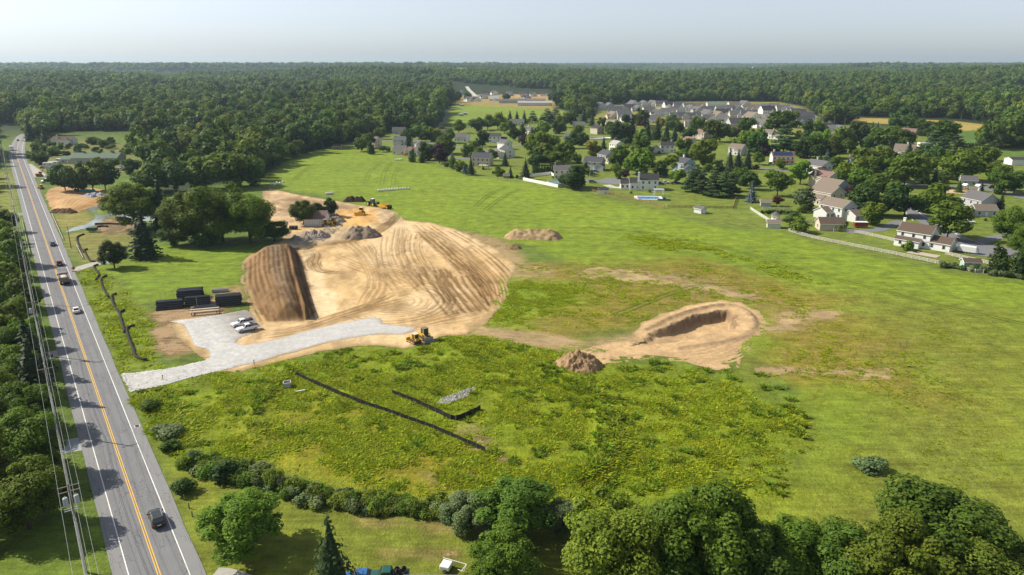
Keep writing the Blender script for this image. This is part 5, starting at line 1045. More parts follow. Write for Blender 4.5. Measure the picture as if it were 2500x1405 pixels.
def house(px, py, yaw, L, W, eave, wall, roof, short, label, slope=0.62, chim=None, wings=(), sides='flr', name='house', cat='house', group=None, sep=None, porch=None, xy=None):
    x, y = xy or G(px, py); t = thing(name, (x, y, Hs(x, y)), math.radians(yaw), label, cat, group)
    sep = (y < 520) if sep is None else sep
    w_, r_, rh = gable(t, L, W, eave, WALLC[wall], ROOFC[roof], slope)
    place_windows(t, L, W, eave, sides, sep)
    if chim:
        cx, cw, cm = chim; ch = MB().box(cx - 0.45, cx + 0.45, cw - 0.4, cw + 0.4, 0 if abs(cx) >= L/2 else eave, eave + rh + 1.3); ch.box(cx - 0.55, cx + 0.55, cw - 0.5, cw + 0.5, eave + rh + 1.3, eave + rh + 1.45); ch.build('chimney', {'b': BRICK, 'w': WALLC['white'], 's': STONE, 't': WALLC['tan']}[cm], t)
    for wg in wings:
        dx, dy, rot, l2, w2, e2 = wg[:6]; wc = WALLC[wg[6]] if len(wg) > 6 and wg[6] else WALLC[wall]; rc = ROOFC[wg[7]] if len(wg) > 7 else ROOFC[roof]
        gable(t, l2, w2, e2, wc, rc, slope * 0.9, 'wing_', dx, dy, math.radians(rot))
        place_windows(t, l2, w2, e2, 'f', sep, None, dx, dy, math.radians(rot))
        c, s = math.cos(math.radians(rot)), math.sin(math.radians(rot))
        if e2 < 3.6:
            for sg in ([1] if l2 > w2 else [-1, 1]):
                gx, gy = l2/2 + 0.03, (0 if l2 > w2 else sg * w2 * 0.22); MB().box(-0.03, 0.03, -1.2, 1.2, 0, 2.2).build('garage_door', DOORM, t, (gx*c - gy*s + dx, gx*s + gy*c + dy, 0.02), math.radians(rot))
    if porch:   # lean-to along the front
        d, h0, h1, rc = porch; mb = MB(); mb.prism([(-W/2 - d - 0.2, h0), (-W/2, h1), (-W/2, h1 + 0.14), (-W/2 - d - 0.2, h0 + 0.14)], -L/2, L/2 - 0.6, 0, 'x'); mb.build('porch_roof', ROOFC[rc], t)
        for k in range(5):
            u = -L/2 + 0.3 + (L - 1.2) * k / 4; MB().box(u - 0.08, u + 0.08, -W/2 - d, -W/2 - d + 0.16, 0, h0 + 0.05).build('post', TRIM, t)
    HOUSES.append((x, y, short)); return t
h1 = house(2236,598,-48,11.5,8.2,5.4,'white','brown','the white house on the pasture fence','white two-storey house with brown roof, white chimney and patio beside the pasture fence',chim=(-5.6,1.0,'w'),wings=[(8.6,-0.6,0,8.0,6.6,2.9),(-1.2,-5.3,0,8.6,3.0,2.7)],sides='flr')
house(2042,530,-64,12.5,9.2,5.4,'palegrey','tan','the tan-roofed house by the gazebo','pale two-storey house with tan roof joined to a gabled garage near the gazebo',wings=[(-1.5,-6.6,90,4.6,7.0,3.0),(8.6,2.0,90,9.5,6.8,2.9)],sides='flr')
house(2024,560,-6,9.5,6.6,2.9,'tan','brown','the tan detached garage','tan detached garage with brown roof behind the yellow-green bush',sides='l',name='garage',cat='garage')
house(2016,494,-64,13,9.5,5.6,'tan','tan','the grey-tan gabled house','tan two-storey house with broad plain gable behind the silver-leaved tree',wings=[(3.0,-8.0,0,6.5,6.0,3.2)],sides='lr')
house(2030,474,-64,13,9.0,5.2,'blue','tan','the pale blue gabled house','pale blue house with wide gable between two tan houses',sides='lr')
house(2010,455,-64,13,9.4,5.6,'tan','pinkish','the tan house with the tall chimney','tan house with pinkish roof and tall outside chimney',chim=(-2,-5.0,'t'),sides='lr',wings=[(4.5,-5.6,90,5,6,4.6)])
house(1996,424,-64,13,9.6,5.4,'palegrey','grey','the grey-roofed house with a low garage','white house with sweeping grey roof and low garage by the yellowing tree',chim=(-3,2,'s'),wings=[(6.8,-5.4,90,7,6.5,3.0,'palegrey','brown')],sides='lr')
house(2388,514,-76,11,10.0,5.6,'grey','grey','the big grey house','big grey two-storey house with wide blank gable and rooftop chimney',chim=(-2.5,1.0,'s'),sides='lf')
house(2398,526,-4,9.5,6.4,3.0,'grey','tan','the grey garage','grey garage with tan roof and one window in front of the grey house',sides='f',name='garage',cat='garage')
sol = house(1908,400,-6,14.5,8.5,5.3,'white','red','the solar-roofed house','white farmhouse with solar panels on its red-brown roof and full front porch',chim=(-5.5,1.0,'w'),porch=(2.2,2.5,3.1,'red'),sides='fr')
for k in range(7):
    for j in range(2):
        o = MB().box(-0.85, 0.85, -0.03, 0.03, -0.95, 0.95).build('solar_panel', M('solar_cells', (0.02, 0.035, 0.09), 0.15, 0.7, var=0.2), sol, (-5.6 + 1.78 * k, -1.15 - 1.55 * j, 5.3 + 0.62 * (3.1 - 1.55 * j) + 0.28)); o.rotation_euler = (-(math.pi/2 - math.atan(0.62)), 0, 0)
house(1582,462,-4,9.8,8.6,5.6,'white','dark','the white pool house','white two-storey house with dark roof beside the blue swimming pool',wings=[(-7.4,0.2,0,5.6,8.0,3.9),(-12.6,1.6,0,4.8,6.0,3.0)],chim=(-5.6,-3.6,'w'),sides='fr')
house(1628,372,-8,10.5,8,5.4,'white','dark','the white house with two gabled steps','white house with dark roof stepping down to a gabled garage',wings=[(-8.6,-1.0,90,8.5,6.5,3.1)],chim=(3,1,'w'),sides='fl')
house(1667,418,-62,11.5,9.6,5.6,'blue','slate','the pale blue house by the pine grove','pale blue two-storey house with slate roof behind the pine grove',chim=(-1.5,1.5,'w'),wings=[(6.8,-3.0,0,4.0,7.5,3.0)],sides='rf')
house(1482,396,-66,11.5,9.2,5.4,'grey','slate','the grey house with a cream garage','grey two-storey house with slate roof and small cream garage in front',wings=[(7.4,-2.4,0,4.5,5.0,3.0,'cream','tan')],sides='rf')
house(1505,368,-62,9.5,7.5,5.4,'white','light','the white house with pale roof','white house with pale grey roof and thin brick chimney',chim=(-4.9,1.5,'b'),sides='fr')
house(1450,414,-24,12,9,5.4,'grey','slate','the grey house by the flagpole','grey house with slate roof behind the tall white flagpole',wings=[(5.2,-4.8,90,4,6,3.0)],sides='fl')
house(1372,436,-5,9.5,8,5.3,'cream','grey','the cream house inside the white fence','cream two-storey house inside the white panel fence behind the dark tree',chim=(-4.2,0.5,'s'),sides='fl')
house(1178,404,-14,12.5,9.5,5.5,'beige','slate','the beige house with timber deck','beige house with dark slate roof and raised timber deck facing the field',chim=(5.0,2,'b'),sides='fl')
house(1238,384,-64,10,8.6,5.5,'white','slate','the white gabled house with brown garage','white gabled house with dark roof and low brown-roofed garage',wings=[(2.6,-6.6,0,6.5,6,3.0,'white','brown')],sides='rf')
house(1232,364,-50,9,8,5.0,'white','grey','the white house behind the gabled one','white gabled house directly behind the white house with brown garage',sides='r')
house(1208,348,-2,10.8,8,5.4,'white','slate','the white colonial','white colonial house facing the field with end chimney and low side garage',chim=(-5.6,0,'w'),wings=[(8.0,1,0,5.4,6,3.0)],sides='f')
house(1290,328,-40,12,8.5,4.6,'white','grey','the white house behind the arborvitae','white house with grey roof peeping over arborvitae',chim=(0,0,'w'),sides='lf')
house(1396,348,-20,12,9,4.8,'tan','grey','the tan house with dormers','tan house with grey roof and pale dormer among dark trees',wings=[(-4,-5.0,90,4,4,4.4)],sides='fr')
house(1458,327,-58,11,9,5.6,'tan','dark','the tan house with central chimney','tan gabled house with tall pale chimney above the white oval garden wall',chim=(5.7,0,'t'),sides='r')
house(1515,315,-4,15,8,4.2,'white','pinkish','the long pink-roofed house','long white house with pinkish roof below the new estate',sides='f',chim=(2,0,'w'))
house(1494,304,0,14,8,3.2,'palegrey','light','the flat pale barn','pale low barn with light metal roof below the new estate',slope=0.2,sides='',name='barn',cat='barn')
house(1716,340,-58,11.5,10,5.6,'tan','pinkish','the tan house with tall centre chimney','tan two-storey house with tall gable chimney beside dark conifers',chim=(5.9,0,'t'),sides='rf')
house(1682,354,-60,10,7,4.6,'beige','pinkish','the low beige house','low beige house with outside chimney in front of the tan chimney house',chim=(5.2,-0.5,'t'),sides='r')
house(1683,310,-6,11,7.5,5.2,'palegrey','pinkish','the pale house under the estate','pale house with pinkish roof and white wing just below the estate',sides='f')
house(1690,386,-52,9.5,8,5.0,'beige','pinkish','the half-hidden beige house','beige gable half hidden behind the big round tree',sides='rf')
house(1800,378,-46,11,8.4,5.4,'palegrey','tan','the striped-roof house','pale house with stepped tan and grey roof by the yellow-green cone tree',wings=[(3.5,-4.8,0,5.5,4,4.2)],sides='fl')
house(1873,338,-46,12,8.5,5.4,'white','tan','the white house with a side shed','white house with tan roof, chimney and low white side garage',chim=(4.5,2,'t'),wings=[(9,-1,0,7,6,3)],sides='fr')
house(1790,322,-3,13,9,4.4,'brown','brown','the low brown-roofed house','low brown-roofed house under the estate among purple trees',sides='f')
house(2042,344,-30,11,8,3.4,'white','brown','the small white gabled cottage','small white cottage with brown roof near the country road',chim=(0,0,'w'),sides='lf')
house(2022,320,-20,13,9,3.4,'palegrey','grey','the grey-roofed bungalow','grey-roofed pale bungalow beside the country road',sides='fl')
house(2206,388,-35,13,10,5.6,'cream','tan','the cream steep-roofed house','cream steep-roofed house with striped roof planes among trees',slope=0.95,chim=(1,1,'w'),wings=[(-3.4,-4.6,90,5,5,4.6,'white','cream')],sides='fr')
house(2210,345,-38,15,9,7.5,'red','pinkish','the red barn','tall red barn with pinkish roof beside power poles',sides='f',name='barn',cat='barn',slope=0.8)
house(2258,358,-12,10,8,3.0,'white','light','the flat white cabin','small white cabin with flat pale roof and red deck',slope=0.15,sides='fl')
house(2100,402,-20,14,9,4.0,'blue','brown','the blue-gabled house','blue-gabled house with brown roof and chimney behind a blue spruce',chim=(2,0,'b'),wings=[(-4,-5.2,90,4,6,4.0)],sides='f')
house(2490,402,-6,16,10,3.6,'white','dark','the low white commercial building','long low white building with dark roof on the far right lawn',slope=0.25,sides='',name='commercial_building',cat='building')
house(978,377,-14,9.5,8.6,3.9,'cream','grey','the cream garage by the hay field','cream garage with grey roof and wide doors beside the hay field',sides='f',name='garage',cat='garage',wings=())
house(1011,380,-10,7.5,7,4.2,'palegrey','pinkish','the brown-roofed shed house','pale shed house with brown roof beside the cream garage',sides='f')
house(1023,364,-60,9,8.5,4.4,'palegrey','grey','the pale gable behind the garage','pale gabled house directly behind the cream garage',sides='r')
house(977,357,-6,9.5,8,5.5,'palegrey','grey','the pale house with bay and deck','pale two-storey house with grey roof, bay and raised deck',chim=(-4.9,0,'w'),wings=[(0.5,-5,90,3,4,4.2)],sides='f')
house(912,358,-30,11,8.5,5.5,'tan','pinkish','the tan house with brick chimney','tan gabled house with tall brick chimney beside light green trees',chim=(3.0,-4.6,'b'),sides='rf')
house(1073,334,-8,13,9,4.2,'brown','brown','the brown ranch house','brown ranch house with gabled porch in the trees',wings=[(4,-4.6,90,4,5,3.8)],sides='f')
house(1128,346,-20,12,8.5,4.4,'white','grey','the white house with three windows','white house with grey roof and three dark windows by the street',sides='fl')
house(975,328,-5,12,8,4.2,'grey','slate','the dark house in the wood edge','dark grey house half buried at the edge of the wood',sides='f')
house(870,322,0,13,8,4.2,'brown','brown','the brown house in the wood','brown-roofed house almost lost in the wood above the field',sides='f')
house(1262,306,-3,16,9,3.8,'palegrey','grey','the long grey roof below the pines','long grey-roofed house below the row of pines',sides='f')
house(1413,312,-5,13,8,3.8,'tan','grey','the grey roof above the tan houses','low grey-roofed house behind the dormered tan house',sides='f')
house(2362,452,-20,8,7,3.0,'grey','grey','the play-yard shed','grey shed near the wooden play structures',sides='f',name='shed',cat='shed')
# new estate: tightly packed gabled houses
EST_L = {'white': 'white', 'palegrey': 'pale grey', 'grey': 'grey', 'blue': 'blue', 'tan': 'tan', 'beige': 'beige', 'cream': 'cream'}
for i, (px, py) in enumerate([(1465,268),(1487,266),(1545,262),(1571,260),(1593,259),(1613,260),(1634,263),(1657,265),(1680,266),(1706,265),(1790,266),(1816,263),(1502,276),(1519,273),(1537,270),(1556,272),(1583,281),(1610,280),(1632,280),(1655,276),(1686,272),(1702,276),(1726,275),(1762,274),(1782,272),(1800,273),(1824,272),(1846,271),(1868,269),(1496,290),(1522,291),(1603,284),(1725,288),(1750,290),(1763,283),(1797,287),(1824,288),(1872,278),(1538,299),(1560,299),(1593,300),(1729,304),(1766,303),(1797,309),(1835,296),(1858,312),(1878,303),(1905,310),(1958,304),(1945,298),(1925,286),(1936,282),(1921,279),(1909,275),(1898,271),(1888,268),(1946,287),(1957,292),(1966,297)]):
    wc = rnd.choice(['white', 'white', 'white', 'palegrey', 'palegrey', 'grey', 'blue', 'beige']); rc = rnd.choice(['slate', 'slate', 'grey', 'dark', 'grey', 'grey', 'tan']); yw = rnd.choice([-74, -80, -84, -4, 8, -10])
    lb = '%s gabled house with %s roof in the new estate' % (EST_L[wc], {'slate': 'slate', 'grey': 'grey', 'dark': 'dark', 'tan': 'tan'}[rc])
    house(px, py, yw, 16 + 4 * rnd.random(), 13 + 2 * rnd.random(), rnd.choice([3.4, 3.6, 5.0]), wc, rc, 'the new estate', lb, 0.78, None, [(3.2, -6.8, 90, 6.5, 7, 3.3)] if i % 2 else [(5.0, -6.6, 90, 5.5, 6, 3.2), (-4, -6.8, 90, 6, 6.5, 3.3)], 'fr', group='new estate houses: ' + lb, sep=False)
house(1672,292,-3,38,12,3.6,'grey','slate','the long three-gabled building','long slate-roofed building with three white-edged front gables in the new estate',0.8,None,[(-13,-6,90,7,9,4.0),(0,-6,90,7,9,4.0),(13,-6,90,7,9,4.0)],'f',sep=False)
house(1748,262,-2,30,14,4.4,'palegrey','green','the green-roofed hall','wide hall with pale green roof at the wood edge of the new estate',0.5,sides='f',sep=False)
house(1851,262,-2,28,8,4.0,'white','tan','the low white row','low white row of terraces against the dark wood',0.4,sides='f',sep=False)
# farm sheds and the building site beyond the far field
for px, py, L, W, e, wc, rc, lb in [(1252,253,48,14,4.5,'grey','grey','long grey barn beside the far green field'),(1306,259,56,15,5.0,'palegrey','light','long barn with bright metal roof beside the far green field'),(1300,252,46,13,4.6,'grey','pinkish','long barn with dull pink roof behind the bright-roofed barn'),(1386,263,22,10,4.0,'blue','light','small blue barn with pale roof by the far orchard')]:
    house(px, py, -3, L, W, e, WALLC and wc, rc, 'the far barns', lb, 0.35, sides='', name='barn', cat='barn', sep=False)
for px, py, lb in [(1128,260,'blue run-in shed standing alone at the far end of the field'),(1126,284,'blue run-in shed nearest the lane in the far field'),(1135,281,'blue run-in shed tucked behind another in the far field')]:
    house(px, py, -3, 6, 4, 2.6, 'blue', 'light', 'the run-in sheds', lb, 0.2, sides='', name='field_shed', cat='shed', sep=False)
for i, (px, py, wc, rc) in enumerate([(1127,234,'blue','slate'),(1145,249,'white','slate'),(1162,249,'white','dark'),(1180,243,'palegrey','slate'),(1186,236,'grey','dark'),(1207,248,'white','light'),(1206,235,'white','slate'),(1243,237,'blue','slate'),(1279,238,'white','slate'),(1300,238,'palegrey','dark'),(1330,238,'white','slate'),(1284,245,'grey','dark')]):
    house(px, py, rnd.choice([-4, -60, -50]), 17, 12, 3.8, wc, rc, 'the far building site', '%s new house with %s roof by the far building site' % (EST_L[wc], {'slate': 'slate', 'dark': 'dark', 'light': 'pale'}[rc]), 0.75, None, [(3, -6, 90, 5, 6, 3.4)], 'f', group='far new houses: %s %s' % (wc, rc), sep=False)
# left side: farm barn and roadside house
barn = house(243,398,3,31,13,4.2,'grey','green','the green-roofed barn','long grey barn with green roof, open bays and three roof cupolas',0.42,None,[(-19.5,1.0,0,9,9,3.0)],'',name='barn',cat='barn')
for u in (-9, 0.5, 10): MB().box(u - 0.5, u + 0.5, -0.5, 0.5, 6.6, 7.9).box(u - 0.75, u + 0.75, -0.75, 0.75, 7.9, 8.1).build('cupola', ROOFC['green'], barn)
for u in (1.0, 4.8, 9.2, 13.0): MB().box(u - 1.4, u + 1.4, -6.56, -6.52, 0, 3.3).build('bay_opening', M('interior_shade', (0.03, 0.03, 0.03), 0.9), barn)  # flat dark panels on the wall paint the shade of the bays
house(158,352,-6,18,9,3.6,'white','brown','the low brown-roofed house by the bend','low white house with long brown roof and white chimney near the road bend',0.6,(-4.5,-2,'w'),[(6.5,-4.2,90,4,6,3.3)],'f')
for px, py, wc, rc, lb in [(95,296,'white','cream','white house with pale roof glimpsed in the left wood'),(120,265,'palegrey','slate','dark-roofed house glimpsed high in the left wood'),(238,243,'white','cream','white-roofed house lost in the middle of the left wood'),(735,263,'white','light','white box-like house lost in the wood behind the hay field'),(868,268,'white','grey','white gabled house lost in the wood near the far field'),(800,278,'palegrey','light','pale house low in the wood behind the hay field'),(390,318,'brown','brown','brown-roofed house hidden in the wood beyond the barn'),(180,228,'white','light','tiny white house far up in the left wood')]:
    house(px, py, -8, 15, 9, 5, wc, rc, 'the wood', lb, sides='f', sep=False)
# white specks on the far slopes
for i, (px, py) in enumerate([(642,196),(652,196),(662,197),(672,196),(682,193),(692,194),(702,194),(712,193),(722,195),(735,193),(745,192),(758,193),(770,194),(780,195)]):
    house(px, py, -20, 22, 12, 7, 'white', 'grey', 'the far terraces', 'white terrace house of the far hillside row', 0.7, sides='', group='far hillside terraces', sep=False, xy=(G(px, py, 6)[0] * 0.93, G(px, py, 6)[1] * 0.93))
for i, (px, py) in enumerate([(2245,219),(2145,233),(2163,233),(2255,233),(2345,226),(2372,232),(2340,232),(2040,196),(2160,180),(2260,192),(2330,172),(2350,172),(2370,173),(2410,174),(2450,172),(2490,172),(1570,185),(1300,188),(1320,182),(1590,190),(1420,196),(2120,178),(2480,178),(500,182),(560,186),(330,184)]):
    far = G(px, py, 8); k = min(1.0, 3200 / math.hypot(*far))
    house(px, py, rnd.uniform(-40, 20), 26 if i == 0 else 16, 11, 6, rnd.choice(['white', 'white', 'cream']), rnd.choice(['grey', 'light', 'pinkish']), 'the far slopes', 'tiny pale house on the wooded slopes toward the horizon', 0.6, sides='', group='pale houses on the far slopes', sep=False, xy=(far[0] * k, far[1] * k))
# name each garden tree by the house it stands beside
def name_trees():
    HX = np.array([(a, b) for a, b, _ in HOUSES])
    for o in list(col.objects):
        g_ = o.get('group') or ''
        if o.parent is None and ('of the suburb' in g_ or g_ in ('light green garden trees', 'dark green garden trees', 'yellowing garden trees', 'green garden trees', 'arborvitae in the gardens')):
            d = np.hypot(HX[:, 0] - o.location.x, HX[:, 1] - o.location.y); i = int(np.argmin(d))
            base = {'arborvitae in the gardens': 'narrow dark arborvitae', 'purple trees of the suburb': 'dark purple-leaved tree', 'blue spruces of the suburb': 'blue-grey spruce', 'conifers of the suburb': 'dark pointed conifer', 'pines of the suburb': 'feathery layered pine', 'garden shrubs of the suburb': 'low rounded shrub', 'light green garden trees': 'light green tree', 'dark green garden trees': 'dark green tree', 'yellowing garden trees': 'yellowing tree', 'green garden trees': 'mid-green tree'}[g_]
            lb = base + (' beside ' if d[i] < 18 else ' near ') + HOUSES[i][2]; o['label'] = lb; o['group'] = lb + ' group'
name_trees()
# ---------------------------------------------------------------- vehicles
RUBBER = M('tyre_rubber', (0.02, 0.02, 0.021), 0.85, var=0.2); RIM = M('wheel_rim', (0.45, 0.45, 0.46), 0.35, 0.5, 0.8, var=0.1); CHROME = M('bright_metal', (0.6, 0.6, 0.6), 0.3, 0.5, 0.9, var=0.1)
BLACKP = M('black_plastic', (0.018, 0.018, 0.02), 0.55, var=0.2); TAIL = M('tail_lamp', (0.45, 0.015, 0.012), 0.25, 0.6, var=0.1); HEADL = M('head_lamp', (0.75, 0.76, 0.78), 0.15, 0.6, var=0.05); AGLASS = M('car_glass', (0.012, 0.016, 0.02), 0.06, 0.7, var=0.1)
STEEL = M('dull_steel', (0.30, 0.30, 0.31), 0.5, 0.5, 0.6, var=0.25)
def paint(n, c): return M('paint_' + n, c, 0.28, 0.55, 0.0, var=0.07, scale=0.8)
def wheel(parent, x, y, r, w, rim=RIM, name='wheel'):
    mb = MB(); pr = [(r * 0.62, -w/2), (r * 0.93, -w/2), (r, -w/4), (r, w/4), (r * 0.93, w/2), (r * 0.62, w/2)]; n = 16; v = []
    for i in range(n):
        a = 2 * math.pi * i / n; v += [(q * math.cos(a), b, q * math.sin(a)) for q, b in pr]
    k = len(pr); mb.add(v, [(i*k + j, i*k + (j+1) % k, ((i+1) % n)*k + (j+1) % k, ((i+1) % n)*k + j) for i in range(n) for j in range(k)])
    o = mb.build(name, RUBBER, parent, (x, y, r), smooth_=True)
    MB().cyl((0, -w*0.42, 0), (0, w*0.42, 0), r*0.63, n=12).cyl((0, -w*0.46, 0), (0, w*0.46, 0), r*0.2, n=8).build('rim', rim, o); return o
def ring(x, w, z0, z1, k=0.16, top=0.86):
    """rounded car cross-section at station x"""
    h = z1 - z0; return [(x, sg * a * w, z0 + b * h) for sg, a, b in [(-1, 0.80, 0), (1, 0.80, 0), (1, 0.97, 0.16), (1, 1.0, 0.5), (1, 0.97, 0.82), (1, top, 0.97), (1, top * 0.6, 1.0), (-1, top * 0.6, 1.0), (-1, top, 0.97), (-1, 0.97, 0.82), (-1, 1.0, 0.5), (-1, 0.97, 0.16)]]
def cabin(t, pm, x0, x1, x2, x3, zb, zr, wb, wr, rear=True):
    """greenhouse: x0 rear foot, x1 rear roof, x2 front roof, x3 windscreen foot"""
    A = [(x0, -wb, zb), (x3, -wb, zb), (x3, wb, zb), (x0, wb, zb)]; B = [(x1, -wr, zr), (x2, -wr, zr), (x2, wr, zr), (x1, wr, zr)]
    MB().loft([A, B]).build('cabin', pm, t, bevel=0.07)
    def pane(nm, a, b, c, d, i0=0.10, i1=0.10):
        a, b, c, d = map(Vector, (a, b, c, d)); n = (b - a).cross(d - a).normalized(); P = lambda u, v: (a.lerp(b, u)).lerp(d.lerp(c, u), v)
        n = n if n.dot((a + c) / 2 - Vector(((x0 + x3) / 2, 0, zb))) > 0 else -n
        q = [P(i0, 0.08) + n * 0.012, P(1 - i0, 0.08) + n * 0.012, P(1 - i1, 0.86) + n * 0.012, P(i1, 0.86) + n * 0.012]
        MB().quad(*q).build(nm, AGLASS, t)
    pane('windscreen', A[1], A[2], B[2], B[1]); pane('rear_window', A[3], A[0], B[0], B[3])
    for s0, s1, s2, s3 in ((A[0], A[1], B[1], B[0]), (A[2], A[3], B[3], B[2])):
        s0, s1, s2, s3 = map(Vector, (s0, s1, s2, s3)); pane('side_window', s0, s0.lerp(s1, 0.5), s3.lerp(s2, 0.5), s3, 0.10, 0.05); pane('side_window', s0.lerp(s1, 0.5), s1, s2, s3.lerp(s2, 0.5), 0.05, 0.10)
def car(loc, yaw, color, kind, label, cat='car', group=None, name=None):
    pm = paint(*color); t = thing(name or {'suv': 'suv', 'sedan': 'car', 'pickup': 'pickup_truck'}[kind], (loc[0], loc[1], loc[2] if len(loc) > 2 else 0.1), yaw, label, cat, group)
    if kind == 'suv': L, w, st, cb, r = 4.7, 0.93, [(-2.35,.74,.45,.95),(-2.3,.9,.34,1.04),(-1.6,.93,.28,1.08),(0.7,.93,.26,1.06),(1.5,.92,.28,.99),(2.15,.88,.32,.88),(2.35,.70,.42,.74)], (-2.2,-1.95,0.25,1.05,1.04,1.70,.86,.70), 0.36
    elif kind == 'sedan': L, w, st, cb, r = 4.6, 0.90, [(-2.3,.70,.45,.85),(-2.2,.86,.32,.94),(-1.4,.90,.26,.96),(0.7,.90,.24,.94),(1.5,.88,.26,.86),(2.1,.84,.30,.74),(2.3,.66,.40,.62)], (-1.75,-1.0,0.15,1.0,0.92,1.42,.82,.62), 0.32
    else: L, w, st, cb, r = 5.7, 0.98, [(-2.85,.94,.55,1.08),(-2.8,.97,.48,1.12),(-1.0,.98,.45,1.12),(0.9,.98,.42,1.12),(1.9,.96,.45,1.10),(2.65,.93,.50,1.0),(2.85,.78,.60,.86)], (-0.75,-0.55,0.55,1.15,1.10,1.82,.88,.74), 0.40
    MB().loft([ring(x, a, z0, z1) for x, a, z0, z1 in st]).build('body', pm, t, smooth_=True)
    cabin(t, pm, *cb)
    for x in ((-L*0.30, L*0.31) if kind != 'pickup' else (-1.75, 1.85)):
        for s in (-1, 1): wheel(t, x, s * (w - 0.12), r, 0.24)
    for s in (-1, 1):
        zt = 0.86 if kind != 'pickup' else 0.92
        MB().box(-L/2 - 0.03, -L/2 + 0.12, s*w*0.80 - 0.12, s*w*0.80 + 0.12, zt - 0.12, zt + 0.10).build('tail_light', TAIL, t); MB().box(L/2 - 0.25, L/2 - 0.03, s*w*0.72 - 0.17, s*w*0.72 + 0.17, 0.62, 0.76).build('headlight', HEADL, t)
        MB().box(cb[3] - 0.35, cb[3] - 0.2, s*(w + 0.02), s*(w + 0.22), cb[4] + 0.02, cb[4] + 0.2).build('mirror', BLACKP, t)
    MB().box(-L/2 - 0.05, -L/2 + 0.05, -0.26, 0.26, 0.62, 0.76).build('number_plate', TRIM, t)
    MB().box(L/2 - 0.1, L/2 + 0.02, -0.5, 0.5, 0.42, 0.58).build('grille', BLACKP, t)
    if kind == 'pickup': MB().box(-2.7, -0.85, -0.78, 0.78, 1.08, 1.135).build('cargo_bed', BLACKP, t)
    if kind == 'suv':
        for s in (-1, 1): MB().box(-1.7, 0.1, s*0.66 - 0.03, s*0.66 + 0.03, 1.70, 1.76).build('roof_rail', CHROME, t)
    return t
ROADZ = 0.10
def onroad(s, n): p = RP(s, n); return (p[0], p[1], ROADZ)
car(onroad(13.2, -1.95), RYAW, ('graphite', (0.030, 0.036, 0.042)), 'suv', 'dark grey sport utility car driving past the lawn with the round tree')
car(onroad(129, -1.5), RYAW, ('white', (0.72, 0.73, 0.74)), 'sedan', 'white saloon car driving on the road beside the black filter tubes')
car(onroad(188, -1.6), RYAW, ('maroon', (0.14, 0.03, 0.035)), 'suv', 'dark red car on the road just ahead of the dump truck')
car(onroad(221.5, -1.8), RYAW, ('navy', (0.03, 0.05, 0.075)), 'sedan', 'dark blue car on the road near the white guard rail')
car(onroad(640, 1.8), RYAW + math.pi, ('silver', (0.4, 0.42, 0.43)), 'sedan', 'silver car following the white box truck toward the camera')
p = G(44, 345); car((p[0], p[1], 0.1), RYAW + math.pi, ('charcoal', (0.05, 0.05, 0.055)), 'sedan', 'dark car far down at the bend of the road')
p = G(67, 345); car((p[0], p[1], 0.05), RYAW, ('red', (0.45, 0.03, 0.025)), 'suv', 'red car parked under the conifers at the road bend')
p = G(605, 809); A_, B_2 = np.array(G(633,803)), np.array(G(578,815)); PY = math.atan2(*(B_2 - A_)[::-1])
car((*((A_ + B_2) / 2), 0.27), PY, ('white', 0), 'pickup', 'white crew-cab pickup parked on the gravel with an empty bed', 'truck')
c2 = (A_ + B_2) / 2 + np.array([-2.6, 3.6]); pk = car((*c2, 0.27), PY, ('white', 0), 'pickup', 'white pickup with a dark loaded bed parked beside the spoil bank', 'truck')
MB().box(-2.55, -0.95, -0.7, 0.7, 1.1, 1.45).box(-2.5, -1.9, -0.6, 0.6, 1.45, 1.6).build('load', M('rusty_load', (0.07, 0.03, 0.025), 0.8, var=0.4), pk, bevel=0.05)
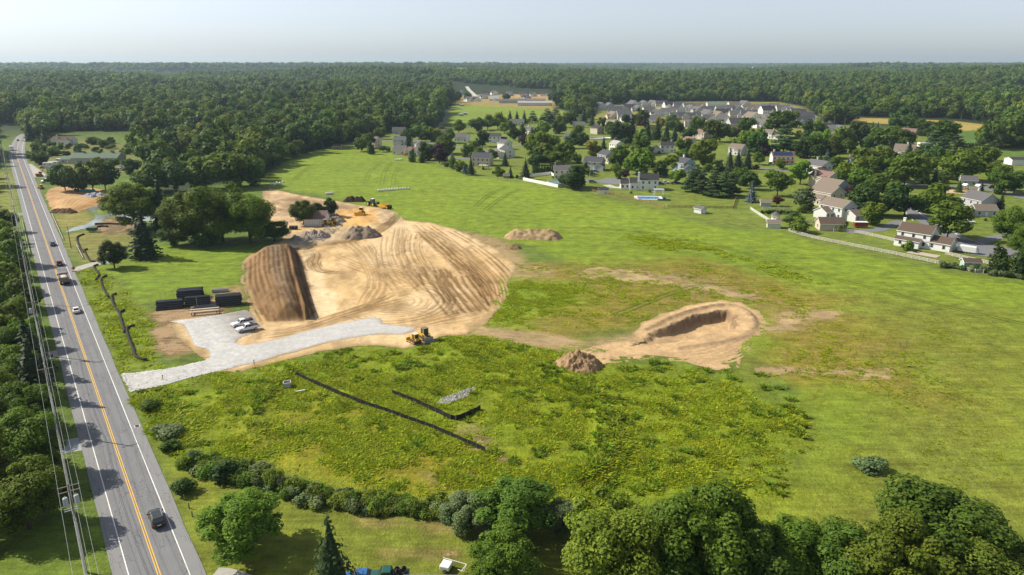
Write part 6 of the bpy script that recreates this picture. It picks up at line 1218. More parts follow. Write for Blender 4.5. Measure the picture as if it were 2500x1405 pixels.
def truck(loc, yaw, cabm, boxm, label, kind, name='truck'):
    t = thing(name, loc, yaw, label, 'truck'); 
    MB().box(-4.0, 3.6, -0.45, 0.45, 0.65, 0.95).build('chassis', BLACKP, t)
    MB().loft([ring(2.0, 1.15, 0.7, 2.0), ring(2.6, 1.15, 0.65, 1.75), ring(3.7, 1.08, 0.62, 1.65), ring(3.9, 0.95, 0.68, 1.5)]).build('hood', cabm, t, smooth_=True)
    cabin(t, cabm, 0.7, 0.75, 2.0, 2.4, 1.1, 2.75, 1.15, 1.05)
    if kind == 'dump':
        b = MB(); b.box(-4.3, 0.55, -1.22, 1.22, 1.0, 1.12); b.box(-4.3, 0.55, -1.22, -1.12, 1.12, 2.55); b.box(-4.3, 0.55, 1.12, 1.22, 1.12, 2.55); b.box(0.45, 0.55, -1.12, 1.12, 1.12, 2.75); b.build('dump_body', boxm, t)
        MB().box(-4.42, -4.31, -1.2, 1.2, 1.05, 2.4).build('tailgate', boxm, t)
        lv = []; n = 7
        for i in range(n):
            for j in range(n): lv.append((-4.2 + 4.6 * i / (n-1), -1.1 + 2.2 * j / (n-1), 2.2 + 0.35 * math.sin(math.pi * i / (n-1)) * math.sin(math.pi * j / (n-1)) + 0.08 * rnd.random()))
        link('load', pymesh('load', lv, [(i*n + j, (i+1)*n + j, (i+1)*n + j + 1, i*n + j + 1) for i in range(n-1) for j in range(n-1)], [M('pale_stone_load', (0.5, 0.48, 0.44), 0.95, var=0.3, scale=3)]), t)
        for k in range(5): MB().box(-4.0 + 0.95 * k, -3.92 + 0.95 * k, -1.28, 1.28, 1.2, 2.45).build('rib', boxm, t)
    else: MB().box(-4.3, 0.5, -1.22, 1.22, 1.0, 3.4).build('cargo_box', boxm, t, bevel=0.05)
    for x in ((3.0, -2.2, -3.4) if kind == 'dump' else (3.0, -2.8)):
        for s in (-1, 1): wheel(t, x, s * 1.0, 0.52, 0.34 if x > 0 else 0.5)
    for s in (-1, 1):
        MB().box(-4.5, -4.4, s*1.0 - 0.12, s*1.0 + 0.12, 0.9, 1.05).build('tail_light', TAIL, t); MB().box(3.86, 3.96, s*0.8 - 0.15, s*0.8 + 0.15, 0.95, 1.15).build('headlight', HEADL, t); MB().box(2.2, 2.3, s*1.2, s*1.5, 1.7, 2.3).build('mirror', BLACKP, t)
    return t
truck(onroad(164, -1.2), RYAW, paint('truck_grey', (0.16, 0.15, 0.14)), M('worn_tan_body', (0.22, 0.18, 0.14), 0.6, var=0.35), 'loaded dump truck with pale stone driving behind the red car', 'dump', 'dump_truck')
truck(onroad(604, 2.0), RYAW + math.pi, paint('white', 0), paint('white', 0), 'white box truck coming along the far stretch of road', 'box', 'box_truck')
p = G(121, 449); truck((*p, 0.3), math.radians(190), paint('white', 0), M('black_tipper', (0.03, 0.035, 0.04), 0.5), 'white tipper truck with black body parked by the dug road edge', 'dump', 'dump_truck')
# ---------------------------------------------------------------- earth-moving machines
CATY = M('machine_yellow', (0.62, 0.36, 0.03), 0.5, 0.4, var=0.25); CATD = M('machine_dirt', (0.20, 0.15, 0.10), 0.9, var=0.4); TRK = M('track_steel', (0.10, 0.085, 0.07), 0.8, 0.3, 0.3, var=0.4); MGLASS = M('machine_glass', (0.03, 0.055, 0.055), 0.08, 0.6, var=0.1)
def crawler(t, L=3.0, y=0.85, w=0.5, h=0.85):
    for s in (-1, 1):
        n = 10; pr = []
        for i in range(n + 1): a = math.pi/2 + math.pi * i / n; pr.append((-L/2 + h/2 + h/2 * math.cos(a), h/2 + h/2 * math.sin(a)))
        for i in range(n + 1): a = -math.pi/2 + math.pi * i / n; pr.append((L/2 - h/2 + h/2 * math.cos(a), h/2 + h/2 * math.sin(a)))
        tr = MB().prism(pr, s*y - w/2, s*y + w/2).build('crawler_track', TRK, t)
        for k in range(7): MB().box(-L/2 + 0.25 + k * (L - 0.5) / 6 - 0.06, -L/2 + 0.25 + k * (L - 0.5) / 6 + 0.06, s*y - w/2 - 0.02, s*y + w/2 + 0.02, h - 0.01, h + 0.06).build('track_shoe', CATD, tr)
        MB().box(-L*0.32, L*0.32, s*y - w*0.56, s*y + w*0.56, h*0.3, h*0.62).build('track_frame', CATY, tr)
def mcab(t, x0, x1, y, z0, z1, roofm):
    for a in (x0, x1):
        for s in (-1, 1): MB().box(a - 0.06, a + 0.06, s*y - 0.06, s*y + 0.06, z0, z1).build('cab_post', CATY, t)
    MB().box(x0 + 0.03, x1 - 0.03, -y + 0.03, y - 0.03, z0, z1 - 0.02).build('cab_glass', MGLASS, t); MB().box(x0 - 0.15, x1 + 0.2, -y - 0.12, y + 0.12, z1, z1 + 0.12).build('cab_roof', roofm, t, bevel=0.04)
    MB().box(x0, x1 - 0.2, -y + 0.1, y - 0.1, z0 - 0.1, z0 + 0.7).build('seat_box', BLACKP, t)
def dozer(loc, yaw, label, sc_=1.0, blade=3.0, name='bulldozer'):
    t = thing(name, loc, yaw, label, 'bulldozer'); t.scale = (sc_,) * 3; crawler(t)
    MB().box(-1.2, 1.3, -0.55, 0.55, 0.5, 1.0).build('chassis', CATD, t); MB().prism([(0.2, 0.95), (1.45, 0.95), (1.45, 1.5), (0.2, 1.75)], -0.5, 0.5).build('hood', CATY, t, bevel=0.06); MB().box(-1.45, -0.9, -0.6, 0.6, 0.9, 1.5).build('fuel_tank', CATY, t, bevel=0.06)
    mcab(t, -0.9, 0.2, 0.58, 1.2, 2.55, M('cab_roof_cream', (0.6, 0.55, 0.42), 0.6)); MB().cyl((0.9, 0.2, 1.6), (0.9, 0.2, 2.3), 0.06).build('exhaust', BLACKP, t)
    pr = [(2.05 + 0.14 * math.cos(a), 0.6 + 0.62 * math.sin(a)) for a in np.linspace(-1.2, 1.2, 7)]; MB().prism(pr + [(q[0] - 0.45 + 0.42, q[1]) for q in []] + [(1.95, 1.15), (1.9, 0.05)], -blade/2, blade/2).build('blade', CATY, t)
    for s in (-1, 1): MB().tube([(0.3, s*1.2, 0.5), (1.95, s*1.15, 0.4)], 0.09, 6).build('push_arm', CATY, t)
    return t
def loader(loc, yaw, label):
    t = thing('track_loader', loc, yaw, label, 'loader'); crawler(t, 3.2, 0.9, 0.5, 0.9)
    MB().box(-1.7, 0.3, -0.7, 0.7, 0.7, 1.6).build('engine_cover', CATY, t, bevel=0.08); mcab(t, -0.4, 0.9, 0.65, 1.3, 3.0, CATD)
    for s in (-1, 1): MB().tube([(0.2, s*0.75, 1.7), (1.4, s*0.75, 1.6), (2.2, s*0.75, 0.7)], 0.12, 6).build('lift_arm', CATY, t); MB().tube([(0.6, s*0.4, 1.1), (1.9, s*0.4, 1.3)], 0.07, 6).build('cylinder_ram', CHROME, t)
    MB().prism([(2.0, 0.1), (3.05, 0.1), (3.1, 0.18), (2.25, 0.3), (2.2, 1.0), (2.35, 1.15), (2.1, 1.15), (2.0, 0.9)], -1.2, 1.2).build('bucket', STEEL, t)
    return t
def yaw_of(a, b): A, B = np.array(G(*a)), np.array(G(*b)); return math.atan2(B[1] - A[1], B[0] - A[0])
dozer((*G(1013,838), 0.06), yaw_of((1022,846), (996,833)), 'small yellow bulldozer parked nose away beside the taller loader', 0.95, 2.6)
loader((*G(1036,829), 0.06), yaw_of((1024,824), (1047,837)), 'yellow track loader with roofed cab and bucket parked beside the small bulldozer')
dozer((*G(882,525), 0.1), -math.pi/2 - 0.1, 'yellow bulldozer working on the orange earth by the tractor', 1.25, 3.6)
JDG = M('tractor_green', (0.035, 0.10, 0.035), 0.4, 0.5, var=0.2); JDY = M('tractor_yellow', (0.65, 0.45, 0.03), 0.45, var=0.15)
def tractor(loc, yaw, label):
    t = thing('farm_tractor', loc, yaw, label, 'tractor')
    MB().box(-3.0, 3.2, -0.5, 0.5, 0.9, 1.5).build('frame', JDG, t); MB().loft([ring(0.7, 0.62, 1.4, 2.35), ring(2.6, 0.58, 1.4, 2.25), ring(3.5, 0.5, 1.4, 2.05)]).build('hood', JDG, t, smooth_=True)
    MB().box(-0.9, 0.7, -0.75, 0.75, 1.5, 2.0).build('cab_base', JDG, t); MB().box(-0.85, 0.6, -0.7, 0.7, 2.0, 3.25, top=(0.92, 0.9)).build('cab_glass', MGLASS, t); MB().box(-0.95, 0.75, -0.8, 0.8, 3.25, 3.45).build('cab_roof', M('cream_cab_roof', (0.72, 0.70, 0.55), 0.5), t, bevel=0.06)
    MB().cyl((0.95, 0.6, 2.2), (0.95, 0.6, 3.4), 0.07).build('exhaust', BLACKP, t); MB().box(-3.3, -1.4, -0.6, 0.6, 1.3, 1.75).build('rear_deck', JDG, t)
    for x in (1.9, -1.9):
        for y in (-1.55, -0.95, 0.95, 1.55): wheel(t, x, y, 0.95, 0.5, JDY)
    return t
ty = yaw_of((930,504), (895,497)); tp = G(911,503); tractor((*tp, 0.1), ty, 'green four-wheel articulated tractor with yellow wheels pulling the scraper')
def scraper(loc, yaw, label):
    t = thing('earth_scraper', loc, yaw, label, 'scraper')
    for s in (-1, 1): MB().prism([(-2.6, 0.7), (1.2, 0.45), (2.6, 1.1), (1.6, 1.9), (-1.2, 2.1), (-2.6, 1.6)], s*1.45 - 0.07, s*1.45 + 0.07).build('side_plate', CATY, t)
    MB().prism([(-2.6, 0.6), (1.0, 0.45), (1.0, 0.55), (-2.6, 0.72)], -1.38, 1.38).build('bowl_floor', CATD, t); MB().box(-2.7, -2.5, -1.38, 1.38, 0.7, 1.9).build('ejector', CATY, t); MB().box(1.3, 1.45, -1.38, 1.38, 0.6, 1.75).build('apron', CATY, t)
    MB().tube([(2.0, 0, 1.3), (3.6, 0, 1.1), (4.6, 0, 0.9)], 0.16, 6).build('drawbar', CATY, t)
    for y in (-1.2, -0.55, 0.55, 1.2): wheel(t, -3.2, y, 0.85, 0.5, JDY)
    MB().box(-3.6, -2.6, -1.5, 1.5, 0.95, 1.2).build('rear_frame', CATY, t); return t
sp_ = (tp[0] - 8.3 * math.cos(ty) , tp[1] - 8.3 * math.sin(ty) - 0.4); scraper((*sp_, 0.08), ty + 0.12, 'yellow pull-type scraper with black wheels behind the green tractor')
def excavator(loc, yaw, label):
    t = thing('excavator', loc, yaw, label, 'excavator'); crawler(t, 3.6, 1.0, 0.55, 0.9); om = M('machine_orange', (0.36, 0.13, 0.03), 0.6, var=0.3)
    MB().box(-2.0, 1.2, -1.2, 1.2, 1.0, 2.0).build('house', om, t, bevel=0.1); MB().box(0.1, 1.3, 0.3, 1.15, 1.6, 2.9).build('cab', MGLASS, t, bevel=0.06)
    MB().tube([(1.0, -0.3, 1.6), (2.6, -0.3, 4.6), (4.2, -0.3, 5.2)], 0.24, 6).build('boom', om, t); MB().tube([(4.0, -0.3, 5.3), (4.9, -0.3, 2.6)], 0.18, 6).build('stick', om, t); MB().prism([(4.6, 2.4), (5.3, 2.5), (5.2, 1.7), (4.5, 1.7)], -0.75, 0.15).build('bucket', STEEL, t); return t
excavator((*G(97,432), 0.1), 0.9, 'rusty orange excavator with raised boom at the dug road edge')
dozer((*G(101,462), 0.1), 2.6, 'dusty orange compact dozer beside the road by the tipper truck', 0.9, 2.2, 'compact_dozer')
t = dozer((*G(797,553), 0.1), 0.35, 'yellow dozer with a big blade parked by the rubble at the old shed', 1.15, 3.4)
loader((*G(812,550), 0.1), 0.3, 'yellow loader parked at the rubble beside the old shed')
# ---------------------------------------------------------------- the old shed, heaps, rubble
shed = house(774,548,2,9.0,7.5,3.0,'white','pinkish','the old shed','old white shed with peeling patchy roof and broken boards amid rubble',0.75,sides='',name='old_shed',cat='shed')
for q in range(9): MB().box(-0.06, 0.06, -0.02, 0.03, 0, 2.4 + 0.4 * rnd.random()).build('board', WALLC['grey'], shed, (-4 + q, -3.78, 0.2))
def heap(px, py, L, W, h, yaw, c, label, name='soil_heap', cat='heap', rough=0.25, seed=1, n=34, mat=None):
    x, y = G(px, py); r_ = np.random.default_rng(seed); u, v = [a.ravel() for a in np.meshgrid(np.linspace(-1, 1, n), np.linspace(-1, 1, n), indexing='ij')]
    d = np.sqrt(u * u + v * v); ridge = np.maximum(np.abs(v), np.maximum(0, (np.abs(u) - max(0, 1 - W / L)) / max(0.25, W / L)))
    ns = fbm(u * L / 2.2 + seed * 7, v * W / 2.2, 4, seed); prof = np.clip(1 - np.sqrt(np.maximum(0, (np.abs(u) - max(0, 1 - W/L)) / max(W/L, .2)) ** 2 * (np.abs(u) > max(0, 1 - W/L)) + v * v), 0, 1)
    z = h * (prof ** 0.8) * (0.65 + 0.7 * ns) + rough * (fbm(u * L * 1.1, v * W * 1.1, 3, seed + 9) - 0.5) * (prof > 0.02) - 0.12
    V = np.column_stack([u * L/2 * (0.95 + 0.12 * (ns - 0.5)), v * W/2 * (0.95 + 0.2 * (ns - 0.5)), z]); idx = np.arange(n * n).reshape(n, n); Q = np.stack([idx[:-1, :-1], idx[1:, :-1], idx[1:, 1:], idx[:-1, 1:]], -1).reshape(-1, 4)
    Q = Q[(prof[Q] > 0.005).any(1)]
    C = np.array(c)[None] * (0.65 + 0.7 * fbm(u * L * 0.9, v * W * 0.9, 3, seed + 4))[:, None]
    o = link(name, npmesh(name, V, Q, [mat or SOIL], True, {'zone': ('FLOAT_COLOR', 'POINT', np.column_stack([C, np.ones(len(u))]))}), None, (x, y, Hs(x, y) + 0.05), math.radians(yaw)); return lab(o, label, cat)
heap(1302,580,24,10,3.4,-6,(0.36,0.26,0.14),'long tan soil heap in the green field above the pale earthworks',seed=2)
heap(1255,607,6,4,1.6,0,(0.24,0.16,0.085),'small brown soil heap below the long tan heap',seed=3)
heap(1412,893,11.5,9,3.6,-4,(0.30,0.20,0.11),'lumpy brown clod heap at the mouth of the excavation',rough=1.0,seed=4,n=44)
heap(882,578,17,11,4.0,14,(0.24,0.19,0.14),'grey-brown heap with steep shaded side at the top of the earthworks',seed=5)
heap(768,580,13,7,2.6,5,(0.30,0.26,0.22),'broad rubble heap in front of the old shed',rough=1.3,seed=6,n=44,name='rubble_heap'); heap(735,586,10,5,1.7,-8,(0.26,0.23,0.19),'low rubble heap beside the dark bushy tree',rough=1.2,seed=7,name='rubble_heap')
heap(822,542,9,6,2.4,10,(0.32,0.27,0.21),'rubble heap at the open end of the old shed',rough=1.2,seed=8,name='rubble_heap'); heap(818,533,7,5,2.0,0,(0.20,0.19,0.18),'dark rubble heap behind the old shed by the orange earth',rough=1.0,seed=9,name='rubble_heap')
heap(866,492,12,5,2.4,4,(0.045,0.028,0.022),'dark brown mulch heap beside the green tractor',seed=10)
for i, (px, py, s_) in enumerate([(218,482,8),(232,480,9),(246,481,8),(226,486,7)]): heap(px, py, s_, s_, 2.4, 0, (0.30,0.33,0.36), ['blue-grey gravel cone nearest the road', 'tallest blue-grey gravel cone', 'blue-grey gravel cone by the pond trees', 'low blue-grey gravel cone in front of the others'][i], 'gravel_heap', seed=20 + i, mat=GRAVEL)
heap(142,519,8,5,2.0,0,(0.13,0.075,0.045),'dark soil heap at the road corner of the graded soil',seed=31); heap(166,520,9,5,2.1,0,(0.13,0.075,0.045),'dark soil heap at the pond corner of the graded soil',seed=32)
def rocks(name, poly, n, s0, s1, mat, label):
    P = np.array(poly); V, F = [], []; r_ = np.random.default_rng(3); x = r_.uniform(P[:, 0].min(), P[:, 0].max(), n * 3); y = r_.uniform(P[:, 1].min(), P[:, 1].max(), n * 3); k = np.where(sdist(poly, x, y) > 0)[0][:n]
    base = np.array([(1, 0, 0), (-1, 0, 0), (0, 1, 0), (0, -1, 0), (0, 0, 1), (0, 0, -.6), (.6, .6, .55), (-.6, .6, .5), (-.6, -.6, .55), (.6, -.6, .5)]); fc = [(0, 6, 4), (6, 2, 4), (2, 7, 4), (7, 1, 4), (1, 8, 4), (8, 3, 4), (3, 9, 4), (9, 0, 4), (0, 2, 6), (2, 1, 7), (1, 3, 8), (3, 0, 9)]
    for i in k:
        b = len(V); s = r_.uniform(s0, s1); q = base * (1 + 0.35 * r_.normal(size=base.shape)) * s * np.array([1, 1, 0.7]); a = r_.random() * 6.28; c_, s_ = math.cos(a), math.sin(a)
        V += [(x[i] + p[0]*c_ - p[1]*s_, y[i] + p[0]*s_ + p[1]*c_, 0.12 + p[2] + s * 0.3) for p in q]; F += [tuple(j + b for j in f) for f in fc]
    o = link(name, pymesh(name, V, F, [mat])); return lab(o, label, None, None, 'stuff')
ROCK = M('pale_rock', (0.50, 0.49, 0.47), 0.9, var=0.45, scale=1.1)
rocks('rock_apron', GP([(1066,988),(1072,978),(1120,958),(1160,946),(1166,952),(1140,970),(1095,988)]), 520, 0.08, 0.22, M('grey_rock', (0.34, 0.335, 0.33), 0.9, var=0.5, scale=1.1), 'strip of pale loose rocks in the weeds by the short silt fence')
rocks('entrance_stone', GP([(300,918),(400,905),(500,886),(525,892),(510,908),(400,938),(320,955)]), 2600, 0.06, 0.17, ROCK, 'coarse white stone laid over the site entrance at the road')
rocks('rubble_stones', GP([(700,585),(760,570),(830,540),(840,550),(790,590),(720,600)]), 500, 0.1, 0.4, M('rubble', (0.33, 0.30, 0.27), 0.9, var=0.5, scale=0.8), 'loose rubble and scrap scattered before the old shed')
# ---------------------------------------------------------------- pipe stacks and site gear
PIPE = M('black_plastic_pipe', (0.030, 0.031, 0.035), 0.28, 0.5, var=0.25)
def pipe_mesh(L, r):
    mb = MB(); n = 14
    for i in range(n):
        a0, a1 = 2*math.pi*i/n, 2*math.pi*(i+1)/n; o0, o1, i0, i1 = [(q*math.cos(a), q*math.sin(a)) for q in (r, r*0.86) for a in (a0, a1)]
        mb.quad((-L/2, *o0), (-L/2, *o1), (L/2, *o1), (L/2, *o0)); mb.quad((-L/2, *i0), (L/2, *i0), (L/2, *i1), (-L/2, *i1)); mb.quad((-L/2, *o0), (-L/2, *i0), (-L/2, *i1), (-L/2, *o1)); mb.quad((L/2, *o0), (L/2, *o1), (L/2, *i1), (L/2, *i0))
    return mb.mesh('pipe', PIPE, True)
PM_ = pipe_mesh(6.6, 0.30)
def stack(px, py, yaw, wide, high, label, step=0.70):
    x, y = G(px, py); a = math.radians(yaw); ux, uy = -math.sin(a), math.cos(a)
    for k in range(high):
        for j in range(wide - (k if wide > 4 else 0)):
            off = (j - (wide - 1) / 2 + (k * 0.5 if wide > 4 else 0)) * step; sl = rnd.uniform(-0.25, 0.25); zz = 0.36 + k * (0.54 if wide > 4 else 0.6)
            o = link('drain_pipe', PM_, None, (x + ux*off + sl*math.cos(a), y + uy*off + sl*math.sin(a), zz), a); lab(o, label, 'pipe', label + ' stack')
stack(416,752,17,6,4,'black drain pipe in the stack at the road end of the yard'); stack(466,728,17,9,5,'black drain pipe in the widest stack behind the timber trench box'); stack(484,742,17,5,4,'black drain pipe in the middle stack beside the widest one'); stack(560,744,17,4,5,'black drain pipe in the tall stack beside the spoil bank'); stack(504,752,17,4,1,'black drain pipe lying flat behind the timber trench box')
for i, (px, py) in enumerate([(393,737),(406,733),(425,730),(482,752),(516,747)]): x, y = G(px, py); lab(MB().cyl((0, 0, 0), (0, 0, 3.0), 0.05, n=6).build('stake', WALLC['beige'], None, (x, y, 0.05)), 'thin timber stake holding the black pipe stacks', 'stake', 'pipe stack stakes')
def trench_box(px, py, yaw):
    t = thing('trench_box', (*G(px, py), 0.05), math.radians(yaw), 'tan timber trench box of two long plates joined by struts', 'trench box'); tm = M('weathered_timber', (0.46, 0.38, 0.30), 0.85, var=0.3, scale=2, stretch=(0.5, 4, 4))
    for s in (-1, 1): MB().box(-3.7, 3.7, s*1.1 - 0.35, s*1.1 + 0.35, 0.75, 0.95).build('plate', tm, t)
    for u in (-3.2, 3.2):
        MB().box(u - 0.08, u + 0.08, -1.4, 1.4, 0.5, 0.74).build('strut', M('brown_steel', (0.12, 0.08, 0.06), 0.7), t)
        for s in (-1, 1): MB().box(u - 0.09, u + 0.09, s*1.1 - 0.09, s*1.1 + 0.09, 0, 0.5).build('leg', M('brown_steel', 0), t)
trench_box(500, 765, 17)
for px, py, yw, L, lb in [(538,713,14,4.6,'grey concrete trough lying on the field edge behind the pipe stacks'),(717,561,0,4.0,'black drum lying on the bare ground before the old shed')]:
    o = thing('concrete_trough' if px == 538 else 'drum', (*G(px, py), 0.1), math.radians(yw), lb, 'trough' if px == 538 else 'drum')
    if px == 538: MB().prism([(-0.6, 0), (0.6, 0), (0.7, 0.9), (0.5, 0.9), (0.42, 0.2), (-0.42, 0.2), (-0.5, 0.9), (-0.7, 0.9)], -L/2, L/2, 0, 'x').build('trough', STONE, o); [MB().box(u - 0.1, u + 0.1, -0.75, 0.75, -0.05, 0.12).build('skid', STONE, o) for u in (-1.5, 1.5)]
    else: MB().cyl((-1.6, 0, 0.8), (1.6, 0, 0.8), 0.8, n=14).build('shell', BLACKP, o, smooth_=False); [MB().cyl((u - 0.05, 0, 0.8), (u + 0.05, 0, 0.8), 0.85, n=14).build('band', STEEL, o) for u in (-0.8, 0.8)]
x, y = G(702, 946); ib = thing('inlet_box', (x, y, 0.0), 0.25, 'open concrete inlet box in the weeds by the end of the long silt fence', 'inlet box')
for a in range(4): MB().box(-0.8, 0.8, -0.8, -0.65, -0.1, 1.25).build('side', STONE, ib, (0, 0, 0), a * math.pi / 2)
MB().box(-0.65, 0.65, -0.65, 0.65, 0, 0.2).build('floor', M('interior_shade', 0), ib)  # floor coloured dark for the shade inside the box
x, y = G(735, 957); lab(MB().box(-0.9, 0.9, -0.12, 0.12, 0.25, 0.33).build('plank', WALLC['white'], None, (x, y, 0), 0.5), 'pale plank lying in the weeds beside the inlet box', 'plank')
# black filter tubes
SOCK = M('filter_fabric', (0.030, 0.026, 0.024), 0.9, var=0.5, scale=2, bmp=0.05)
for i, (pts, r, lb) in enumerate([([(239,648),(229,653),(241,671),(233,687)],.30,'black filter tube curling from the lane mouth down the verge'),([(260,674),(247,684),(252,705),(265,728)],.30,'black hooked filter tube second along the road verge'),([(284,719),(273,726),(279,749),(292,767)],.32,'black hooked filter tube beside the white car'),([(304,759),(293,767),(298,790),(305,814)],.34,'short black filter tube above the longest one'),([(328,797),(311,804),(313,823),(325,854),(333,874),(357,881)],.34,'longest black filter tube ending at the stone entrance'),([(205,573),(188,582),(195,605),(205,618)],.30,'black filter tube on the grass beside the road pole'),([(214,610),(206,613),(213,628),(220,638),(233,640)],.30,'black filter tube at the mouth of the gravel lane'),([(232,549),(265,548),(300,549),(336,547)],.40,'straight black filter tube along the muddy pond bank'),([(238,556),(250,554),(263,555)],.40,'short straight black filter tube by the green trailer')]):
    P = spline(GP(pts), 6); lab(MB().tube([(a, b, r * 0.85 + 0.04 * math.sin(k * 1.3)) for k, (a, b) in enumerate(P)], [r * (1 + 0.08 * math.sin(k * 2.1)) for k in range(len(P))], 8).build('filter_tube', SOCK, None, smooth_=True), lb, 'filter tube')
# silt fences: fabric panels between stakes
SILT = M('silt_fabric', (0.017, 0.018, 0.021), 0.7, var=0.3, scale=1.2); OAK = M('oak_stake', (0.20, 0.15, 0.10), 0.9, var=0.3)
def silt(pts, label):
    P = np.array(spline(GP(pts), 10)); s = np.concatenate([[0], np.cumsum(np.hypot(*np.diff(P, axis=0).T))]); n = int(s[-1] / 2.1); q = np.column_stack([np.interp(np.linspace(0, s[-1], n + 1), s, P[:, k]) for k in (0, 1)])
    t = thing('silt_fence', (q[0][0], q[0][1], 0), 0, label, 'fence'); q = q - q[0]
    for i in range(n):
        a, b = q[i], q[i+1]; sag = 0.06; m_ = (a + b) / 2; d = (b - a) / np.hypot(*(b - a)); nn = np.array([-d[1], d[0]]) * 0.12 * rnd.uniform(-1, 1); h0, h1 = 1.0 + rnd.uniform(-.06, .06), 1.0 + rnd.uniform(-.06, .06)
        pt = lambda p, z: (p[0], p[1], z); o = 0.012 * np.array([-d[1], d[0]])
        mb = MB()
        for sg in (1, -1): mb.add([pt(a + o*sg, -.1), pt(m_ + nn*.5 + o*sg, -.1), pt(b + o*sg, -.1), pt(b + o*sg, h1), pt(m_ + nn + o*sg, (h0 + h1)/2 - sag), pt(a + o*sg, h0)], [(0, 1, 4, 5), (1, 2, 3, 4)])
        mb.build('fabric_panel', SILT, t)
    for i in range(n + 1): MB().box(-0.04, 0.04, -0.04, 0.04, -0.2, 1.18).build('stake', OAK, t, (q[i][0] + 0.07, q[i][1] - 0.07, 0), 0.5)
silt([(712,912),(740,926),(800,952),(870,982),(950,1010),(1050,1046),(1130,1080),(1184,1104)], 'long black silt fence running diagonally across the weedy basin')
silt([(957,962),(1000,978),(1050,1000),(1104,1026),(1106,1027),(1130,1021),(1172,1000)], 'short black silt fence with a bent corner below the pale rocks')
# ---------------------------------------------------------------- roadside furniture
POLE = M('pole_wood', (0.20, 0.17, 0.14), 0.9, var=0.3, scale=2, stretch=(4, 4, 0.4)); INSUL = M('insulator', (0.35, 0.35, 0.36), 0.4); TRANS = M('transformer_grey', (0.40, 0.43, 0.45), 0.45, 0.4, var=0.1)
pole_s = [-40, 6.5, 52, 98, 145, 192, 240, 290, 345, 400, 460, 520]
def pole(x, y, h, yaw, label, arms=1, trans=0, group=None):
    t = thing('utility_pole', (x, y, Hs(x, y)), yaw, label, 'utility pole', group); MB().cyl((0, 0, -0.5), (0, 0, h), 0.17, 0.11, 10).build('pole', POLE, t, smooth_=True)
    for k in range(arms):
        a = MB().box(-0.06, 0.06, -1.25, 1.25, h - 0.5 - 0.75*k, h - 0.38 - 0.75*k).build('crossarm', POLE, t, (0.15, 0, 0))
        for u in (-1.15, -0.45, 1.15): MB().cyl((0.15, u, h - 0.38 - 0.75*k), (0.15, u, h - 0.18 - 0.75*k), 0.05, 0.03, 6).build('insulator', INSUL, a, (-0.15, 0, 0))
    for k in range(trans):
        s = -1 if k else 1; q = MB().cyl((0, 0.62*s, h - 3.0), (0, 0.62*s, h - 1.95), 0.30, n=12); q.cyl((0, 0.62*s, h - 1.95), (0, 0.62*s, h - 1.86), 0.31, 0.24, 12); tr_ = q.build('transformer', TRANS, t); MB().cyl((0, 0.62*s, h - 1.86), (0, 0.62*s, h - 1.6), 0.05, n=6).build('bushing', INSUL, tr_)
    if trans:
        for zz in (h - 3.6, h - 3.9): MB().box(-0.05, 0.05, -0.6, 1.0, zz, zz + 0.1).build('bracket', CHROME, t)
    return t
for i, s in enumerate(pole_s[1:]):
    x, y = RP(s, 7.9)
    pole(x, y, 13.6, RYAW, ['tall wooden utility pole with two grey transformers beside the lawn', 'wooden utility pole rising from the dense roadside trees', 'wooden utility pole with one transformer beside the roadside wood', 'wooden utility pole opposite the dump truck', 'wooden utility pole opposite the orange sign'][i] if i < 5 else 'wooden utility pole on the far stretch of road', 2 if i == 0 else 1, [2, 0, 1, 0, 0][i] if i < 5 else i % 3 == 1, None if i < 5 else 'far roadside utility poles')
WIRE = M('power_wire', (0.30, 0.31, 0.32), 0.5, 0.4, 0.4)
for k, (off, hz, r) in enumerate([(-1.15, 13.5, .018), (-.45, 13.5, .018), (1.15, 13.5, .018), (0.0, 9.9, .022), (0.15, 9.3, .03), (-0.1, 8.7, .022), (0.1, 8.1, .02)]):
    pts = []
    for a, b in zip(pole_s[:-1], pole_s[1:]):
        for t_ in np.linspace(0, 1, 9)[:-1]: x, y = RP(a + (b - a) * t_, 7.9 + off); pts.append((x, y, hz - 4 * 0.6 * t_ * (1 - t_)))
    lab(MB().tube(pts, r, 4).build('power_wire', WIRE, None), ['power wire on the roadside end of the crossarms', 'power wire on the middle of the crossarms', 'power wire on the wood end of the crossarms', 'topmost of the lower cables on the poles', 'thick communication cable below the transformers', 'thin cable under the thick communication cable', 'lowest cable strung along the roadside poles'][k], 'wire')
def lone_pole(px, py, h, label, group=None, arms=0): x, y = G(px, py); return pole(x, y, h, 0.6, label, arms, 0, group)
lone_pole(174, 607, 8.6, 'short lone pole on the pond side of the road')
for px, py in [(2007,306),(2020,300),(2035,313),(2060,318),(2075,328),(2100,330),(2145,338),(2180,350),(2195,362),(1995,292),(1980,284),(1968,276)]: lone_pole(px, py, 12, 'wooden pole of the line along the far country road', 'country road poles', 1)
x, y = G(1440, 434); fp = thing('flagpole', (x, y, 0), 0, 'tall white flagpole on the lawn of the grey house', 'flagpole'); MB().cyl((0, 0, 0), (0, 0, 9.5), 0.07, 0.05, 8).build('pole', TRIM, fp); MB().cyl((0, 0, 9.5), (0, 0, 9.65), 0.12, 0.04, 8).build('finial', JDY, fp); MB().cyl((0, 0, 0), (0, 0, 0.15), 0.4, n=10).build('base', STONE, fp)
GALV = M('galvanised_rail', (0.55, 0.56, 0.56), 0.5, 0.4, 0.3, var=0.2)
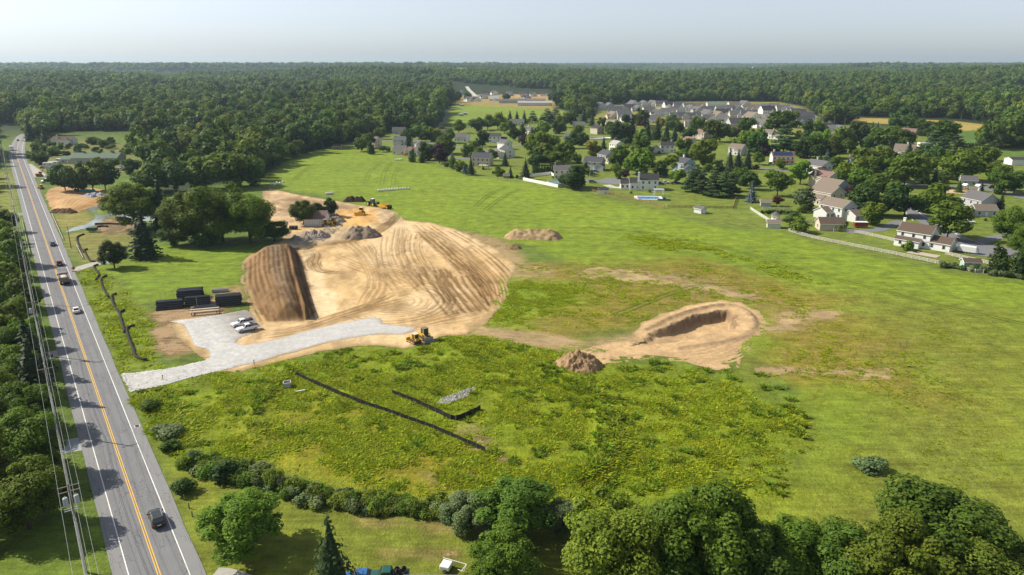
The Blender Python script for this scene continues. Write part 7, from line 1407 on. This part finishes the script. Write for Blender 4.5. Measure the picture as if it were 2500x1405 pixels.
def guard(s0, s1, n, label):
    t = thing('guard_rail', (*RP(s0, n), 0.05), RYAW, label, 'guard rail'); L = s1 - s0
    MB().prism([(0.0, 0.45), (0.06, 0.5), (0.0, 0.58), (0.06, 0.66), (0.0, 0.74), (0.03, 0.74), (0.09, 0.66), (0.03, 0.58), (0.09, 0.5), (0.03, 0.45)], 0, L, 0, 'x').build('rail', GALV, t)
    for k in range(int(L / 2.5) + 1): MB().box(-0.06, 0.06, 0.10, 0.22, -0.1, 0.72).build('post', POLE, t, (k * 2.5, 0, 0))
s_a = RS(*G(125,525))[0]; s_b = RS(*G(148,588))[0]; guard(s_b, s_a, -5.7, 'pale guard rail along the pond side of the road'); guard(RS(*G(182,636))[0], RS(*G(166,605))[0], -9.0, 'short white guard rail beside the gravel lane'); guard(RS(*G(80,622))[0], RS(*G(58,541))[0], 5.9, 'grey guard rail along the wooded side of the road')
x, y = G(181, 664); sg = thing('road_sign', (x, y, 0.1), RYAW - math.pi/2, 'orange diamond road-work sign on a low stand at the lane mouth', 'sign'); SIGN = M('sign_orange', (0.62, 0.12, 0.02), 0.5, var=0.1)
MB().prism([(0, 0.5), (0.65, 1.15), (0, 1.8), (-0.65, 1.15)], -0.02, 0.02).build('panel', SIGN, sg); MB().cyl((0, 0.05, 0), (0, 0.05, 1.1), 0.03, n=6).build('post', STEEL, sg)
for a in (0.6, -0.6): MB().box(-0.7, 0.7, -0.04, 0.04, 0.0, 0.08).build('foot', BLACKP, sg, (0, 0, 0), a)
x, y = G(335, 1042); gr = thing('storm_drain', (x, y, 0.09), RYAW, 'square storm drain grate set in the road shoulder', 'drain'); MB().box(-0.65, 0.65, -0.5, 0.5, 0, 0.03).build('frame', STONE, gr); MB().box(-0.45, 0.45, -0.32, 0.32, 0.03, 0.036).build('opening', BLACKP, gr); [MB().box(-0.45 + 0.18*k, -0.40 + 0.18*k, -0.32, 0.32, 0.036, 0.05).build('bar', TRK, gr) for k in range(6)]  # black plate paints the dark below the grate bars
for i, (px, py) in enumerate([(450,1222),(462,1242),(470,1262)]): x, y = G(px, py); lab(MB().box(-0.08, 0.08, -0.08, 0.08, -0.2, 1.0, top=(0.7, 0.7)).build('fence_post', POLE, None, (x, y, 0)), 'short leftover fence post on the roadside lawn', 'post', 'leftover fence posts')
x, y = G(226, 567); tr = thing('green_trailer', (x, y, 0.1), 0.05, 'green tank trailer parked on the muddy bank by the stream', 'trailer'); MB().box(-2.0, 2.0, -0.9, 0.9, 0.6, 1.9, top=(0.95, 0.85)).build('tank', M('tank_green', (0.03, 0.13, 0.07), 0.4), tr, bevel=0.15); [wheel(tr, u, s*0.9, 0.35, 0.25) for u in (-0.6, 0.6) for s in (-1, 1)]; MB().box(2.0, 3.2, -0.06, 0.06, 0.5, 0.62).build('drawbar', STEEL, tr)
x, y = G(215, 468); tq = thing('pipe_bundle', (x, y, 0.1), 0.0, 'bundle of turquoise pipes beside the gravel cones', 'pipes'); [MB().cyl((-3.6, -0.5 + 0.34*j, 0.2 + 0.3*k), (3.6, -0.5 + 0.34*j, 0.2 + 0.3*k), 0.16, n=8).build('pipe', M('turquoise_plastic', (0.02, 0.34, 0.33), 0.45), tq) for j in range(4) for k in range(3)]
# bales in the hay field
BW = M('bale_wrap', (0.70, 0.71, 0.70), 0.45, 0.4, var=0.12); BALE = MB(); 
_pr = [(0, -0.48), (0.5, -0.48), (0.64, -0.4), (0.66, 0), (0.64, 0.4), (0.5, 0.48), (0, 0.48)]; _v = []
for i in range(14): a = 2*math.pi*i/14; _v += [(q*math.cos(a), b, q*math.sin(a)) for q, b in _pr]
BALE.add(_v, [(i*7 + j, i*7 + j + 1, ((i+1) % 14)*7 + j + 1, ((i+1) % 14)*7 + j) for i in range(14) for j in range(6)]); BALEM = BALE.mesh('bale', BW, True)
for k in range(12): t_ = k / 11; x, y = G(925 + 73*t_, 468.5 - 3.2*t_); lab(link('wrapped_bale', BALEM, None, (x, y, Hs(x, y) + 0.6), 0.2 + rnd.uniform(-.15, .15)), 'white-wrapped hay bale in the long row across the hay field', 'bale', 'long row of bales')
for k in range(5): t_ = k / 4; x, y = G(797 + 14*t_, 476 - 1.0*t_); lab(link('wrapped_bale', BALEM, None, (x, y, Hs(x, y) + 0.6), 0.2), 'white-wrapped hay bale in the short row near the mulch heap', 'bale', 'short row of bales')
for k in range(5): x, y = G(663 + 7*k, 452 - 1.3*k + 2 * (k % 2)); lab(link('wrapped_bale', BALEM, None, (x, y, Hs(x, y) + 0.6), 0.5*k), 'white-wrapped hay bale in the shade of the wood corner', 'bale', 'bales by the wood')
for k in range(4): x, y = G(966 + 5*k, 393 - 0.4*k); lab(link('wrapped_bale', BALEM, None, (x, y, Hs(x, y) + 0.6), 0.4*k), 'white-wrapped bale left beside the cream garage', 'bale', 'bales by the garage')
# ---------------------------------------------------------------- lanes, streets, patios
for nm, pts, w, m in [('residential_street', [(2118,438),(2150,440),(2180,452),(2200,478),(2222,508),(2255,535),(2295,558),(2345,586),(2400,606),(2440,625)], 8.0, STREET_M), ('residential_street', [(2280,456),(2340,458),(2400,461),(2450,470),(2520,488)], 7.5, STREET_M), ('residential_street', [(2370,441),(2400,448),(2420,460)], 6.5, STREET_M), ('residential_street', [(2180,448),(2230,452),(2290,456)], 7.5, STREET_M),
    ('residential_street', [(1780,406),(1850,411),(1925,418),(1990,424),(2060,430),(2118,438)], 7.0, STREET_M), ('residential_street', [(1400,436),(1440,441),(1480,445),(1520,443)], 7.0, STREET_M), ('driveway', [(1480,452),(1500,458),(1530,458)], 5.0, STONE), ('driveway', [(1590,450),(1620,447),(1660,446)], 6.0, STREET_M), ('residential_street', [(1085,384),(1110,386),(1150,386),(1200,370),(1250,357),(1330,350)], 6.5, STREET_M), ('residential_street', [(895,344),(930,343),(975,344),(1040,349),(1085,356),(1150,364),(1190,369)], 7.0, STREET_M),
    ('country_road', [(1925,258),(1960,274),(2000,288),(2040,304),(2070,318),(2110,336),(2180,366)], 7.0, STREET_M), ('country_road', [(1060,330),(1078,300),(1088,270),(1098,250)], 6.5, STREET_M), ('footpath', [(1955,282),(1975,292),(1995,306),(2010,320)], 3.0, STONE), ('estate_street', [(1858,276),(1880,284),(1900,296)], 8.0, STREET_M), ('estate_street', [(1490,284),(1560,286),(1640,287),(1740,283),(1860,279)], 7.0, STREET_M), ('site_road', [(1140,222),(1152,230),(1163,240)], 9.0, STONE),
    ('side_road', [(-40,534),(10,529),(40,525),(75,520)], 7.0, ROAD_M), ('gravel_lane', [(178,662),(205,652),(235,644),(262,641),(300,628)], 4.5, M('lane_gravel', (0.36, 0.35, 0.32), 0.9, var=0.25)), ('driveway', [(140,1096),(165,1090),(205,1083)], 5.5, M('old_concrete', (0.30, 0.32, 0.34), 0.9, var=0.2)), ('driveway', [(110,872),(130,866),(150,862)], 5.0, M('lane_gravel', 0)), ('gravel_drive_front', [(524,1400),(560,1404),(620,1425)], 2.2, M('lane_gravel', 0)), ('driveway', [(2068,568),(2110,565),(2150,560),(2200,540)], 5.0, STREET_M), ('driveway', [(2350,552),(2320,556),(2300,560)], 5.0, STREET_M), ('driveway', [(2470,575),(2430,580),(2390,594)], 5.0, STREET_M), ('driveway', [(60,402),(90,425),(110,432),(160,425)], 8.0, M('lane_gravel', 0))]:
    ribbon(nm, GP(pts), w, m, 0.045 + 0.004 * (hash(nm) % 5 if False else len(nm) % 5))
def disc(name, px, py, r, m, dz): x, y = G(px, py); o = link(name, pymesh(name, [(x + r*math.cos(a), y + r*math.sin(a), dz) for a in np.linspace(0, 2*math.pi, 41)[:-1]], [tuple(range(40))], [m])); lab(o, kind='structure')
disc('turning_circle', 1512, 443, 12, STREET_M, 0.072); disc('turning_circle', 2410, 612, 11, STREET_M, 0.075)
KERB = M('kerb_concrete', (0.5, 0.49, 0.46), 0.9, var=0.15)
for pts in ([(2196,470),(2218,497),(2252,526),(2296,550),(2346,578),(2402,598)], [(2150,452),(2172,470),(2195,502),(2230,540)]):
    P = spline(GP(pts), 8); lab(MB().tube([(a, b, 0.1) for a, b in P], 0.14, 4).build('kerb', KERB, None), kind='structure')
x, y = G(2258, 622); lab(MB().box(-5.5, 4.5, -2.2, 2.2, 0.0, 0.10).build('patio', M('patio_stone', (0.42, 0.35, 0.29), 0.9, var=0.3), None, (x, y, 0.02), math.radians(-48)), kind='structure')
# ---------------------------------------------------------------- fences
def rail_fence(pts, label, mat, h=1.2, rails=3, bay=2.6, name='rail_fence'):
    P = np.array(spline(GP(pts), 8)); s = np.concatenate([[0], np.cumsum(np.hypot(*np.diff(P, axis=0).T))]); n = max(1, int(s[-1] / bay)); q = np.column_stack([np.interp(np.linspace(0, s[-1], n + 1), s, P[:, k]) for k in (0, 1)])
    t = thing(name, (q[0][0], q[0][1], 0), 0, label, 'fence'); q = q - q[0]; pm = MB().box(-0.09, 0.09, -0.09, 0.09, -0.2, h + 0.12).mesh('post', mat); rm = MB().box(0, 1, -0.03, 0.03, -0.09, 0.09).mesh('rail', mat)
    for i in range(n + 1): link('post', pm, t, (q[i][0], q[i][1], 0))
    for i in range(n):
        d = q[i+1] - q[i]; L = np.hypot(*d)
        for k in range(rails): link('rail', rm, t, (q[i][0], q[i][1], 0.28 + (h - 0.33) * k / (rails - 1)), math.atan2(d[1], d[0]), (L, 1, 1))
WRAIL = M('weathered_rail', (0.52, 0.48, 0.44), 0.85, var=0.25); BRAIL = M('brown_rail', (0.26, 0.15, 0.09), 0.85, var=0.25)
rail_fence([(1925,565),(1960,576),(2000,586),(2060,598),(2130,612),(2200,626),(2270,641),(2305,648)], 'long weathered rail fence dividing the hay field from the gardens', WRAIL)
rail_fence([(2035,566),(2080,568),(2140,580),(2190,592)], 'weathered rail fence behind the white house lawn', WRAIL); rail_fence([(2308,622),(2350,632),(2400,643),(2420,648)], 'weathered rail fence beside the green shed and covered camper', WRAIL); rail_fence([(2360,662),(2400,668),(2420,648)], 'weathered rail fence corner behind the flowering hedge', WRAIL)
rail_fence([(1832,512),(1850,524),(1880,543)], 'white rail fence running down to the gazebo', TRIM); rail_fence([(1862,512),(1905,513),(1930,513)], 'thin rail fence in front of the long low hedge', WRAIL)
rail_fence([(1905,542),(1950,544),(2000,546)], 'rail fence behind the gazebo and dark bushes', WRAIL)
rail_fence([(1445,468),(1480,475),(1540,487),(1600,501),(1622,507)], 'brown timber rail fence along the field below the pool', BRAIL); rail_fence([(1630,507),(1700,508),(1790,510)], 'brown timber rail fence along the striped lawn', BRAIL); rail_fence([(1790,510),(1797,487)], 'short brown rail fence at the end of the striped lawn', BRAIL)
def panel_fence(pts, label, h=1.85):
    t = None
    for a, b in zip(GP(pts)[:-1], GP(pts)[1:]):
        if t is None: o = a; t = thing('panel_fence', (o[0], o[1], 0), 0, label, 'fence')
        L = math.hypot(b[0] - a[0], b[1] - a[1]); n = max(1, round(L / 2.4)); yw = math.atan2(b[1] - a[1], b[0] - a[0])
        for i in range(n):
            px_, py_ = a[0] - o[0] + (b[0] - a[0]) * i / n, a[1] - o[1] + (b[1] - a[1]) * i / n; l = L / n
            MB().box(0.07, l - 0.07, -0.025, 0.025, 0.08, h).build('panel', TRIM, t, (px_, py_, 0), yw); MB().box(-0.07, 0.07, -0.07, 0.07, -0.1, h + 0.12).build('post', TRIM, t, (px_, py_, 0), yw)
panel_fence([(1300,432),(1277,441),(1362,459),(1392,452)], 'white panel fence enclosing the round pool garden'); panel_fence([(1300,432),(1345,427),(1352,432)], 'white panel fence across the back of the round pool garden')
# ---------------------------------------------------------------- pools, pergola, gazebo, sheds
POOLW = water_mat('pool_water', (0.02, 0.18, 0.45), 0.06, (0.03, 0.25, 0.55)); DECK = M('pool_deck', (0.62, 0.60, 0.56), 0.85, var=0.1)
x, y = G(1583, 484); pl = thing('swimming_pool', (x, y, 0), -0.10, 'rectangular blue swimming pool with pale deck behind the brown fence', 'pool')
for a in ((-7, 7, -5, -3.6), (-7, 7, 3.6, 5), (-7, -5.5, -3.6, 3.6), (5.5, 7, -3.6, 3.6)): MB().box(*a, 0.0, 0.16).build('deck_slab', DECK, pl)
MB().box(-5.5, 5.5, -3.6, 3.6, -0.2, 0.13).build('water', POOLW, pl); MB().box(3.5, 4.3, -3.2, -2.6, 0.16, 0.9).build('step_rail', CHROME, pl)
x, y = G(1608, 478); pg = thing('pergola', (x, y, 0.1), -0.08, 'white four-post pergola at the end of the swimming pool', 'pergola'); [MB().box(u - 0.15, u + 0.15, v - 0.15, v + 0.15, 0, 3.0).build('post', TRIM, pg) for u in (-2.2, 2.2) for v in (-1.8, 1.8)]; [MB().box(-2.6, 2.6, -2.1 + 0.52*k, -1.98 + 0.52*k, 3.12, 3.3).build('rafter', TRIM, pg) for k in range(9)]; [MB().box(-2.6, 2.6, v - 0.1, v + 0.1, 2.9, 3.12).build('beam', TRIM, pg) for v in (-1.8, 1.8)]
x, y = G(1621, 490); lab(MB().box(-3.2, 3.2, -0.7, 0.7, 0, 0.7).box(-0.6, 0.8, -0.4, 0.6, 0.7, 1.6).build('rolled_pool_cover', M('cover_blue', (0.03, 0.08, 0.20), 0.6), None, (x, y, 0.05), -0.1, bevel=0.2), 'dark blue rolled pool cover lying on the lawn by the pool', 'cover')
x, y = G(1352, 449); rp = thing('round_pool', (x, y, 0), 0, 'round above-ground pool inside the white panel fence', 'pool'); MB().cyl((0, 0, 0), (0, 0, 1.2), 4.0, n=28).build('wall', TRIM, rp); MB().cyl((0, 0, 1.2), (0, 0, 1.215), 3.8, n=28).build('water', M('pale_pool_water', (0.10, 0.28, 0.42), 0.1, 0.6), rp)
x, y = G(1462, 340); ow = thing('oval_pool_wall', (x, y, 0), 0, 'white oval pool wall with raised deck below the tan chimney house', 'pool'); MB().tube([(11*math.cos(a), 7*math.sin(a), 0.7) for a in np.linspace(0, 2*math.pi, 33)], 0.65, 6).build('wall', TRIM, ow); MB().box(-12, 4, -9.2, -7.4, 0, 1.2).build('deck', TRIM, ow); MB().cyl((0, 0, 0), (0, 0, 0.9), 1, n=6).build('pump', STONE, ow)
x, y = G(1893, 537); gz = thing('gazebo', (x, y, 0), 0.2, 'small white octagonal gazebo with pointed grey roof', 'gazebo')
for k in range(8): a = math.pi/8 + k*math.pi/4; MB().box(-0.08, 0.08, -0.08, 0.08, 0.2, 2.4).build('post', TRIM, gz, (1.7*math.cos(a), 1.7*math.sin(a), 0)); MB().box(-0.6, 0.6, -0.04, 0.04, 0.3, 0.95).build('railing', TRIM, gz, (1.6*math.cos(a + math.pi/8), 1.6*math.sin(a + math.pi/8), 0), a + math.pi/8 + math.pi/2)
MB().cyl((0, 0, 0), (0, 0, 0.2), 1.9, n=8).build('floor', DECK, gz); MB().cyl((0, 0, 2.4), (0, 0, 3.6), 2.2, 0.25, 8).cyl((0, 0, 3.6), (0, 0, 4.1), 0.3, 0.05, 8).build('roof', ROOFC['grey'], gz)
for px, py, yw, L, W, e, wc, rc, lb in [(1709,520,-58,4.4,3.4,2.2,'palegrey','grey','small pale garden shed standing alone at the field edge'),(1868,503,-12,4.6,3.4,2.0,'grey','tan','grey garden shed beside the blue spruce'),(1888,556,-14,5.2,3.8,2.2,'palegrey','tan','pale garden shed in front of the gazebo'),(2368,652,-10,5.2,3.4,2.0,'green','brown','green garden shed behind the flowering hedge'),(1473,473,-8,5.0,3.4,2.1,'white','dark','white garden shed with dark roof by the brown fence'),(825,364,-6,6,4.5,2.4,'brown','brown','brown shed at the wood end of the hay field'),(1237,435,-6,3.5,3,1.8,'brown','grey','tiny garden shed between the round bushes')]:
    sh = house(px, py, yw, L, W, e, wc, rc, 'the garden sheds', lb, 0.55, sides='', name='garden_shed', cat='shed'); MB().box(L/2 + 0.01, L/2 + 0.05, -0.7, 0.7, 0, 1.8).build('door', TRIM, sh)
x, y = G(2362, 618); cp = thing('covered_camper', (x, y, 0), -0.75, 'camper under a pale fitted cover parked beside the white house', 'camper'); MB().loft([[(u, -1.15*k, 0.5), (u, 1.15*k, 0.5), (u, 1.1*k, z1 - 0.3), (u, 0, z1), (u, -1.1*k, z1 - 0.3)] for u, k, z1 in ((-3.2, 0.8, 2.2), (-2.9, 1, 2.9), (2.6, 1, 2.8), (3.3, 0.75, 1.7))]).build('cover', M('camper_cover', (0.55, 0.57, 0.58), 0.7, var=0.12), cp, bevel=0.12); [wheel(cp, u, s*0.95, 0.35, 0.24) for u in (-0.5, 0.4) for s in (-1, 1)]
x, y = G(2100, 556); rt = thing('red_trailer', (x, y, 0.05), -0.1, 'dark red enclosed trailer with white roof by the tan garage', 'trailer'); MB().box(-2.6, 2.6, -1.1, 1.1, 0.5, 2.3).build('box', M('trailer_red', (0.22, 0.02, 0.025), 0.45), rt, bevel=0.06); MB().box(-2.65, 2.65, -1.15, 1.15, 2.3, 2.42).build('roof', TRIM, rt); [wheel(rt, u, s*1.05, 0.34, 0.22) for u in (-0.45, 0.45) for s in (-1, 1)]
for px, py, lb in [(2355,467,'wooden play tower with slide on the sandy play patch'),(2386,469,'white play tower with red slide on the sandy play patch')]:
    x, y = G(px, py); ps = thing('play_set', (x, y, 0), 0.3, lb, 'play set'); [MB().box(u - 0.08, u + 0.08, v - 0.08, v + 0.08, 0, 3.2).build('post', OAK, ps) for u in (-1, 1) for v in (-1, 1)]; MB().box(-1.1, 1.1, -1.1, 1.1, 1.4, 1.55).build('platform', OAK, ps); MB().prism([(-1.3, 3.1), (0, 4.1), (1.3, 3.1)], -1.3, 1.3).build('roof', TRIM, ps); MB().prism([(1.1, 1.4), (1.1, 1.55), (3.6, 0.25), (3.6, 0.1)], -0.35, 0.35).build('slide', M('slide_red', (0.45, 0.06, 0.03), 0.4), ps); MB().tube([(-1, 0, 3), (-4, 0, 3), (-4.6, 0.9, 0)], 0.08, 6).tube([(-4, 0, 3), (-4.6, -0.9, 0)], 0.08, 6).build('swing_frame', OAK, ps)
sheet('play_sand', GP([(2290,466),(2330,462),(2400,468),(2405,473),(2350,474),(2300,471)]), 0.7, SOIL, lambda X, Y, sd: (X*0, np.tile((0.50, 0.36, 0.22), (len(X), 1))), 0.04, 0.8, 71)
dk = thing('timber_deck', (*G(1180, 413), 0), -0.24, 'raised timber deck behind the beige house', 'deck'); MB().box(-3, 3, -2, 2, 2.3, 2.5).build('floor', WALLC['beige'], dk); [MB().box(u - 0.1, u + 0.1, v - 0.1, v + 0.1, 0, 3.4).build('post', OAK, dk) for u in (-2.9, 0, 2.9) for v in (-1.9, 1.9)]; MB().box(-3, 3, -2.0, -1.92, 3.3, 3.42).build('handrail', OAK, dk)
# parked cars about the gardens and the barn
for px, py, yw, colr, kd, lb in [(1454,421,-0.3,('blue2', (0.05, 0.10, 0.19)),'sedan','blue car parked at the grey house by the flagpole'),(1447,425,-0.3,('silver', 0),'sedan','silver car parked beside the blue car at the grey house'),(1446,447,0.2,('blue3', (0.10, 0.16, 0.24)),'suv','blue-grey car parked under the broad dark tree'),(1622,449,0.1,('white', 0),'pickup','white pickup parked behind the white pool house'),(1612,452,0.1,('navy', 0),'suv','dark blue car parked beside the white pool house'),(1648,450,0.2,('charcoal', 0),'pickup','dark pickup parked beside the pine grove'),(2352,540,-0.5,('black', (0.015, 0.015, 0.017)),'suv','black car in the drive of the big grey house'),(2365,545,-0.4,('white', 0),'sedan','white car in the drive of the grey garage'),(2158,430,1.2,('navy', 0),'suv','dark car parked on the street behind the garden trees'),(1020,382,0.1,('white', 0),'sedan','white car beside the brown-roofed shed house'),(995,380,0.1,('red', 0),'pickup','red pickup beside the cream garage'),
    (2033,300,0,('white', 0),'suv','white car on the far country road'),(870,352,0,('white', 0),'pickup','white boat-like truck parked at the wood end of the hay field'),(122,415,0.2,('white', 0),'suv','white van parked by the barn clump'),(133,412,0.2,('silver', 0),'pickup','silver pickup among the parked vans by the barn'),(106,412,0.1,('blue3', 0),'sedan','grey-blue car on the grass near the excavator'),(305,410,0.4,('white', 0),'pickup','white pickup at the pond end of the green-roofed barn'),(296,417,0.3,('white', 0),'suv','white van in front of the green-roofed barn'),(330,402,0.3,('silver', 0),'suv','silver van beside the green-roofed barn')]:
    car((*G(px, py), 0.12), yw, colr, kd, lb, 'truck' if kd == 'pickup' else 'car')
def camper(px, py, yw, lb):
    t = thing('camper', (*G(px, py), 0.05), yw, lb, 'camper'); MB().box(-3.2, 3.2, -1.15, 1.15, 0.5, 2.9).build('body', paint('white', 0), t, bevel=0.25); [wheel(t, u, s*1.0, 0.34, 0.24) for u in (-0.5, 0.4) for s in (-1, 1)]; [MB().box(u - 0.5, u + 0.5, -1.18, -1.15, 1.6, 2.3).build('window', AGLASS, t) for u in (-1.8, 1.6)]; MB().box(-0.35, 0.35, -1.19, -1.15, 0.6, 2.5).build('door', DOORM, t)
camper(119, 408, 0.1, 'white camper parked nearest the excavator'); camper(131, 405, 0.2, 'white camper behind the parked silver pickup'); camper(150, 398, 0.0, 'white camper parked alone behind the tree clump')
# ---------------------------------------------------------------- the yard at the bottom edge
t = car((*G(878, 1417), 0.0), math.pi + 0.05, ('bright_blue', (0.03, 0.13, 0.34)), 'sedan', 'bright blue car parked behind the ragged conifer')
gp = car((*G(946, 1417), 0.0), math.pi + 0.05, ('dark_green', (0.015, 0.085, 0.065)), 'pickup', 'dark green pickup with old tyres in its bed', 'truck')
for k, (u, v) in enumerate([(-1.3, -0.3), (-1.7, 0.35), (-2.2, -0.2), (-1.4, 0.4)]):
    w_ = wheel(gp, u, v, 0.36, 0.24, BLACKP, 'loaded_tyre'); w_.location.z = 1.5 + 0.05*k; w_.rotation_euler = (0.35, 0, 0.4*k)
x, y = G(1052, 1405, 3.0); gs = thing('grey_roof_shed', (x, y - 4.3, 0), 0.0, 'low shed with flat grey roof beside the green pickup', 'shed'); MB().box(-3.2, 3.2, -4.0, 4.0, -0.2, 2.75).build('wall', WALLC['grey'], gs); MB().box(-3.5, 3.5, -4.3, 4.3, 2.75, 3.0).build('roof', M('grey_felt_roof', (0.22, 0.22, 0.225), 0.9, var=0.2), gs); MB().box(-3.55, 3.55, 4.25, 4.34, 2.7, 3.04).build('edge_trim', STEEL, gs)
x, y = G(1105, 1394); jk = thing('scrap_trailer', (x, y, 0), -0.3, 'white scrap trailer with a bent metal frame beside the grey roof', 'trailer'); MB().box(-1.6, -0.2, -0.8, 0.8, 0.35, 1.0).build('tub', paint('white', 0), jk, bevel=0.12); MB().tube([(-1.6, 0.7, 1.2), (1.8, 0.6, 1.0), (1.9, -0.7, 0.9), (1.0, -0.6, 0.9)], 0.05, 6).tube([(1.8, 0.6, 1.0), (1.3, -0.2, 0.3)], 0.05, 6).build('frame', TRIM, jk); [wheel(jk, -0.8, s*0.85, 0.28, 0.18) for s in (-1, 1)]
# site stakes along the drive edge and in the dry field
for i, (px, py) in enumerate([(398,930),(621,892),(2212,844),(2196,850),(1832,850)]): x, y = G(px, py); lab(MB().box(-0.05, 0.05, -0.05, 0.05, -0.2, 1.3).box(-0.09, 0.09, -0.06, 0.06, 1.0, 1.3).build('survey_stake', OAK, None, (x, y, Hs(x, y) + 0.05)), 'timber survey stake along the edge of the site', 'stake', 'survey stakes')
# water towers on the skyline
for px, py, lb in [(1838,166,'white water tower on the wooded skyline beside the mast'),(2238,170,'white water tower alone on the right skyline')]:
    d = G(px, HY + 8); k = 5200 / math.hypot(*d); x, y = d[0]*k, d[1]*k; wt = thing('water_tower', (x, y, Hs(x, y)), 0, lb, 'water tower'); MB().cyl((0, 0, 0), (0, 0, 34), 2.2, 1.8, 10).build('stem', TRIM, wt); MB().loft([[(r*math.cos(a), r*math.sin(a), z) for a in np.linspace(0, 6.283, 15)[:-1]] for r, z in ((2, 32), (8, 36), (9.5, 40), (8, 44), (2, 47))]).build('tank', TRIM, wt, smooth_=True)
# ---------------------------------------------------------------- the air
hz = MB().box(-12600, 12600, -1200, 12800, -3.5, 150).build('haze', [], None); hz.data.materials.clear()
hm = bpy.data.materials.new('haze_air'); hm.use_nodes = True; ht = hm.node_tree; ht.nodes.clear(); pv = ht.nodes.new('ShaderNodeVolumePrincipled'); ho = ht.nodes.new('ShaderNodeOutputMaterial')
pv.inputs['Color'].default_value = (0.62, 0.82, 1.0, 1); pv.inputs['Density'].default_value = 0.000065; pv.inputs['Anisotropy'].default_value = 0.25
ht.links.new(pv.outputs[0], ho.inputs['Volume']); hz.data.materials.append(hm); lab(hz, 'thin blue summer haze over the far woods', None, None, 'stuff')
